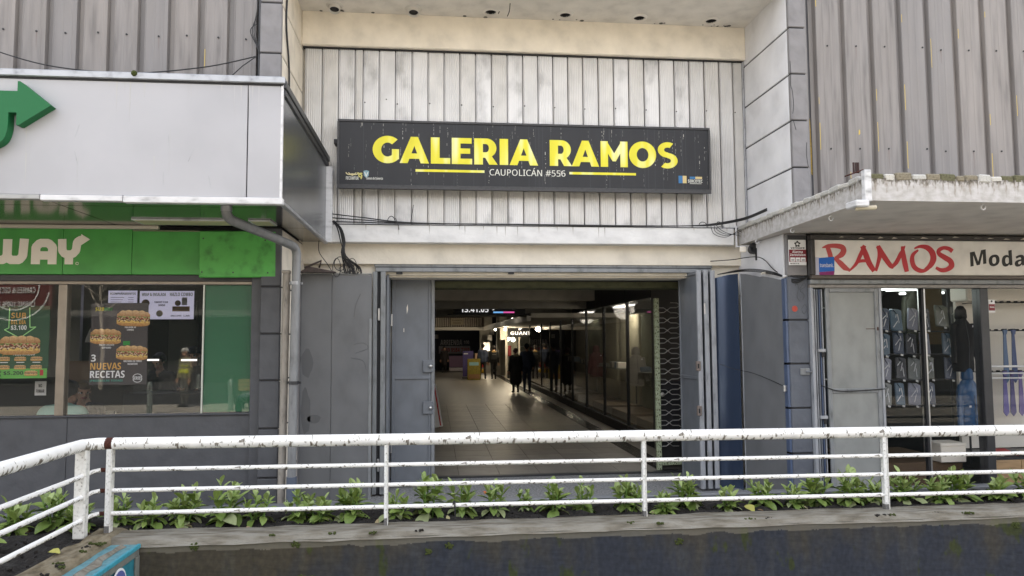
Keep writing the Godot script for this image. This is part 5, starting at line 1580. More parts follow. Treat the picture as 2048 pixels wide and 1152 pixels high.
# ---------- arcade behind the gate ----------
func arcade() -> void:
	var t = thing("arcade_passage", "long dim shopping arcade with tiled floor and glazed shops on the right", "arcade")
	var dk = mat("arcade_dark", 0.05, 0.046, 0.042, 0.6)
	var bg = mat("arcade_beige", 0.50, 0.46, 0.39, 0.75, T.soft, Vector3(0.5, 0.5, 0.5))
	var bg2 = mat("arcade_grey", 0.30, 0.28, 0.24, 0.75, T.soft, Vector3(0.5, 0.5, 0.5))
	bp("threshold", t, K.dark_metal, -0.75, 3.8, 0.0, 0.03, -10.98, -10.88, 0.006)
	# floor tiles, each its own piece near the gate
	var ft = []
	for i in 4:
		ft.append(mat("floor_tile_%d" % i, 0.24 + 0.02 * i, 0.222 + 0.018 * i, 0.195 + 0.015 * i, 0.42, T.soft, Vector3(0.7, 0.7, 0.7)))
	var tm = box(0.594, 0.02, 0.594, 0.003)
	for i in 6:
		for k in 20:
			part("floor_tile", tm, ft[(i * 7 + k * 5 + (i * k) % 3) % 4], t, Vector3(0.06 + 0.6 * i, 0.018 - 0.0, -11.29 - 0.6 * k))
	bp("joint_bed", t, mat("grout", 0.11, 0.10, 0.085, 0.9), -0.8, 4.2, 0.0, 0.022, -60, -10.99)
	bp("far_floor", t, ft[1], -0.8, 3.36, 0.0, 0.026, -60, -22.98)
	bp("dark_band", t, mat("dark_tile", 0.022, 0.022, 0.024, 0.25), 3.362, 3.66, 0.0, 0.031, -60, -10.99)
	bp("light_band", t, ft[3], 3.662, 4.02, 0.0, 0.029, -60, -11.3)
	# stepped lintels over the entrance
	bp("upper_wall", t, K.cream, -0.8, 4.1, 2.95, 3.4, -10.45, -10.3)
	bp("lintel", t, K.cream, -0.8, 3.8, 2.835, 2.862, -10.3, -9.9)
	bp("shutter_box", t, mat("olive", 0.10, 0.105, 0.05, 0.7, T.dirty, Vector3.ONE), -0.8, 4.0, 2.735, 2.83, -10.9, -10.45, 0.006)
	bp("shutter_slot", t, K.black, -0.8, 4.0, 2.83, 2.95, -10.9, -10.3)
	bp("ceiling_beam", t, bg, -0.8, 4.05, 2.96, 3.30, -18.4, -18.0, 0.006)
	bp("ceiling_beam", t, bg2, -0.8, 4.05, 2.80, 3.30, -19.3, -19.0, 0.006)
	bp("ceiling_beam", t, bg2, -0.8, 4.05, 2.66, 3.30, -21.3, -21.0, 0.006)
	bp("low_ceiling", t, bg2, -0.8, 4.05, 3.30, 3.40, -21.3, -10.2)
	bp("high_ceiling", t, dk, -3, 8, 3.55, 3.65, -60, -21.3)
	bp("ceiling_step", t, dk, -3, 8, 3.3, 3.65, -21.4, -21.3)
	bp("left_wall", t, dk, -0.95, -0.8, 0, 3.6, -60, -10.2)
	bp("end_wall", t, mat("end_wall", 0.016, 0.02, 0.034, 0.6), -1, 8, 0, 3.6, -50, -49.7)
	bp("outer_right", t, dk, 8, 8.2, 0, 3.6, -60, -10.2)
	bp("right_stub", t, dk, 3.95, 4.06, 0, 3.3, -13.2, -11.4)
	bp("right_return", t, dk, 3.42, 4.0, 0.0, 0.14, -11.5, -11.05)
	# glazed shop fronts
	mat("shirt_bg", 0.12, 0.16, 0.2, 0.7)
	var zs = [-13.25, -15.1, -17.25, -19.3, -21.3, -23.3, -25.4, -27.6, -30.9]
	var fr = K.black
	for i in zs.size():
		bp("mullion", t, fr, 3.97, 4.03, 0.1, 2.78, zs[i] - 0.035, zs[i] + 0.035, 0.006)
	for i in zs.size() - 1:
		bp("shop_pane", t, K.pane_dark, 3.992, 4.0, 0.22, 2.76, zs[i + 1] + 0.035, zs[i] - 0.035)
		bp("plinth", t, fr, 3.95, 4.04, 0.02, 0.22, zs[i + 1] + 0.01, zs[i] - 0.01, 0.006)
		bp("head_panel", t, fr, 3.95, 4.04, 2.76, 3.3, zs[i + 1] + 0.01, zs[i] - 0.01, 0.006)
		# display behind each pane
		if i < 6:
			var cu = [mat("curtain_a", 0.40, 0.37, 0.26, 0.9), mat("curtain_b", 0.22, 0.23, 0.15, 0.9), mat("curtain_c", 0.06, 0.055, 0.05, 0.9)][[2, 1, 0, 0, 1, 0][i]]
			var zz = zs[i + 1] + 0.1
			while zz < zs[i] - 0.25:
				part("curtain_fold", tube([Vector3(4.95, 0.42, zz), Vector3(4.95, 2.6, zz)], 0.075, 6), cu, t)
				zz += 0.13
			bp("display_plinth", t, mat("display_wood", 0.16, 0.11, 0.06, 0.6), 4.1, 4.85, 0.2, 0.42, zs[i + 1] + 0.2, zs[i] - 0.3, 0.01)
			bp("shelf", t, mat("glass_shelf", 0.3, 0.32, 0.3, 0.2), 4.5, 4.85, 1.25, 1.27, zs[i + 1] + 0.15, zs[i] - 0.9)
			for k in 4:
				bp("folded_goods", t, [K.shirt_bg, K.sign_cream, K.panel_pale, K.conduit][(k + i) % 4], 4.55, 4.8, 1.27, 1.34 + 0.04 * ((k * 3 + i) % 3), zs[i + 1] + 0.25 + k * 0.24, zs[i + 1] + 0.42 + k * 0.24, 0.015)
	bp("shop_back", t, dk, 6.2, 6.3, 0, 3.3, -31, -11.4)
	bp("shop_ceiling", t, bg2, 4.05, 6.3, 3.2, 3.3, -31, -11.4)
	bp("shop_cross_wall", t, dk, 4.05, 8.0, 0, 3.5, -31.1, -31.0)
	bp("shop_front_wall", t, dk, 4.05, 6.3, 0, 3.3, -11.4, -11.3)
	# white edge of the upper gallery and far fascia
	var cov = mat("cove", 0.50, 0.47, 0.42, 0.6)
	part("gallery_edge", prism([Vector2(2.50, 2.50), Vector2(2.60, 2.50), Vector2(2.62, 2.64), Vector2(2.50, 2.66)], -38, -20), cov, t)
	bp("gallery_slab", t, bg, 2.62, 8, 2.60, 2.72, -38, -20)
	bp("far_edge", t, cov, -0.8, 2.62, 2.50, 2.66, -38.3, -38.0, 0.01)
	for i in 31:
		part("flute", tube([Vector3(-0.5 + i * 0.1, 2.72, -40), Vector3(-0.5 + i * 0.1, 3.2, -40)], 0.034, 6), mat("flute", 0.6, 0.53, 0.45, 0.7), t)
	bp("flute_board", t, mat("flute_back", 0.10, 0.08, 0.065, 0.8), -0.6, 2.68, 2.70, 3.24, -40.2, -40.04)
	bp("far_pillar", t, bg, 3.50, 3.72, 0, 3.5, -42, -41.6, 0.01)
	bp("far_pillar", t, bg, 3.35, 3.70, 2.0, 3.5, -38.2, -37.9, 0.01)
	# things of the arcade
	var q = thing("shop_name_board", "cream name board in front of the fluted fascia at the far end", "sign")
	bp("board", q, mat("board_cream", 0.42, 0.35, 0.24, 0.6), 0.86, 1.56, 2.82, 3.18, -39.95, -39.9, 0.01)
	text("print", "Pastelería\nOriente", q, K.ink, Vector3(0.93, 2.88, -39.89), 0.56, 0.22, "s", 0.002)
	q = thing("clock_display", "dark hanging clock display with white digits under the arcade ceiling", "clock")
	bp("case", q, K.black, 0.5, 2.45, 2.70, 3.0, -20.0, -19.9, 0.006)
	bp("shelf", q, K.black, 0.35, 2.55, 2.675, 2.70, -20.0, -19.85)
	text("digits", "13:41:05", q, emis("digit_white", 1, 1, 1, 0.16), Vector3(0.70, 2.74, -19.89), 0.75, 0.17, "b", 0.003)
	text("digits", "JUEVES", q, K.digit_white, Vector3(1.55, 2.80, -19.89), 0.60, 0.11, "b", 0.003)
	bp("colour_bar", q, emis("bar_blue", 0.2, 0.5, 0.95, 0.2), 1.58, 1.85, 2.72, 2.76, -19.89, -19.885)
	bp("colour_bar", q, emis("bar_pink", 0.8, 0.12, 0.4, 0.2), 1.853, 2.15, 2.72, 2.76, -19.89, -19.885)
	q = thing("rent_banner", "white and dark rental banner with a phone number on the far wall", "banner")
	bp("upper_half", q, mat("banner_dark", 0.02, 0.025, 0.045, 0.6), 0.32, 2.40, 1.60, 2.12, -49.68, -49.64)
	bp("lower_half", q, mat("banner_white", 0.46, 0.42, 0.45, 0.6), 0.30, 2.38, 1.10, 1.598, -49.68, -49.64)
	text("print", "ARRIENDA", q, mat("banner_text", 0.6, 0.58, 0.6, 0.6), Vector3(0.40, 1.66, -49.63), 1.45, 0.36, "bx", 0.01)
	text("print", "100", q, K.banner_text, Vector3(1.95, 1.74, -49.63), 0.36, 0.22, "bx", 0.01)
	text("print", "+569 9584 7759", q, K.red, Vector3(0.45, 1.2, -49.63), 1.88, 0.28, "bx", 0.01)
	q = thing("sandwich_board", "yellow picnic print A-board standing on the arcade floor", "A-board", Vector3(1.95, 0.03, -36.9))
	for s in [1.0, -1.0]:
		var b = part("board", box(0.64, 1.05, 0.03, 0.008), mat("board_yellow", 0.36, 0.34, 0.08, 0.5, ntex("meadow", 0.03, [[0.0, Color(0.35, 0.45, 0.2)], [0.45, Color(0.95, 0.9, 0.5)], [0.7, Color(0.75, 0.6, 0.3)], [1.0, Color(0.4, 0.65, 0.7)]], 3, 5, 256), Vector3(2, 2, 2)), q, Vector3(0, 0.52, 0.12 * s), Vector3(-0.2 * s, 0, 0))
		part("print_sky", box(0.46, 0.16, 0.004), mat("print_sky", 0.22, 0.42, 0.45, 0.6), b, Vector3(0, 0.27, 0.0165 * s))
		part("print_field", box(0.56, 0.22, 0.004), mat("print_field", 0.26, 0.13, 0.05, 0.6), b, Vector3(0, -0.36, 0.0165 * s))
	q = thing("purple_stand", "purple poster stand behind the yellow A-board", "poster stand", Vector3(1.72, 0.03, -38.2))
	bp("poster", q, mat("purple", 0.06, 0.045, 0.16, 0.5), -0.27, 0.27, 0.1, 1.40, -0.02, 0.02, 0.006)
	bp("print_bar", q, K.white, -0.22, 0.0, 1.24, 1.29, 0.021, 0.024)
	bp("foot", q, K.black, -0.3, 0.3, 0, 0.06, -0.2, 0.2, 0.01)
	q = thing("toy_car_ride", "small red and yellow toy stand right of the purple poster", "toy", Vector3(2.3, 0.03, -38.6))
	bp("body", q, mat("toy_red", 0.4, 0.02, 0.02, 0.4), -0.2, 0.22, 0.5, 0.98, -0.2, 0.2, 0.08)
	bp("base", q, mat("toy_yellow", 0.5, 0.32, 0.03, 0.4), -0.28, 0.3, 0.25, 0.45, -0.3, 0.3, 0.06)
	bp("leg", q, K.black, -0.05, 0.05, 0, 0.25, -0.05, 0.05)
	bp("sign_card", q, mat("card_orange", 0.45, 0.3, 0.2, 0.6), -0.2, 0.2, 1.0, 1.28, -0.02, 0.0)
	q = thing("low_showcase", "low white showcase with purple print below the rental banner", "showcase", Vector3(1.35, 0.03, -46))
	bp("body", q, K.banner_white, -0.45, 0.5, 0.05, 0.28, -0.2, 0.2, 0.02)
	bp("print_panel", q, mat("panel_mauve", 0.16, 0.09, 0.16, 0.5), -0.45, 0.5, 0.3, 1.0, -0.05, 0.0, 0.01)
	var pc = mat("paper", 0.42, 0.40, 0.38, 0.7)
	for v in [[2.90, 3.28, 1.34, 1.86, -44.0, "larger white notice on the far right wall"], [3.17, 3.42, 1.96, 2.27, -44.1, "small white notice above the larger one"], [3.70, 4.02, 1.74, 1.98, -41.5, "white notice on the beige far pillar"], [3.34, 3.55, 2.32, 2.9, -44.2, "tall narrow white hanging sign near the gallery edge"], [0.02, 0.25, 2.10, 2.36, -48.8, "small pale plate at the far left beside the banner"]]:
		q = thing("paper_notice", v[5], "notice")
		bp("sheet", q, pc, v[0], v[1], v[2], v[3], v[4], v[4] + 0.02)
		for k in 4:
			bp("print_line", q, K.ink, v[0] + 0.04, v[1] - 0.04, v[3] - 0.06 - k * 0.055, v[3] - 0.045 - k * 0.055, v[4] + 0.02, v[4] + 0.023)
	bp("notice_wall", t, bg2, 2.7, 3.45, 0, 3.4, -44.6, -44.4)
	# glove shop at the bend
	q = thing("glove_shop", "black fronted shop with white lettering where the arcade turns", "shop front")
	bp("sign_board", q, K.black, 3.74, 6.2, 2.13, 2.90, -38.1, -37.98, 0.01)
	text("lettering", "GUANTERIA", q, emis("letter_white", 1, 0.98, 0.95, 0.2), Vector3(3.90, 2.25, -37.97), 1.75, 0.17, "b", 0.01)
	part("glove_mark", strokes([[Vector2(-0.07, -0.13), Vector2(-0.03, 0.13), Vector2(0.06, 0.13), Vector2(0.08, -0.05), Vector2(0.0, -0.13), Vector2(-0.07, -0.13)]], 0.035, 0.01), K.letter_white, q, Vector3(4.4, 2.64, -37.97))
	bp("base_panel", q, K.black, 3.72, 4.35, 0.02, 0.42, -38.05, -37.98)
	bp("frame_post", q, bg, 3.62, 3.74, 0, 2.6, -38.1, -37.98, 0.01)
	bp("frame_post", q, bg, 4.32, 4.40, 0, 2.13, -38.1, -37.98, 0.01)
	bp("pane", q, K.pane, 3.74, 4.32, 0.42, 2.13, -38.04, -38.03)
	bp("pane", q, K.pane, 4.40, 6.2, 0.1, 2.13, -38.04, -38.03)
	for i in 9:
		part("curtain_fold", tube([Vector3(3.78 + i * 0.06, 0.42, -38.3), Vector3(3.78 + i * 0.06, 2.1, -38.3)], 0.03, 6), mat("curtain", 0.33, 0.31, 0.25, 0.9), q)
	bp("red_cloth", q, mat("cloth_red", 0.25, 0.015, 0.02, 0.8), 3.78, 3.95, 1.15, 1.7, -38.2, -38.15, 0.02)
	bp("room_back", q, bg2, 3.7, 8.0, 0, 3.4, -41.5, -41.4)
	for i in 3:
		bp("shelf", q, pc, 4.5, 6.0, 0.7 + 0.45 * i, 0.75 + 0.45 * i, -40.5, -40.0)
	# lit globes and tubes of the arcade
	var gl = emis("globe", 1.0, 0.97, 0.9, 0.8)
	for v in [[3.95, 2.0, -37.2, 0.12, "glowing round lamp in the glove shop window"], [3.78, 2.05, -37.6, 0.08, "smaller glowing lamp left of the glove shop window"], [3.28, 2.83, -31.0, 0.09, "ceiling spot lamp by the gallery edge, nearer one"], [2.95, 2.49, -36.0, 0.06, "tiny ceiling lamp at the bend of the gallery edge"], [3.05, 1.55, -43.9, 0.06, "small white lamp glowing on the far wall"], [3.25, 2.48, -34.0, 0.08, "ceiling spot lamp over the glove shop sign"], [1.3, 3.42, -36.5, 0.08, "high ceiling lamp before the fluted fascia"]]:
		q = thing("arcade_lamp", v[4], "lamp", Vector3(v[0], v[1], v[2]))
		part("bulb", lathe([Vector2(0.001, -v[3]), Vector2(v[3] * 0.7, -v[3] * 0.7), Vector2(v[3], 0), Vector2(v[3] * 0.7, v[3] * 0.7), Vector2(0.001, v[3])], 12), gl, q)
		part("holder", tube([Vector3(0, v[3], 0), Vector3(0, v[3] + 0.12, 0)], 0.02, 6), K.black, q)
		if v[3] > 0.05:
			var ol := OmniLight3D.new()
			ol.name = "arcade_lamp_light"
			ol.light_energy = 0.22
			ol.light_color = Color(1, 0.93, 0.8)
			ol.light_size = 0.1
			ol.omni_range = 40
			ol.omni_attenuation = 2
			ol.shadow_enabled = true
			ol.position = Vector3(v[0] - 0.02, v[1], v[2] + v[3] + 0.06)
			add_child(ol)
	var tb = emis("tube_white", 1.0, 0.97, 0.9, 0.6)
	var kk := 0
	for v in [[4.6, -14.2], [4.6, -17.7], [4.6, -22.2], [1.5, -13.6], [1.8, -22.6], [1.8, -27.5], [1.8, -33.0], [0.6, -44.0]]:
		var shop: bool = v[0] > 4
		q = thing("tube_lamp", "%s fluorescent lamp from the street, %s" % [ORD[kk if shop else kk - 3], "inside the glazed shops" if shop else "high under the arcade ceiling"], "lamp", Vector3(v[0], 2.80 if shop else (3.21 if v[1] > -20 else 3.4), v[1]))
		for s in [-0.06, 0.06]:
			part("tube", tube([Vector3(s, 0, -0.8), Vector3(s, 0, 0.8)], 0.016, 8), tb, q)
		bp("housing", q, K.white, -0.12, 0.12, 0.02, 0.07, -0.85, 0.85, 0.005)
		var al := OmniLight3D.new()
		al.name = "tube_lamp_light"
		al.light_energy = 0.3 if shop else (0.07 if v[1] > -20 else 0.10)
		al.light_color = Color(1, 0.96, 0.89)
		al.light_size = 0.25
		al.omni_range = 30
		al.omni_attenuation = 2
		al.shadow_enabled = true
		al.position = q.position + Vector3(0, -0.08, 0)
		add_child(al)
		kk += 1
	torso("display_coat", "dark coat on a stand in the nearest glazed shop of the arcade", Vector3(4.5, 0.95, -14.3), mat("coat_dark", 0.03, 0.028, 0.03, 0.8), false)
	torso("display_coat", "pale coat on a stand in the second glazed shop of the arcade", Vector3(4.5, 0.95, -16.3), mat("coat_pale", 0.3, 0.28, 0.24, 0.8), false)
	torso("display_coat", "wine red coat on a stand in the fourth glazed shop of the arcade", Vector3(4.5, 0.95, -20.4), mat("coat_wine", 0.10, 0.02, 0.025, 0.8), false)
	# folding scissor grille beside the gate
	q = thing("scissor_grille", "metal scissor grille with a flaking green post inside the entrance", "grille")
	var gp = mat("green_post", 0.46, 0.48, 0.38, 0.7, ntex("greenchip", 0.03, [[0.0, Color(0.2, 0.13, 0.1)], [0.3, Color(0.3, 0.22, 0.16)], [0.36, Color(0.9, 0.95, 0.85)], [1.0, Color(1, 1, 1)]], 4, 91), Vector3(3, 1.6, 3))
	bp("post", q, gp, 3.335, 3.41, 0.03, 2.62, -11.05, -10.98, 0.006)
	bp("sill", q, gp, 3.41, 4.0, 0.10, 0.20, -11.03, -10.99, 0.006)
	part("lock", lathe([Vector2(0.001, 0.03), Vector2(0.03, 0.025), Vector2(0.035, 0.0)], 12), K.steel, q, Vector3(3.43, 1.16, -10.97), Vector3(PI / 2, 0, 0))
	for col in 3:
		for k in 14:
			var yc = 0.42 + k * 0.155 + (0.0775 if col % 2 else 0.0)
			var xc = 3.535 + col * 0.205
			var st := S()
			for s in [-1.0, 1.0]:
				add_tube(st, [Vector3(xc - 0.15, yc + 0.038 * s, -11.0), Vector3(xc - 0.05, yc + 0.036 * s, -11.0), Vector3(xc, yc, -10.995 + 0.003 * s), Vector3(xc + 0.05, yc - 0.036 * s, -11.0), Vector3(xc + 0.15, yc - 0.038 * s, -11.0)], 0.0065, 5)
			part("lattice_link", st.commit(), mat("lattice", 0.6, 0.58, 0.55, 0.4, null, Vector3.ONE, null, 1.0, 0.8), q)
	bp("dark_backing", q, K.black, 3.42, 3.94, 0.2, 1.35, -11.12, -11.08)
	q = thing("leaning_board", "white A-board with red trim just behind the left gate leaf", "A-board", Vector3(0.0, 0.03, -16.6))
	var lb = part("board", box(0.5, 0.95, 0.025, 0.006), K.white, q, Vector3(-0.13, 0.5, 0), Vector3(-0.1, 0, 0.16))
	part("red_trim", box(0.03, 0.9, 0.004), K.red, lb, Vector3(0.2, 0, 0.015))
	part("back_leg", tube([Vector3(0.12, 0, -0.4), Vector3(-0.1, 0.95, 0)], 0.015, 6), K.red, q)

# ---------- right canopy ----------
func canopy_image() -> Image:
	var w := 1024
	var h := 96
	var im := Image.create_empty(w, h, false, Image.FORMAT_RGB8)
	var a = noise(0.02, 4, 13)
	var b = noise(0.06, 4, 15)
	for x in w:
		var d1 = a.get_noise_2d(x * 2.2, 3) * 0.5 + 0.5
		var d2 = b.get_noise_2d(x * 0.9, 60) * 0.5 + 0.5
		for y in h:
			var v = float(y) / h
			var n = b.get_noise_2d(x * 1.5, y * 0.5)
			var f = a.get_noise_2d(x * 1.2, y * 1.2 + 200)
			var col = Color(0.86, 0.85, 0.84).lerp(Color(0.76, 0.745, 0.72), clampf(f + 0.4, 0, 1))
			var g = clampf((d1 * 0.7 + d2 * 0.55 - 0.42 - v * 0.55) * 1.7 + n * 0.5, 0, 1)
			col = col.lerp(Color(0.47, 0.41, 0.33), g * 0.75)
			var k = clampf((0.16 + d2 * 0.2 - v) * 3.0 + n * 0.8 - 0.1, 0, 1)
			col = col.lerp(Color(0.2, 0.18, 0.14), k * 0.7)
			im.set_pixel(x, y, col)
	return im

func right_canopy() -> void:
	var t = thing("concrete_canopy", "weathered white concrete canopy slab with mossy top edge over the clothes shop", "canopy")
	var m = img_mat("canopy_edge", canopy_image(), 0.85)
	m.albedo_color = lin(0.72, 0.72, 0.73)
	m.normal_enabled = true
	m.normal_texture = T.ncoarse
	m.normal_scale = 0.4
	var xl := 3.97
	var xb := 4.09
	var zf := -6.37
	# front face and slanting side face
	for s in 2:
		var st := S()
		var a = Vector3(xl, 0, zf) if s == 0 else Vector3(xb + 0.02, 0, -9.60)
		var b = Vector3(10.3, 0, zf) if s == 0 else Vector3(xl, 0, zf)
		var n = Vector3.BACK if s == 0 else Vector3(-1, 0, 0.03).normalized()
		var u1 = 2.0 if s == 0 else 0.95
		for v in [[a, 3.475, 0, 0], [b, 3.475, u1, 0], [b, 3.262, u1, 1], [a, 3.475, 0, 0], [b, 3.262, u1, 1], [a, 3.262, 0, 1]]:
			st.set_normal(n)
			st.set_uv(Vector2(v[2], v[3]))
			st.add_vertex(v[0] + Vector3(0, v[1], 0))
		st.generate_tangents()
		part("stained_edge", st.commit(), m, t)
	var sl := S()
	add_prism(sl, PackedVector2Array([Vector2(xl + 0.004, -zf - 0.0 + 0.004), Vector2(10.3, -zf + 0.004), Vector2(10.3, 9.6), Vector2(xb + 0.024, 9.6)]), 3.264, 3.47, Transform3D(Basis(Vector3(1, 0, 0), Vector3(0, 0, -1), Vector3(0, 1, 0)), Vector3.ZERO))
	part("slab", sl.commit(), mat("slab_under", 0.72, 0.68, 0.63, 0.85, T.soft, Vector3(0.5, 0.5, 0.5)), t)
	# uneven coping stones along the edges
	var cm = [mat("coping_a", 0.55, 0.53, 0.49, 0.9, T.chips, Vector3(5, 5, 5), T.ncoarse, 0.8), mat("coping_b", 0.24, 0.21, 0.15, 0.95, T.dirty, Vector3(6, 6, 6), T.ncoarse, 1.0), mat("coping_c", 0.13, 0.125, 0.07, 1.0, T.dirty, Vector3(6, 6, 6), T.ncoarse, 1.0), mat("coping_d", 0.5, 0.49, 0.465, 0.9, T.chips, Vector3(4, 4, 4), T.ncoarse, 0.8)]
	var r := RandomNumberGenerator.new()
	r.seed = 33
	var x := xl + 0.03
	var i := 0
	while x < 9.5:
		var w = r.randf_range(0.07, 0.17)
		var pick = [0, 3, 1, 2, 1, 0, 1, 2][(i * 5 + r.randi() % 3) % 8] if x > 4.3 else [2, 0, 1, 2][i % 4]
		part("coping_stone", box(snappedf(w, 0.02), 0.055 + 0.012 * (i % 3), 0.15, 0.012), cm[pick], t, Vector3(x + w / 2, 3.485 + r.randf_range(-0.006, 0.008), zf - 0.07 + r.randf_range(-0.006, 0.006)), Vector3(0, r.randf_range(-0.04, 0.04), r.randf_range(-0.05, 0.05)))
		x += w + 0.003
		i += 1
	var z := zf - 0.16
	while z > -9.4:
		var w = r.randf_range(0.12, 0.2)
		part("coping_stone", box(0.15, 0.05 + 0.012 * (i % 2), snappedf(w, 0.02), 0.012), cm[[3, 0, 3][i % 3]], t, Vector3(lerpf(xl, xb, (z - zf) / (-9.6 - zf)) + 0.07, 3.487 + r.randf_range(-0.006, 0.006), z - w / 2), Vector3(r.randf_range(-0.05, 0.05), r.randf_range(-0.04, 0.04), 0))
		z -= w + 0.003
		i += 1
	# corner strip, bracket lamp and hooks below
	bp("corner_strip", t, K.trim_white, 3.935, 4.003, 3.25, 3.545, -6.40, -6.34, 0.006)
	bp("lamp_arm", t, K.trim_white, 3.84, 3.97, 3.20, 3.262, -6.52, -6.33, 0.01)
	part("tube_bracket", tube([Vector3(3.88, 3.196, -6.42), Vector3(4.06, 3.20, -6.38)], 0.022, 10), mat("ivory", 0.5, 0.45, 0.34, 0.5), t)
	part("anchor_plate", box(0.16, 0.012, 0.08, 0.003), K.rust, t, Vector3(3.90, 3.535, -6.45), Vector3(0, 0.1, 0.35))
	for q in [3.91, 3.935, 3.955]:
		part("iron_stub", tube([Vector3(q, 3.54, -6.47), Vector3(q, 3.64, -6.47)], 0.011, 6), mat("iron", 0.04, 0.02, 0.018, 0.8), t)
	var hk = []
	for k in 12:
		var a = deg_to_rad(100.0 + 270.0 * k / 11)
		hk.append(Vector3(cos(a) * 0.022, sin(a) * 0.024 - 0.03, 0))
	hk.push_front(Vector3(0, 0.0, 0))
	var hm = tube(hk, 0.006, 6)
	for q in [[4.10, -9.0], [4.09, -8.05], [4.08, -7.2], [5.2, -6.47], [6.6, -6.47]]:
		part("hook", hm, K.trim_white, t, Vector3(q[0], 3.262, q[1]))
	part("conduit", tube([Vector3(4.06, 3.52, -9.56), Vector3(4.06, 3.235, -9.56), Vector3(4.20, 3.23, -9.4)], 0.016, 8), K.trim_white, t)
	var c = thing("alarm_siren", "small black alarm horn and white box under the right canopy", "alarm horn")
	part("horn", lathe([Vector2(0.02, -0.06), Vector2(0.05, -0.05), Vector2(0.075, 0.04), Vector2(0.06, 0.05), Vector2(0.001, 0.02)], 14), K.black, c, Vector3(4.17, 3.17, -9.3), Vector3(PI / 2 - 0.2, 0, 0))
	bp("bracket", c, K.black, 4.19, 4.215, 3.02, 3.18, -9.28, -9.24, 0.004)
	bp("junction_box", c, K.sign_cream, 4.03, 4.11, 3.14, 3.215, -9.40, -9.36, 0.008)
	part("wire", tube(smooth([Vector3(3.72, 3.06, -9.82), Vector3(3.95, 3.05, -9.5), Vector3(4.12, 3.03, -9.0), Vector3(4.195, 2.82, -8.7), Vector3(4.30, 2.73, -8.43), Vector3(4.46, 2.72, -8.42)], 6), 0.006, 6), K.cable, c)
	c = thing("wall_cables", "loose black cables and scraps along the top of the curved steel sheet", "cables")
	for k in 3:
		part("cable", tube(smooth([Vector3(3.84, 2.87, -9.7), Vector3(4.05, 2.885 + 0.012 * k, -9.4), Vector3(4.13, 2.84 + 0.015 * k, -9.0), Vector3(4.18, 2.76 + 0.01 * k, -8.6), Vector3(4.3, 2.70 - 0.02 * k, -8.44), Vector3(4.47, 2.74, -8.43)], 5), 0.0065, 6), K.cable, c)
	part("scrap", prism([Vector2(0, 0), Vector2(0.13, 0.01), Vector2(0.15, 0.05), Vector2(0.02, 0.03)], 0, 0.02), K.conduit, c, Vector3(4.08, 2.80, -8.9))
	part("scrap", box(0.11, 0.03, 0.04, 0.01), K.trim_white, c, Vector3(4.23, 2.745, -8.50), Vector3(0, 0, 0.15))
	c = thing("red_sticker", "small round red sticker on the grooved blue-grey pier", "sticker", Vector3(4.295, 2.35, -8.458))
	part("disc", disc_mesh(0.036, 0.003), mat("sticker_red", 0.42, 0.06, 0.035, 0.5), c)
	part("mark", box(0.008, 0.05, 0.002), K.red, c, Vector3(0.003, 0, 0.004))
	c = thing("pier_lock_plate", "grey steel hasp plate screwed to the grooved pier", "hasp")
	bp("plate", c, K.gate_frame, 4.335, 4.455, 1.56, 1.64, -8.458, -8.44, 0.006)
	bp("staple", c, K.gate, 4.40, 4.47, 1.585, 1.61, -8.44, -8.42, 0.006)
	c = thing("graffiti_scrawl", "faint dark scrawl drawn on the top block of the grooved pier", "graffiti")
	part("scrawl", strokes([smooth([Vector2(4.31, 2.62), Vector2(4.33, 2.66), Vector2(4.35, 2.60), Vector2(4.33, 2.5), Vector2(4.36, 2.44)], 4), smooth([Vector2(4.36, 2.58), Vector2(4.42, 2.66), Vector2(4.44, 2.62), Vector2(4.37, 2.57), Vector2(4.42, 2.52), Vector2(4.40, 2.46)], 4), smooth([Vector2(4.38, 2.35), Vector2(4.42, 2.40), Vector2(4.45, 2.35), Vector2(4.41, 2.29), Vector2(4.385, 2.33)], 4)], 0.005, 0.0015), mat("scrawl", 0.07, 0.075, 0.085, 0.7), c, Vector3(0, 0, -8.4588))

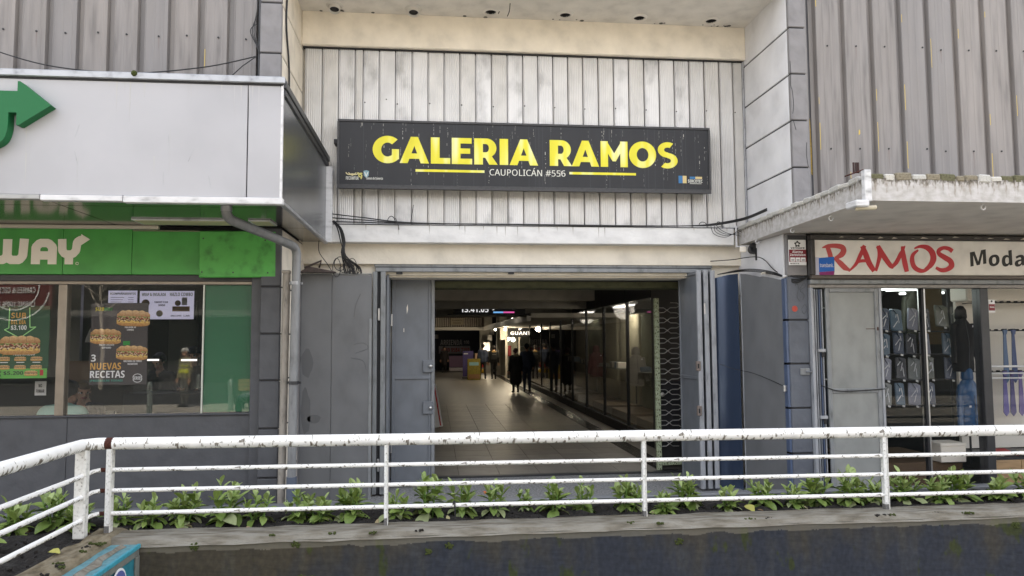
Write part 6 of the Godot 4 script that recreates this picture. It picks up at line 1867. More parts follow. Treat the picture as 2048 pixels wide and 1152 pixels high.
# ---------- clothes shop ----------
func clothes_sign() -> void:
	var t = thing("clothes_shop_sign", "pale shop sign with red brush lettering in a dark frame", "sign")
	var z := -8.39
	bp("case", t, mat("sign_case", 0.05, 0.045, 0.042, 0.6, T.dirty, Vector3(2, 2, 2)), 4.475, 9.6, 2.705, 3.235, -8.60, -8.43, 0.008)
	bp("face", t, mat("sign_face_pale", 0.86, 0.83, 0.78, 0.5, T.soft, Vector3(0.6, 0.6, 0.6)), 4.53, 9.55, 2.752, 3.175, -8.44, z, 0.004)
	bp("frame_rail", t, K.sign_case, 4.475, 9.6, 3.178, 3.235, -8.43, -8.36, 0.01)
	bp("frame_rail", t, mat("frame_bronze", 0.11, 0.09, 0.075, 0.5, T.dirty, Vector3(2, 4, 2)), 4.475, 9.6, 2.70, 2.75, -8.43, -8.36, 0.012)
	bp("frame_rail", t, K.sign_case, 4.475, 4.528, 2.75, 3.178, -8.43, -8.36, 0.01)
	for i in 16:
		part("peeling_flake", prism([Vector2(0, 0), Vector2(0.06 + 0.05 * rng.randf(), 0.004), Vector2(0.03, 0.018 * rng.randf() + 0.006)], 0, 0.002), K.conduit, t, Vector3(4.8 + i * 0.2 + rng.randf() * 0.2, 3.185 + rng.randf() * 0.025, -8.359))
	var red = StandardMaterial3D.new()
	red.albedo_color = lin(0.50, 0.03, 0.04)
	red.roughness = 0.5
	K["brush_red"] = red
	var fade = mat("brush_faded", 0.55, 0.17, 0.13, 0.5)
	# brush letters: lists of [points, widths]
	var y0 := 2.795
	var h := 0.315
	var P = func(x, y): return Vector2(x, y0 + y * h)
	var letters = [
		[[[P.call(4.70, 0.92), P.call(4.73, 0.6), P.call(4.735, 0.3), P.call(4.71, 0.06)], [0.055, 0.060, 0.055, 0.039]], [[P.call(4.63, 0.90), P.call(4.70, 0.965), P.call(4.80, 0.98), P.call(4.88, 0.93), P.call(4.90, 0.80), P.call(4.87, 0.64), P.call(4.79, 0.50)], [0.010, 0.044, 0.055, 0.066, 0.071, 0.066, 0.033]], [[P.call(4.78, 0.52), P.call(4.85, 0.32), P.call(4.91, 0.14), P.call(4.98, 0.04)], [0.033, 0.066, 0.066, 0.015]]],
		[[[P.call(5.17, 1.0), P.call(5.11, 0.62), P.call(5.05, 0.28), P.call(4.955, 0.0)], [0.044, 0.050, 0.039, 0.015]], [[P.call(5.14, 0.98), P.call(5.18, 0.66), P.call(5.22, 0.32), P.call(5.28, 0.02)], [0.055, 0.071, 0.071, 0.055]], [[P.call(5.06, 0.36), P.call(5.13, 0.41), P.call(5.21, 0.40)], [0.033, 0.039, 0.033]]],
		[[[P.call(5.345, 1.0), P.call(5.36, 0.66), P.call(5.335, 0.34), P.call(5.30, 0.02)], [0.044, 0.055, 0.044, 0.033]], [[P.call(5.34, 0.98), P.call(5.41, 0.60), P.call(5.49, 0.24), P.call(5.53, 0.16)], [0.055, 0.066, 0.060, 0.033]], [[P.call(5.50, 0.15), P.call(5.57, 0.36), P.call(5.63, 0.68), P.call(5.69, 1.0)], [0.033, 0.050, 0.050, 0.010]], [[P.call(5.655, 0.98), P.call(5.665, 0.62), P.call(5.68, 0.3), P.call(5.70, 0.0)], [0.033, 0.060, 0.066, 0.050]]],
		[[[P.call(5.86, 0.84), P.call(5.79, 0.66), P.call(5.775, 0.42), P.call(5.80, 0.18), P.call(5.87, 0.04), P.call(5.95, 0.06), P.call(6.02, 0.22)], [0.020, 0.044, 0.060, 0.060, 0.055, 0.033, 0.020]], [[P.call(5.81, 0.90), P.call(5.89, 0.98), P.call(5.98, 0.93), P.call(6.04, 0.74), P.call(6.05, 0.48), P.call(6.00, 0.22), P.call(5.93, 0.09)], [0.015, 0.039, 0.066, 0.077, 0.077, 0.060, 0.020]]],
		[[[P.call(6.305, 0.80), P.call(6.26, 0.90), P.call(6.19, 0.93), P.call(6.13, 0.84), P.call(6.13, 0.70), P.call(6.20, 0.56), P.call(6.27, 0.42), P.call(6.285, 0.24), P.call(6.23, 0.10), P.call(6.15, 0.06), P.call(6.08, 0.16)], [0.055, 0.050, 0.044, 0.050, 0.055, 0.066, 0.071, 0.071, 0.055, 0.050, 0.033]]],
	]
	for i in letters.size():
		var st := S()
		var k := 0
		for s in letters[i]:
			ribbon(st, smooth(s[0], 5), resample(s[1], 5), 0.003 + 0.0007 * k)
			k += 1
		part("brush_letter", st.commit(), red if i != 0 else mat("brush_red_soft", 0.50, 0.07, 0.07, 0.5), t, Vector3(0, 0, z + 0.0005))
	text("lettering", "Moda", t, K.ink, Vector3(6.535, 2.86, z + 0.001), 0.72, 0.215, "bi", 0.003)
	# payment sticker
	var q = thing("payment_sticker", "square blue and magenta sticker on the left end of the pale sign", "sticker")
	bp("white_backing", q, mat("backing_pale", 0.5, 0.5, 0.62, 0.5), 4.515, 4.58, 2.735, 2.965, z + 0.001, z + 0.004)
	part("blue_field", prism([Vector2(4.58, 2.955), Vector2(4.775, 2.972), Vector2(4.775, 2.80), Vector2(4.58, 2.785)], z + 0.001, z + 0.005), mat("pay_blue", 0.0, 0.11, 0.48, 0.4), q)
	part("magenta_field", prism([Vector2(4.58, 2.784), Vector2(4.775, 2.799), Vector2(4.765, 2.755), Vector2(4.745, 2.74), Vector2(4.58, 2.73)], z + 0.001, z + 0.005), mat("pay_magenta", 0.20, 0.0, 0.12, 0.4), q)
	text("lettering", "transbank.", q, K.white, Vector3(4.592, 2.845, z + 0.005), 0.17, 0.05, "r", 0.002)
	# alarm plate
	q = thing("alarm_plate", "white and dark red alarm warning plate on the pier beside the pale sign", "sign")
	bp("plate", q, K.white, 4.232, 4.452, 2.872, 3.18, -8.45, -8.435, 0.004)
	bp("fixing_rail", q, K.dark_metal, 4.232, 4.452, 3.182, 3.235, -8.458, -8.44, 0.004)
	bp("red_field", q, mat("plate_red", 0.19, 0.01, 0.02, 0.5), 4.234, 4.450, 2.912, 3.06, -8.435, -8.433)
	part("flower_mark", strokes([arc(Vector2.ZERO, 0.022, 0.022, 0, 340, 16)], 0.012, 0.002), K.ink, q, Vector3(4.342, 3.128, -8.434))
	for k in 5:
		part("flower_mark", disc_mesh(0.011, 0.002, 8), K.ink, q, Vector3(4.342 + cos(k * TAU / 5 + PI / 2) * 0.029, 3.128 + sin(k * TAU / 5 + PI / 2) * 0.029, -8.4335))
	text("lettering", "verisure", q, K.ink, Vector3(4.255, 3.068, -8.434), 0.175, 0.03, "b", 0.001)
	text("lettering", "Alarma", q, K.white, Vector3(4.275, 3.018, -8.4325), 0.13, 0.033, "bx", 0.001)
	text("lettering", "Zerovision", q, K.white, Vector3(4.245, 2.982, -8.4325), 0.195, 0.032, "bx", 0.001)
	for k in 3:
		bp("pictogram_card", q, K.white, 4.248 + 0.066 * k, 4.306 + 0.066 * k, 2.916, 2.965, -8.433, -8.431)
		bp("pictogram", q, mat("picto", 0.35, 0.35, 0.36, 0.6), 4.258 + 0.066 * k, 4.296 + 0.066 * k, 2.925, 2.945, -8.431, -8.430)
	text("lettering", "600 586 01 40", q, K.ink, Vector3(4.245, 2.885, -8.434), 0.11, 0.014, "b", 0.001)

func resample(ws: Array, per: int) -> Array:
	var o = []
	for i in ws.size() - 1:
		for k in per:
			o.append(lerpf(ws[i], ws[i + 1], float(k) / per))
	o.append(ws[-1])
	return o

func clothes_shop() -> void:
	var t = thing("clothes_shop", "clothes shop front with dark display window under the pale sign", "shop front")
	bp("track", t, K.gate_frame, 4.475, 9.6, 2.645, 2.698, -8.60, -8.40, 0.005)
	bp("track", t, mat("track_rust", 0.28, 0.26, 0.24, 0.5, T.dirty, Vector3(1.5, 3, 1.5)), 4.475, 9.6, 2.60, 2.64, -8.58, -8.42, 0.005)
	# folded slats seen from their edges
	bp("guide_post", t, K.gate_light, 4.472, 4.505, 0.05, 2.60, -8.50, -8.40, 0.004)
	for i in 4:
		var x = 4.525 + 0.035 * i
		bp("folded_slat", t, [K.gate_light, K.gate, K.blue_edge, K.gate_light][i], x, x + 0.016, 0.08, 2.585, -8.62, -8.42 - 0.012 * i, 0.004)
	for y in [1.83, 1.04]:
		bp("slat_latch", t, K.gate_light, 4.545, 4.64, y, y + 0.04, -8.43, -8.40, 0.006)
		bp("latch_slot", t, K.black, 4.60, 4.635, y - 0.06, y, -8.44, -8.425)
	bp("slat_backing", t, K.blue_edge, 4.50, 4.68, 0.05, 2.60, -8.72, -8.63)
	# grey door leaf
	var d = part("door_leaf", box(0.66, 2.55, 0.03, 0.004), K.door_grey, t, Vector3(5.02, 1.315, -8.475))
	for x in [-0.318, 0.31]:
		part("stile", box(0.05, 2.57, 0.03, 0.006), K.gate_frame, d, Vector3(x, 0, 0.02))
	part("stile", box(0.03, 2.57, 0.03, 0.005), K.gate_light, d, Vector3(0.352, 0, 0.03))
	for y in [1.26, 0.05, -1.26]:
		part("cross_rail", box(0.58, 0.055, 0.024, 0.006), K.gate_frame, d, Vector3(0, y, 0.02))
	part("rust_run", box(0.12, 0.008, 0.002), K.rust, d, Vector3(0.23, 0.79, 0.016))
	part("rust_spot", box(0.02, 0.04, 0.004, 0.001), K.rust, d, Vector3(0.31, 0.79, 0.036))
	part("chain", tube(smooth([Vector3(-0.52, 0.16, 0.02), Vector3(-0.36, 0.09, 0.04), Vector3(-0.2, 0.05, 0.05), Vector3(0.1, 0.055, 0.05), Vector3(0.36, 0.07, 0.05)], 4), 0.006, 5), K.cable, d)
	bp("jamb", t, K.dark_metal, 5.375, 5.412, 0.02, 2.60, -8.60, -8.46, 0.004)
	# glass
	bp("mullion", t, K.steel, 5.975, 5.993, 0.02, 2.60, -8.52, -8.485, 0.004)
	bp("mullion", t, K.black, 5.945, 5.974, 0.02, 2.60, -8.55, -8.49, 0.004)
	bp("corner_post", t, K.dark_metal, 6.69, 6.80, 0.02, 2.60, -8.60, -8.45, 0.008)
	bp("pane", t, K.pane_shop, 5.413, 5.944, 0.03, 2.60, -8.512, -8.504)
	bp("pane", t, K.pane_shop, 5.994, 6.69, 0.03, 2.60, -8.512, -8.504)
	bp("pane", t, K.pane_shop, 6.80, 9.5, 0.50, 2.60, -8.512, -8.504)
	for i in 6:
		bp("base_board", t, K.wood, 6.81 + 0.36 * i, 7.165 + 0.36 * i, 0.03, 0.49, -8.62, -8.50, 0.006)
	bp("display_shelf", t, K.dark_metal, 6.80, 9.5, 0.492, 0.52, -9.2, -8.53)
	bp("wall_end", t, K.pier_grey, 9.5, 10.3, 0, 3.26, -8.7, -8.5)
	# room
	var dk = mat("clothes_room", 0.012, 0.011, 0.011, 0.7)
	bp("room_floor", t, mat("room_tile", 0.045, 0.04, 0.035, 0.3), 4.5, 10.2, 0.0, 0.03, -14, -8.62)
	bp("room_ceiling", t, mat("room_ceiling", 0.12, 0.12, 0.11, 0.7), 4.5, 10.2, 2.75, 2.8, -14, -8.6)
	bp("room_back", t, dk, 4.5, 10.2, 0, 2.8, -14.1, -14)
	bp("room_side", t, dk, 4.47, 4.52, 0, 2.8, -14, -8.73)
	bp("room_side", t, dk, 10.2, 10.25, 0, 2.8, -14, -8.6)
	bp("wood_pillar", t, mat("brown_pillar", 0.13, 0.085, 0.035, 0.5), 6.85, 7.1, 1.9, 2.75, -9.9, -9.7)
	bp("wood_platform", t, mat("platform", 0.10, 0.06, 0.03, 0.5), 5.45, 6.7, 0.03, 0.42, -10.2, -8.9, 0.01)
	var pw = mat("peg_wall", 0.74, 0.71, 0.64, 0.7)
	bp("display_wall", t, pw, 7.0, 9.6, 0.52, 2.75, -9.35, -9.30)
	bp("ceiling_box", t, K.sign_cream, 6.9, 9.5, 2.47, 2.72, -9.28, -8.95, 0.02)
	# lamps
	var tb = emis("tube_cool", 0.95, 1.0, 0.97, 0.5)
	var li := 0
	for v in [[6.12, 2.66, -9.6, 0.36], [6.55, 2.66, -9.75, 0.25], [7.15, 2.64, -10.2, 0.35], [6.6, 2.66, -12.0, 0.6]]:
		var q = thing("ceiling_tube", "%s white ceiling tube seen in the clothes shop window, from the left" % ORD[li], "lamp", Vector3(v[0], v[1], v[2]))
		part("tube", tube([Vector3(-v[3], 0, 0), Vector3(v[3], 0.015, 0)], 0.017, 8), tb, q)
		bp("housing", q, K.white, -v[3], v[3], 0.03, 0.07, -0.05, 0.05, 0.01)
		li += 1
		if li in [1, 3]:
			var ol := OmniLight3D.new()
			ol.name = "ceiling_tube_light"
			ol.light_energy = 0.075
			ol.light_color = Color(0.95, 1, 0.97)
			ol.light_size = 0.25
			ol.omni_range = 15
			ol.omni_attenuation = 2
			ol.shadow_enabled = true
			ol.position = Vector3(v[0], v[1] - 0.06, v[2] + 0.06)
			add_child(ol)
	# shelves with packed shirts
	var rk = thing("shirt_rack", "dark display rack holding packed shirts behind the clothes shop glass", "rack")
	for y in [2.10, 1.79, 1.45, 1.11]:
		bp("ledge", rk, K.dark_metal, 5.95, 7.05, y - 0.03, y - 0.012, -9.50, -9.36, 0.004)
	for x in [5.96, 6.62, 7.05]:
		part("upright", tube([Vector3(x, 0.42, -9.52), Vector3(x, 2.72, -9.52)], 0.015, 8), K.steel if x > 6.6 and x < 7 else K.dark_metal, rk)
	var pcols = [[0.09, 0.17, 0.26], [0.30, 0.32, 0.42], [0.03, 0.036, 0.055], [0.19, 0.21, 0.17], [0.05, 0.08, 0.15], [0.25, 0.28, 0.28]]
	var packs = [[6.20, 2.23, 0.19, 0], [6.44, 2.24, 0.17, 1], [6.86, 2.28, 0.22, 3], [7.06, 2.26, 0.15, 5], [6.22, 1.92, 0.17, 4], [6.40, 1.90, 0.17, 2], [6.93, 1.90, 0.18, 0], [6.24, 1.58, 0.17, 2], [6.43, 1.57, 0.19, 5], [6.66, 1.58, 0.12, 3], [6.95, 1.57, 0.19, 4], [6.21, 1.24, 0.15, 0], [6.42, 1.23, 0.20, 1], [6.03, 2.24, 0.16, 4], [6.02, 1.90, 0.17, 0], [6.03, 1.57, 0.16, 1], [6.02, 1.24, 0.16, 5], [6.62, 2.24, 0.15, 2], [6.60, 1.91, 0.16, 1], [6.64, 1.24, 0.17, 4]]
	var nm = ["deep blue-grey", "pale lilac", "black", "olive-striped", "slate", "pale grey-green"]
	var row = {}
	packs.sort_custom(func(m, n): return m[0] < n[0])
	for q in packs:
		var rw = int(round((2.24 - q[1]) / 0.33))
		row[rw] = row.get(rw, 0) + 1
		var b = thing("shirt_pack", "%s shirt in clear plastic, %s from the left in the %s rack row" % [nm[q[3]], ORD[row[rw] - 1], ORD[rw]], "packed shirt", Vector3(q[0], q[1], q[2] * 0 - 9.40), "packed shirts on the rack")
		b.rotation = Vector3(-0.2, 0.15, -0.10 - 0.16 * fposmod(q[0] * 7.3 + q[1] * 3.1, 1.0))
		var pc = pcols[q[3]]
		var pm = mat("shirt_%d" % q[3], pc[0], pc[1], pc[2], 0.12, T.grit, Vector3(4, 4, 4), T.ncoarse, 1.6)
		pm.clearcoat_enabled = true
		part("folded_shirt", box(q[2], 0.30, 0.03, 0.012), pm, b)
		part("collar", prism([Vector2(-0.05, 0.14), Vector2(0, 0.08), Vector2(0.05, 0.14), Vector2(0.03, 0.15), Vector2(-0.03, 0.15)], 0.0155, 0.028), pm, b)
		for k in 3:
			part("plastic_crease", prism([Vector2(0, 0), Vector2(0.012, 0.01), Vector2(0.03, 0.12), Vector2(0.02, 0.13)], 0.0152, 0.0165), mat("crease", 0.62, 0.64, 0.68, 0.15), b, Vector3(-0.07 + 0.05 * k, -0.11 + 0.07 * ((k * 2 + q[3]) % 3), 0), Vector3(0, 0, -0.5 + 0.4 * k))
		part("price_tag", box(0.04, 0.025, 0.002), K.white, b, Vector3(0.03, -0.16, 0.02))
	# dark shirts hanging on a rail at the left
	var hr = thing("hanger_rail", "thin rail with hanging clothes at the left of the clothes shop window", "rail")
	part("bar", tube([Vector3(5.2, 2.42, -9.9), Vector3(6.0, 2.42, -9.9)], 0.012, 8), K.steel, hr)
	part("lower_bar", tube([Vector3(5.2, 1.42, -9.9), Vector3(6.0, 1.42, -9.9)], 0.012, 8), K.steel, hr)
	for k in 14:
		var up: bool = k < 7
		var hs = thing("hanging_shirt", "%s dark shirt from the left on the %s rail of the clothes shop" % [ORD[k % 7], "upper" if up else "lower"], "shirt", Vector3(5.3 + 0.1 * (k % 7), 2.38 if up else 1.38, -9.9 + 0.01 * (k % 3)), "dark hanging shirts")
		var cc = [[0.02, 0.03, 0.06], [0.05, 0.05, 0.055], [0.015, 0.015, 0.02], [0.06, 0.08, 0.11]][(k * 3) % 4]
		var cm = mat("hang_%d" % ((k * 3) % 4), cc[0], cc[1], cc[2], 0.7, T.grit, Vector3(5, 5, 5))
		hs.rotation.y = 0.9 + 0.1 * (k % 3)
		part("shirt_body", prism([Vector2(-0.04, 0.0), Vector2(0.04, 0.0), Vector2(0.19, -0.07), Vector2(0.22, -0.38), Vector2(0.16, -0.38), Vector2(0.15, -0.2), Vector2(0.15, -0.72), Vector2(-0.15, -0.72), Vector2(-0.15, -0.2), Vector2(-0.16, -0.38), Vector2(-0.22, -0.38), Vector2(-0.19, -0.07)], -0.02, 0.02), cm, hs)
		part("hanger_hook", tube([Vector3(0, 0.0, 0), Vector3(0, 0.05, 0)], 0.005, 5), K.steel, hs)
	# torso stands with jackets
	torso("puffer_jacket", "shiny dark blue padded jacket on a stand at the bottom of the window", Vector3(6.89, 0.76, -9.0), mat("jacket_blue", 0.015, 0.075, 0.19, 0.3), true)
	torso("black_jacket", "black hooded jacket on a stand above the blue padded one", Vector3(6.88, 1.55, -9.05), mat("jacket_black", 0.006, 0.006, 0.007, 0.9), false)
	torso("olive_jacket", "olive and black jacket hanging near the ceiling right of the rack", Vector3(6.78, 1.95, -9.9), mat("jacket_olive", 0.06, 0.065, 0.045, 0.6, T.dirty, Vector3(5, 5, 5)), false)
	# ties on pegs
	var kk := 0
	for q in [[7.43, 2.06, 1.40, 0.07, 0.13, 0.25, "pale steel blue"], [7.55, 2.06, 1.40, 0.03, 0.06, 0.17, "deep blue"], [7.40, 1.52, 0.97, 0.10, 0.09, 0.30, "violet"], [7.50, 1.52, 0.97, 0.05, 0.045, 0.17, "dark indigo"], [7.62, 1.52, 0.97, 0.13, 0.10, 0.28, "lavender"], [7.74, 2.06, 1.40, 0.02, 0.025, 0.04, "black"], [7.74, 1.52, 0.97, 0.06, 0.05, 0.2, "purple"]]:
		var b = thing("necktie", "%s necktie hanging on the %s row of pegs in the bright display" % [q[6], "upper" if q[1] > 1.8 else "lower"], "necktie", Vector3(q[0], q[1], -8.99), "neckties on the pegs")
		var L: float = q[1] - q[2]
		part("blade", prism([Vector2(-0.018, -0.02), Vector2(0.018, -0.02), Vector2(0.04, -L + 0.05), Vector2(0.0, -L), Vector2(-0.04, -L + 0.05)], 0, 0.012), mat("tie_%d" % kk, q[3], q[4], q[5], 0.4), b)
		part("knot", prism([Vector2(-0.03, 0.03), Vector2(0.03, 0.03), Vector2(0.018, -0.03), Vector2(-0.018, -0.03)], 0.0, 0.025), K["tie_%d" % kk], b)
		part("clip", box(0.05, 0.02, 0.03, 0.004), K.black, b, Vector3(0, 0.035, 0.01))
		kk += 1
	for y in [2.45, 2.08, 1.54]:
		var b = thing("peg_bar", "%s dark bar of small pegs on the pale display wall" % ("topmost" if y > 2.3 else ("middle" if y > 1.8 else "lowest")), "peg bar", Vector3(7.0, y, -9.05))
		part("bar", tube([Vector3(0.05, 0, 0), Vector3(2.4, 0, 0)], 0.008, 6), K.black, b)
		for k in 12:
			part("peg", box(0.025, 0.02, 0.05, 0.004), K.black, b, Vector3(0.15 + k * 0.1, 0.012, 0.02))
		for x in [0.1, 2.3]:
			part("arm", tube([Vector3(x, 0, 0), Vector3(x, 0, -0.25)], 0.007, 5), K.black, b)
	var b = thing("window_rails", "three thin white rails across the bright tie display", "rails")
	for y in [1.63, 1.545, 1.485]:
		part("rail", tube([Vector3(6.82, y, -8.62), Vector3(9.4, y - 0.01, -8.62)], 0.013 if y > 1.6 else 0.008, 8), K.white, b)
	b = thing("alarm_sticker", "little white and red alarm sticker on the bright display glass", "sticker")
	bp("sheet", b, K.white, 6.835, 6.92, 2.30, 2.46, -8.500, -8.498)
	bp("red_field", b, K.plate_red, 6.838, 6.917, 2.325, 2.405, -8.498, -8.4965)
	part("mark", disc_mesh(0.013, 0.001, 8), K.ink, b, Vector3(6.878, 2.44, -8.498))
	text("lettering", "Alarma", b, K.white, Vector3(6.848, 2.36, -8.4965), 0.06, 0.02, "b", 0.001)
	b = thing("shoe_box", "pale cardboard box standing on the platform behind the second pane", "box", Vector3(6.55, 0.42, -9.0))
	bp("carton", b, K.sign_cream, -0.18, 0.16, 0, 0.2, -0.15, 0.15, 0.006)
	bp("lid", b, K.sign_cream, -0.187, 0.167, 0.2, 0.24, -0.157, 0.157, 0.006)
	b = thing("magazine_heap", "untidy heap of dark brochures on the display shelf", "brochures", Vector3(7.1, 0.52, -8.75))
	for k in 7:
		part("brochure", box(0.3, 0.012, 0.2, 0.002), [K.ink, K.conduit, K.red, K.dark_metal][k % 4], b, Vector3(0.12 * k - 0.2, 0.008 + 0.012 * (k % 3), 0.03 * (k % 2)), Vector3(0, k * 0.7, 0.05 * (k % 3)))

func torso(n: String, label: String, pos: Vector3, m: Material, padded: bool) -> void:
	var t = thing(n, label, "jacket", pos)
	var st := S()
	var rows := 16
	var seg := 18
	var g = []
	for i in rows + 1:
		var f = float(i) / rows
		var y = f * 0.72
		var w = 0.17 + 0.03 * sin(f * PI) - (0.11 * pow(maxf(0.0, (f - 0.78) / 0.22), 1.5))
		var d = 0.12 + 0.02 * sin(f * PI) - 0.05 * maxf(0.0, (f - 0.78) / 0.22)
		var puff = 0.012 * absf(sin(f * PI * 7.0)) if padded else 0.004 * sin(f * 19.0)
		var r = []
		for k in seg:
			var a = TAU * k / seg
			r.append(Vector3(cos(a) * (w + puff), y, sin(a) * (d + puff) + 0.02 * sin(a * 3 + f * 9) * (0.3 if padded else 0.6)))
		g.append(r)
	for i in rows:
		for k in seg:
			fquad(st, g[i][k], g[i][(k + 1) % seg], g[i + 1][(k + 1) % seg], g[i + 1][k], Vector3(cos(TAU * (k + 0.5) / seg), 0.1, sin(TAU * (k + 0.5) / seg)))
	st.generate_normals()
	part("body", st.commit(), m, t)
	for s in [-1.0, 1.0]:
		var pts = []
		var rr = []
		for k in 13:
			var f = k / 12.0
			pts.append(Vector3(s * (0.14 + 0.10 * f), 0.63 - 0.52 * f, 0.02 + 0.06 * f * f))
			rr.append(0.06 - 0.02 * f + (0.007 * absf(sin(k * 1.57)) if padded else 0.002 * (k % 2)))
		part("sleeve", tube(pts, rr, 10), m, t)
	part("hood", lathe([Vector2(0.06, 0.66), Vector2(0.10, 0.72), Vector2(0.09, 0.82), Vector2(0.05, 0.87), Vector2(0.001, 0.88)], 14), m, t, Vector3(0, 0, -0.01))
	part("zip", tube([Vector3(0.0, 0.05, 0.145), Vector3(0.005, 0.4, 0.155), Vector3(0.0, 0.66, 0.10)], 0.005, 5), K.dark_metal, t)
	part("swing_tag", box(0.04, 0.025, 0.004), K.white, t, Vector3(-0.1 if padded else 0.1, 0.36 if padded else 0.6, 0.155))
	part("stand", tube([Vector3(0, -0.4, 0), Vector3(0, 0.2, 0)], 0.018, 8), K.dark_metal, t)
	if pos.z > -10.0:
		t.scale = Vector3(0.72, 0.98, 0.8)

# ---------- people ----------
func sdf(st: SurfaceTool, bones: Array, cell: float, k: float, xf := Transform3D.IDENTITY) -> void:
	# bones: [a, b, radius a, radius b, colour]; the joined field is meshed with one vertex per crossed cell
	var lo := Vector3(1e9, 1e9, 1e9)
	var hi := -lo
	for b in bones:
		var r = maxf(b[2], b[3]) + 2.0 * cell
		for p in [b[0], b[1]]:
			lo = lo.min(p - Vector3(r, r, r))
			hi = hi.max(p + Vector3(r, r, r))
	var nx := int(ceil((hi.x - lo.x) / cell)) + 1
	var ny := int(ceil((hi.y - lo.y) / cell)) + 1
	var nz := int(ceil((hi.z - lo.z) / cell)) + 1
	var F := PackedFloat32Array()
	F.resize(nx * ny * nz)
	F.fill(1.0)
	var Bd := F.duplicate()
	var Bi := PackedInt32Array()
	Bi.resize(F.size())
	for bi in bones.size():
		var b = bones[bi]
		var pa: Vector3 = b[0]
		var ba: Vector3 = b[1] - b[0]
		var L2 = maxf(ba.length_squared(), 1e-9)
		var r0: float = b[2]
		var r1: float = b[3]
		var rr = maxf(r0, r1) + 2.5 * cell + k
		var l = (pa.min(b[1]) - lo - Vector3(rr, rr, rr)) / cell
		var h = (pa.max(b[1]) - lo + Vector3(rr, rr, rr)) / cell
		for x in range(maxi(0, int(l.x)), mini(nx, int(h.x) + 2)):
			for y in range(maxi(0, int(l.y)), mini(ny, int(h.y) + 2)):
				for z in range(maxi(0, int(l.z)), mini(nz, int(h.z) + 2)):
					var p = lo + Vector3(x, y, z) * cell - pa
					var t = clampf(p.dot(ba) / L2, 0.0, 1.0)
					var d = (p - ba * t).length() - lerpf(r0, r1, t)
					var i = (x * ny + y) * nz + z
					if d < Bd[i]:
						Bd[i] = d
						Bi[i] = bi
					var c = F[i]
					var hh = maxf(k - absf(c - d), 0.0) / k
					F[i] = minf(c, d) - hh * hh * k * 0.25
	var id := {}
	var vs = []
	var cs = []
	var ns = []
	var off = [0, 1, nz, nz + 1, ny * nz, ny * nz + 1, ny * nz + nz, ny * nz + nz + 1]
	for x in nx - 1:
		for y in ny - 1:
			for z in nz - 1:
				var i = (x * ny + y) * nz + z
				var neg := 0
				for o in off:
					if F[i + o] < 0.0:
						neg += 1
				if neg == 0 or neg == 8:
					continue
				var s := Vector3.ZERO
				var cnt := 0
				for e in [[0, 1], [0, 2], [0, 4], [1, 3], [1, 5], [2, 3], [2, 6], [3, 7], [4, 5], [4, 6], [5, 7], [6, 7]]:
					var fa = F[i + off[e[0]]]
					var fb = F[i + off[e[1]]]
					if (fa < 0.0) != (fb < 0.0):
						var t = fa / (fa - fb)
						var A = Vector3(e[0] >> 2, (e[0] >> 1) & 1, e[0] & 1)
						var B = Vector3(e[1] >> 2, (e[1] >> 1) & 1, e[1] & 1)
						s += A.lerp(B, t)
						cnt += 1
				id[i] = vs.size()
				vs.append(lo + (Vector3(x, y, z) + s / cnt) * cell)
				cs.append(bones[Bi[i]][4])
				var g = Vector3(F[i + off[4]] + F[i + off[5]] + F[i + off[6]] + F[i + off[7]] - F[i] - F[i + off[1]] - F[i + off[2]] - F[i + off[3]], F[i + off[2]] + F[i + off[3]] + F[i + off[6]] + F[i + off[7]] - F[i] - F[i + off[1]] - F[i + off[4]] - F[i + off[5]], F[i + off[1]] + F[i + off[3]] + F[i + off[5]] + F[i + off[7]] - F[i] - F[i + off[2]] - F[i + off[4]] - F[i + off[6]])
				ns.append(g.normalized())
	var step = [ny * nz, nz, 1]
	for i in id:
		for ax in 3:
			var j = i + step[ax]
			if (F[i] < 0.0) == (F[j] < 0.0):
				continue
			var u = step[(ax + 1) % 3]
			var v = step[(ax + 2) % 3]
			var q = [i, i - u, i - u - v, i - v]
			var ok := true
			for e in q:
				if not id.has(e):
					ok = false
			if not ok:
				continue
			for tt in [[0, 1, 2], [0, 2, 3]]:
				var a: int = id[q[tt[0]]]
				var b: int = id[q[tt[1]]]
				var c: int = id[q[tt[2]]]
				if (vs[b] - vs[a]).cross(vs[c] - vs[a]).dot(ns[a] + ns[b] + ns[c]) > 0.0:
					var w = b
					b = c
					c = w
				for m in [a, b, c]:
					st.set_color(cs[m])
					st.set_normal(xf.basis * ns[m])
					st.add_vertex(xf * vs[m])

const SKIN := Color(0.42, 0.25, 0.17)
const LIP := Color(0.33, 0.12, 0.10)
const EYE := Color(0.02, 0.015, 0.012)
const WHITE := Color(0.6, 0.58, 0.55)

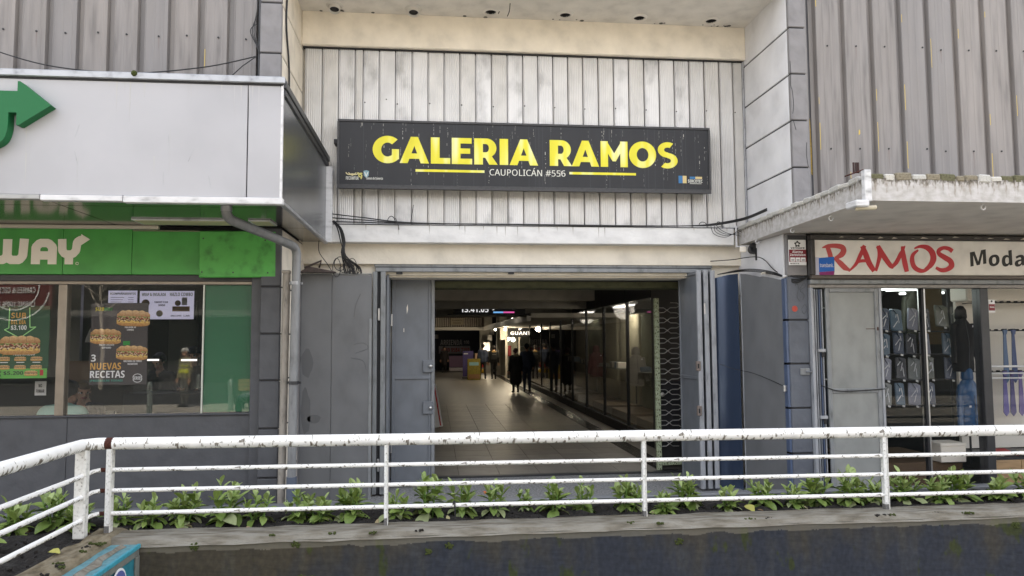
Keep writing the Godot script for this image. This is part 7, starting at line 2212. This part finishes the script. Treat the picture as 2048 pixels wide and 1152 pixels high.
func head_bones() -> Array:
	var V = func(x, y, z): return Vector3(x, y, z)
	var o = [
		[V.call(0, 0.045, 0.02), V.call(0, 0.05, -0.025), 0.083, 0.075, SKIN], [V.call(0, -0.02, -0.03), V.call(0, -0.085, -0.065), 0.062, 0.030, SKIN], [V.call(-0.03, -0.06, -0.03), V.call(0.03, -0.06, -0.03), 0.038, 0.038, SKIN],
		[V.call(0, 0.02, -0.094), V.call(0, -0.025, -0.112), 0.010, 0.014, SKIN], [V.call(-0.012, -0.03, -0.098), V.call(0.012, -0.03, -0.098), 0.009, 0.009, SKIN],
		[V.call(-0.018, -0.058, -0.088), V.call(0.018, -0.058, -0.088), 0.0085, 0.0085, LIP],
		[V.call(-0.045, 0.032, -0.082), V.call(-0.015, 0.036, -0.092), 0.010, 0.009, SKIN], [V.call(0.045, 0.032, -0.082), V.call(0.015, 0.036, -0.092), 0.010, 0.009, SKIN],
	]
	for s in [-1, 1]:
		o.append([V.call(s * 0.032, 0.012, -0.080), V.call(s * 0.032, 0.012, -0.082), 0.011, 0.011, WHITE])
		o.append([V.call(s * 0.032, 0.012, -0.089), V.call(s * 0.032, 0.012, -0.090), 0.006, 0.006, EYE])
		o.append([V.call(s * 0.079, 0.02, 0.0), V.call(s * 0.083, -0.015, -0.006), 0.015, 0.009, SKIN])
	return o

func hand_bones() -> Array:
	var o = [[Vector3(-0.014, 0, 0), Vector3(-0.022, -0.075, 0), 0.021, 0.016, SKIN], [Vector3(0.014, 0, 0), Vector3(0.022, -0.07, 0), 0.021, 0.015, SKIN]]
	var L = [0.036, 0.042, 0.039, 0.030]
	for i in 4:
		var x = -0.030 + 0.02 * i
		var a = Vector3(x, -0.082 + 0.004 * absf(i - 1.2), 0)
		var b = a + Vector3((i - 1.5) * 0.003, -L[i], -0.008)
		var c = b + Vector3(0, -L[i] * 0.75, -0.022)
		o.append([a, b, 0.0088, 0.0082, SKIN])
		o.append([b, c, 0.0082, 0.0070, SKIN])
	o.append([Vector3(-0.024, -0.02, -0.006), Vector3(-0.05, -0.055, -0.02), 0.013, 0.010, SKIN])
	o.append([Vector3(-0.05, -0.055, -0.02), Vector3(-0.05, -0.088, -0.03), 0.0095, 0.008, SKIN])
	return o

var head_mesh: ArrayMesh
var hand_mesh: ArrayMesh

func person(label: String, pos: Vector3, face: float, p: Dictionary) -> Node3D:
	if head_mesh == null:
		var hs := S()
		sdf(hs, head_bones(), 0.007, 0.022)
		head_mesh = hs.commit()
		hs = S()
		sdf(hs, hand_bones(), 0.0045, 0.006)
		hand_mesh = hs.commit()
		var bm := StandardMaterial3D.new()
		bm.vertex_color_use_as_albedo = true
		bm.roughness = 0.75
		K["body"] = bm
	var t = thing("person", label, "person", pos)
	t.rotation.y = face
	var s: float = p.get("h", 1.7) / 1.7
	t.scale = Vector3(s, s, s)
	var top: Color = p.top
	var leg: Color = p.leg
	var shoe: Color = p.get("shoe", Color(0.02, 0.02, 0.02))
	var blk: float = p.get("bulk", 1.0)
	var sit: bool = p.get("sit", false)
	var stride: float = p.get("stride", 0.0)
	var hip = 0.46 if sit else 0.91
	var lean: float = p.get("lean", 0.0)
	var tz = func(y): return -(y - hip) * lean
	var B = []
	for sx in [-1.0, 1.0]:
		B.append([Vector3(sx * 0.065, hip, 0), Vector3(sx * 0.06, hip + 0.16, tz.call(hip + 0.16)), 0.108 * blk, 0.10 * blk, top if p.get("long", true) else leg])
		B.append([Vector3(sx * 0.06, hip + 0.14, tz.call(hip + 0.14)), Vector3(sx * 0.085, hip + 0.40, tz.call(hip + 0.40)), 0.10 * blk, 0.105 * blk, top])
		B.append([Vector3(0, hip + 0.49, tz.call(hip + 0.49)), Vector3(sx * 0.165, hip + 0.475, tz.call(hip + 0.475)), 0.065 * blk, 0.06 * blk, top])
	var ny = hip + 0.52
	var hc = Vector3(0, hip + 0.69, tz.call(hip + 0.69) - 0.02)
	B.append([Vector3(0, ny - 0.03, tz.call(ny)), hc + Vector3(0, -0.06, 0.01), 0.06, 0.05, p.get("neck", SKIN)])
	var arms = p.get("arms", [[Vector3(-0.235, 0.20, 0.0), Vector3(-0.245, -0.04, -0.05)], [Vector3(0.235, 0.20, 0.0), Vector3(0.245, -0.04, -0.05)]])
	var st := S()
	for i in 2:
		var sx = -1.0 if i == 0 else 1.0
		var sh = Vector3(sx * 0.185, hip + 0.46, tz.call(hip + 0.46))
		var el: Vector3 = arms[i][0] + Vector3(0, hip, tz.call(hip + 0.2))
		var wr: Vector3 = arms[i][1] + Vector3(0, hip, 0)
		B.append([sh, el, 0.06 * blk, 0.048 * blk, top])
		B.append([el, wr, 0.047 * blk, 0.036 * blk, top])
		var d = (wr - el).normalized()
		B.append([wr, wr + d * 0.03, 0.027, 0.025, SKIN])
		var yb = -d
		var xb = yb.cross(Vector3(0, 0, 1) if absf(yb.z) < 0.8 else Vector3.UP).normalized() * sx * -1.0
		var zb = xb.cross(yb).normalized()
		if p.has("palm_to"):
			pass
		var hb = Basis(xb, yb, zb)
		if hb.determinant() < 0:
			hb = Basis(-xb, yb, zb)
		st.append_from(hand_mesh, 0, Transform3D(hb, wr + d * 0.035))
	for i in 2:
		var sx = -1.0 if i == 0 else 1.0
		var zo = stride * sx
		if sit:
			B.append([Vector3(sx * 0.09, hip - 0.01, -0.02), Vector3(sx * 0.11, hip + 0.02, -0.42), 0.09, 0.065, leg])
			B.append([Vector3(sx * 0.11, hip + 0.0, -0.42), Vector3(sx * 0.11, 0.09, -0.40), 0.062, 0.042, leg])
			B.append([Vector3(sx * 0.11, 0.05, -0.38), Vector3(sx * 0.115, 0.035, -0.55), 0.042, 0.032, shoe])
		else:
			var kn = Vector3(sx * 0.092, 0.49, -zo * 0.55 - absf(stride) * 0.25)
			var an = Vector3(sx * 0.092, 0.09 + maxf(0.0, -zo) * -0.0 + maxf(0, zo * -0.12), -zo)
			B.append([Vector3(sx * 0.085, hip - 0.02, 0), kn, 0.092, 0.064, leg])
			B.append([kn, an, 0.062, 0.045, leg])
			B.append([an + Vector3(0, -0.045, 0.02), an + Vector3(sx * 0.015, -0.055, -0.15), 0.042, 0.032, shoe])
	for e in p.get("extra", []):
		B.append([e[0] + Vector3(0, hip, 0), e[1] + Vector3(0, hip, 0), e[2], e[3], e[4]])
	sdf(st, B, p.get("cell", 0.02), 0.04)
	var hbasis = Basis(Vector3.UP, p.get("turn", 0.0)) * Basis(Vector3.RIGHT, p.get("nod", 0.0))
	st.append_from(head_mesh, 0, Transform3D(hbasis, hc))
	part("body", st.commit(), K.body, t)
	# hair or cap as a piece of its own
	var hc_: Color = p.get("hair", Color(0.012, 0.01, 0.009))
	var H = [[Vector3(0, 0.055, 0.03), Vector3(0, 0.065, -0.03), 0.089, 0.073, hc_], [Vector3(-0.05, 0.03, 0.03), Vector3(0.05, 0.03, 0.03), 0.06, 0.06, hc_], [Vector3(0, 0.0, 0.055), Vector3(0, -0.03, 0.05), 0.055, 0.045, hc_]]
	if p.get("hairlen", 0.0) > 0.0:
		H.append([Vector3(0, 0.0, 0.065), Vector3(0, -p.hairlen, 0.08), 0.07, 0.045, hc_])
	if p.has("cap"):
		H = [[Vector3(0, 0.06, 0.02), Vector3(0, 0.07, -0.03), 0.092, 0.078, p.cap], [Vector3(-0.03, 0.058, -0.10), Vector3(0.03, 0.058, -0.10), 0.02, 0.02, p.cap], [Vector3(-0.03, 0.05, -0.14), Vector3(0.03, 0.05, -0.14), 0.012, 0.012, p.cap], [Vector3(0, 0.0, 0.055), Vector3(0, -0.03, 0.05), 0.05, 0.04, hc_]]
	var hs := S()
	sdf(hs, H, 0.01, 0.02)
	part("cap" if p.has("cap") else "hair", hs.commit(), K.body, t, hc, hbasis.get_euler())
	for e in p.get("gear", []):
		part(e[0], box(e[1].x, e[1].y, e[1].z, 0.02), e[2], t, e[3] + Vector3(0, hip, 0), e[4] if e.size() > 4 else Vector3.ZERO)
	return t

func people() -> void:
	var navy = Color(0.03, 0.04, 0.075)
	var blk = Color(0.013, 0.013, 0.015)
	# pair standing with their backs to the street at the glazed shops
	person("shorter of a standing pair, in long dark coat and pale scarf, by the glazed shops", Vector3(3.02, 0.03, -27.6), 0.15, {"top": blk, "leg": blk, "h": 1.62, "bulk": 1.2, "hair": Color(0.06, 0.03, 0.03), "extra": [[Vector3(-0.06, -0.05, 0), Vector3(-0.07, -0.45, 0), 0.15, 0.17, blk], [Vector3(0.06, -0.05, 0), Vector3(0.07, -0.45, 0), 0.15, 0.17, blk], [Vector3(-0.08, 0.5, 0.02), Vector3(0.08, 0.52, 0.02), 0.06, 0.06, Color(0.18, 0.17, 0.09)]]})
	person("taller of a standing pair, in navy jacket and cap, by the glazed shops", Vector3(3.48, 0.03, -27.9), -0.25, {"top": navy, "leg": Color(0.03, 0.04, 0.075), "h": 1.78, "bulk": 1.15, "cap": Color(0.015, 0.02, 0.03), "arms": [[Vector3(-0.26, 0.2, 0), Vector3(-0.2, 0.02, -0.18)], [Vector3(0.26, 0.2, 0.02), Vector3(0.2, 0.03, -0.16)]]})
	person("person walking away with a black rucksack and orange hood, left foot forward", Vector3(2.95, 0.03, -37.0), 0.0, {"top": blk, "leg": blk, "h": 1.66, "stride": 0.14, "bulk": 1.1, "extra": [[Vector3(-0.06, 0.50, 0.08), Vector3(0.06, 0.50, 0.08), 0.05, 0.05, Color(0.40, 0.25, 0.08)]], "gear": [["rucksack", Vector3(0.28, 0.36, 0.14), K.black, Vector3(0, 0.28, 0.17)], ["rucksack_strap", Vector3(0.22, 0.03, 0.02), K.panel_pale, Vector3(0, 0.36, 0.25)]]})
	person("person in a dark blue jacket walking beside the rucksack wearer", Vector3(2.42, 0.03, -37.3), 0.2, {"top": navy, "leg": blk, "h": 1.72, "stride": -0.16, "bulk": 1.1})
	person("distant person in a dark dress standing before the rental banner", Vector3(0.60, 0.03, -45.5), PI, {"top": Color(0.03, 0.022, 0.02), "leg": blk, "h": 1.55, "long": true, "hairlen": 0.12, "extra": [[Vector3(0, -0.05, 0), Vector3(0, -0.35, 0), 0.15, 0.18, Color(0.025, 0.018, 0.018)]]})
	# sandwich shop
	var teal = Color(0.24, 0.46, 0.39)
	person("seated customer in a pale green sweater with dark hair, back to the window", Vector3(-4.36, 0.13, -9.12), -0.25, {"top": teal, "leg": blk, "sit": true, "h": 1.88, "bulk": 1.5, "lean": 0.25, "hairlen": 0.05, "nod": -0.15, "cell": 0.016, "arms": [[Vector3(-0.30, 0.16, -0.06), Vector3(-0.14, 0.20, -0.34)], [Vector3(0.30, 0.17, -0.08), Vector3(0.16, 0.22, -0.36)]], "gear": [["bag_strap", Vector3(0.03, 0.62, 0.012), K.black, Vector3(-0.03, 0.27, 0.10), Vector3(0.22, 0, -0.75)]]})
	person("seated customer in a dark sweater resting the chin on a hand, facing the window", Vector3(-4.52, 0.21, -10.2), PI + 0.35, {"top": Color(0.02, 0.022, 0.034), "leg": blk, "sit": true, "h": 1.72, "bulk": 1.05, "lean": 0.32, "turn": 0.3, "nod": -0.2, "hairlen": 0.1, "cell": 0.016, "hair": Color(0.10, 0.06, 0.03), "arms": [[Vector3(-0.24, 0.20, -0.30), Vector3(-0.08, 0.52, -0.30)], [Vector3(0.26, 0.20, -0.12), Vector3(0.10, 0.26, -0.36)]]})
	person("shop worker in black with a black cap behind the serving counter", Vector3(-3.62, 0.2, -11.7), PI, {"top": blk, "leg": blk, "h": 1.68, "cap": Color(0.012, 0.012, 0.014), "cell": 0.018, "arms": [[Vector3(-0.25, 0.22, -0.05), Vector3(-0.15, 0.18, -0.28)], [Vector3(0.25, 0.22, -0.05), Vector3(0.12, 0.2, -0.28)]]})
	person("second shop worker in dark clothes bending over the counter, left of the capped one", Vector3(-4.0, 0.2, -11.6), PI - 0.3, {"top": Color(0.02, 0.018, 0.025), "leg": blk, "h": 1.60, "lean": 0.2, "nod": -0.4, "cell": 0.018})
	# across the street, seen in the window as a reflection
	person("traffic warden in a yellow reflective vest and white cap, across the street", Vector3(-7.6, 0.004, 6.7), 0.6, {"top": Color(0.22, 0.21, 0.12), "leg": Color(0.12, 0.12, 0.11), "h": 1.76, "cap": Color(0.5, 0.5, 0.48), "bulk": 1.1, "extra": [[Vector3(-0.08, 0.14, 0), Vector3(0.08, 0.14, 0), 0.12, 0.12, Color(0.55, 0.6, 0.04)], [Vector3(-0.09, 0.3, 0), Vector3(0.09, 0.3, 0), 0.11, 0.11, Color(0.45, 0.5, 0.05)]]})

# ---------- across the street, seen in the glass ----------
func across() -> void:
	var t = thing("opposite_building", "sunlit brown-grey building across the street, mirrored in the shop windows", "building")
	var wl = mat("opposite_wall", 0.03, 0.03, 0.028, 0.85, T.dirty, Vector3(0.3, 0.3, 0.3))
	bp("upper_wall", t, wl, -40, 40, 3.4, 5.2, 20.0, 20.5)
	bp("upper_wall", t, mat("opposite_pale", 0.55, 0.51, 0.45, 0.85, T.dirty, Vector3(0.3, 0.3, 0.3)), -40, 40, 5.2, 9.0, 20.0, 20.5)
	bp("cornice", t, K.trim_white, -40, 40, 8.8, 9.3, 19.6, 20.5)
	bp("canopy", t, mat("canopy_grey", 0.12, 0.12, 0.115, 0.7), -40, 40, 3.2, 3.45, 18.4, 20.0)
	bp("base", t, mat("opposite_base", 0.05, 0.05, 0.045, 0.7), -40, 40, 0, 3.2, 20.2, 20.5)
	for i in 17:
		var x = -38.0 + i * 4.6
		var w = bp("window", t, K.pier_dark, x, x + 2.4, 5.4, 7.8, 19.96, 20.02)
		part("pane", box(2.2, 2.2, 0.02), mat("far_glass", 0.05, 0.06, 0.07, 0.05), w, Vector3(0, 0, -0.04))
		part("sill", box(2.6, 0.1, 0.2), K.trim_white, w, Vector3(0, -1.25, -0.08))
		bp("shop_opening", t, mat("shop_dark", 0.03, 0.03, 0.032, 0.15), x - 0.6, x + 2.9, 0.2, 2.8, 20.1, 20.19)
		bp("pillar", t, wl, x - 1.2, x - 0.65, 0, 3.2, 19.9, 20.2)
	var q = thing("round_logo_sign", "dark red butcher's sign with a white ring across the street", "sign")
	bp("board", q, mat("maroon", 0.13, 0.02, 0.02, 0.6), -21.6, -17.1, 3.46, 6.2, 18.15, 18.35)
	part("ring", strokes([arc(Vector2.ZERO, 1.5, 1.5, 10, 170, 24), arc(Vector2.ZERO, 1.5, 1.5, 190, 350, 24), arc(Vector2.ZERO, 1.05, 1.05, 10, 350, 30)], 0.06, 0.02), K.white, q, Vector3(-18.7, 4.5, 18.14), Vector3(0, PI, 0))
	text("lettering", "CARNES & CECINAS", q, K.white, Vector3(-17.8, 4.2, 18.13), 1.9, 0.28, "bx", 0.02, Vector3(0, PI, 0))
	text("lettering", "CARNE 100% NAC", q, K.white, Vector3(-17.8, 3.6, 18.13), 1.9, 0.25, "bx", 0.02, Vector3(0, PI, 0))
	q = thing("bare_street_tree", "slender bare tree with pale bark standing across the street", "tree", Vector3(-14.2, 0, 16.5))
	var bark = mat("bark", 0.42, 0.38, 0.32, 0.9, T.dirty, Vector3(3, 3, 3))
	part("trunk", tube([Vector3(0, 0, 0), Vector3(0.05, 1.6, 0), Vector3(-0.1, 3.2, 0.05), Vector3(-0.15, 4.4, 0)], [0.11, 0.09, 0.075, 0.06], 8), bark, q)
	for i in 9:
		var a = i * 2.4
		var y = 3.2 + 0.18 * i
		part("branch", tube([Vector3(-0.1, y, 0), Vector3(-0.1 + cos(a) * 0.8, y + 0.6, sin(a) * 0.8), Vector3(-0.1 + cos(a) * 1.5, y + 1.5, sin(a) * 1.5)], [0.045, 0.028, 0.01], 6), bark, q)
	for v in [[-7.75, 4.3, "grey steel bollard left of the traffic warden across the street"], [-5.9, 5.4, "grey steel bollard beside the wooden board across the street"], [-3.6, 4.6, "grey steel bollard opposite the green window film"], [1.5, 5.0, "grey steel bollard opposite the arcade entrance"]]:
		q = thing("bollard", v[2], "bollard", Vector3(v[0], 0, v[1]), "bollards across the street")
		part("post", lathe([Vector2(0.001, 0.92), Vector2(0.05, 0.90), Vector2(0.07, 0.84), Vector2(0.07, 0.0)], 14), mat("bollard", 0.28, 0.33, 0.32, 0.4, null, Vector3.ONE, null, 1.0, 0.4), q)
		part("collar", lathe([Vector2(0.075, 0.78), Vector2(0.078, 0.75), Vector2(0.075, 0.72)], 14), K.galv, q)
	q = thing("wooden_bench", "bench with a plain wooden backrest across the street", "bench", Vector3(-5.3, 0, 5.6))
	for k in 3:
		bp("back_slat", q, K.wood, -0.45, 0.45, 0.55 + 0.12 * k, 0.65 + 0.12 * k, 0, 0.04, 0.01)
		bp("seat_slat", q, K.wood, -0.45, 0.45, 0.42, 0.46, 0.08 + 0.13 * k, 0.19 + 0.13 * k, 0.01)
	for x in [-0.38, 0.38]:
		bp("leg", q, K.dark_metal, x - 0.03, x + 0.03, 0, 0.9, 0.04, 0.08, 0.008)
		bp("leg", q, K.dark_metal, x - 0.03, x + 0.03, 0, 0.42, 0.40, 0.44, 0.008)

func _ready() -> void:
	rng.seed = 2024
	setting_light()
	materials()
	ground()
	gallery_front()
	wings()
	curved_sheets()
	planter()
	stair_wall()
	canopy_box()
	arrow_sign()
	green_fascia()
	left_shop()
	right_canopy()
	clothes_sign()
	clothes_shop()
	gate()
	arcade()
	gallery_sign()
	railing()
	drainpipe()
	cables()
	plants()
	people()
	across()
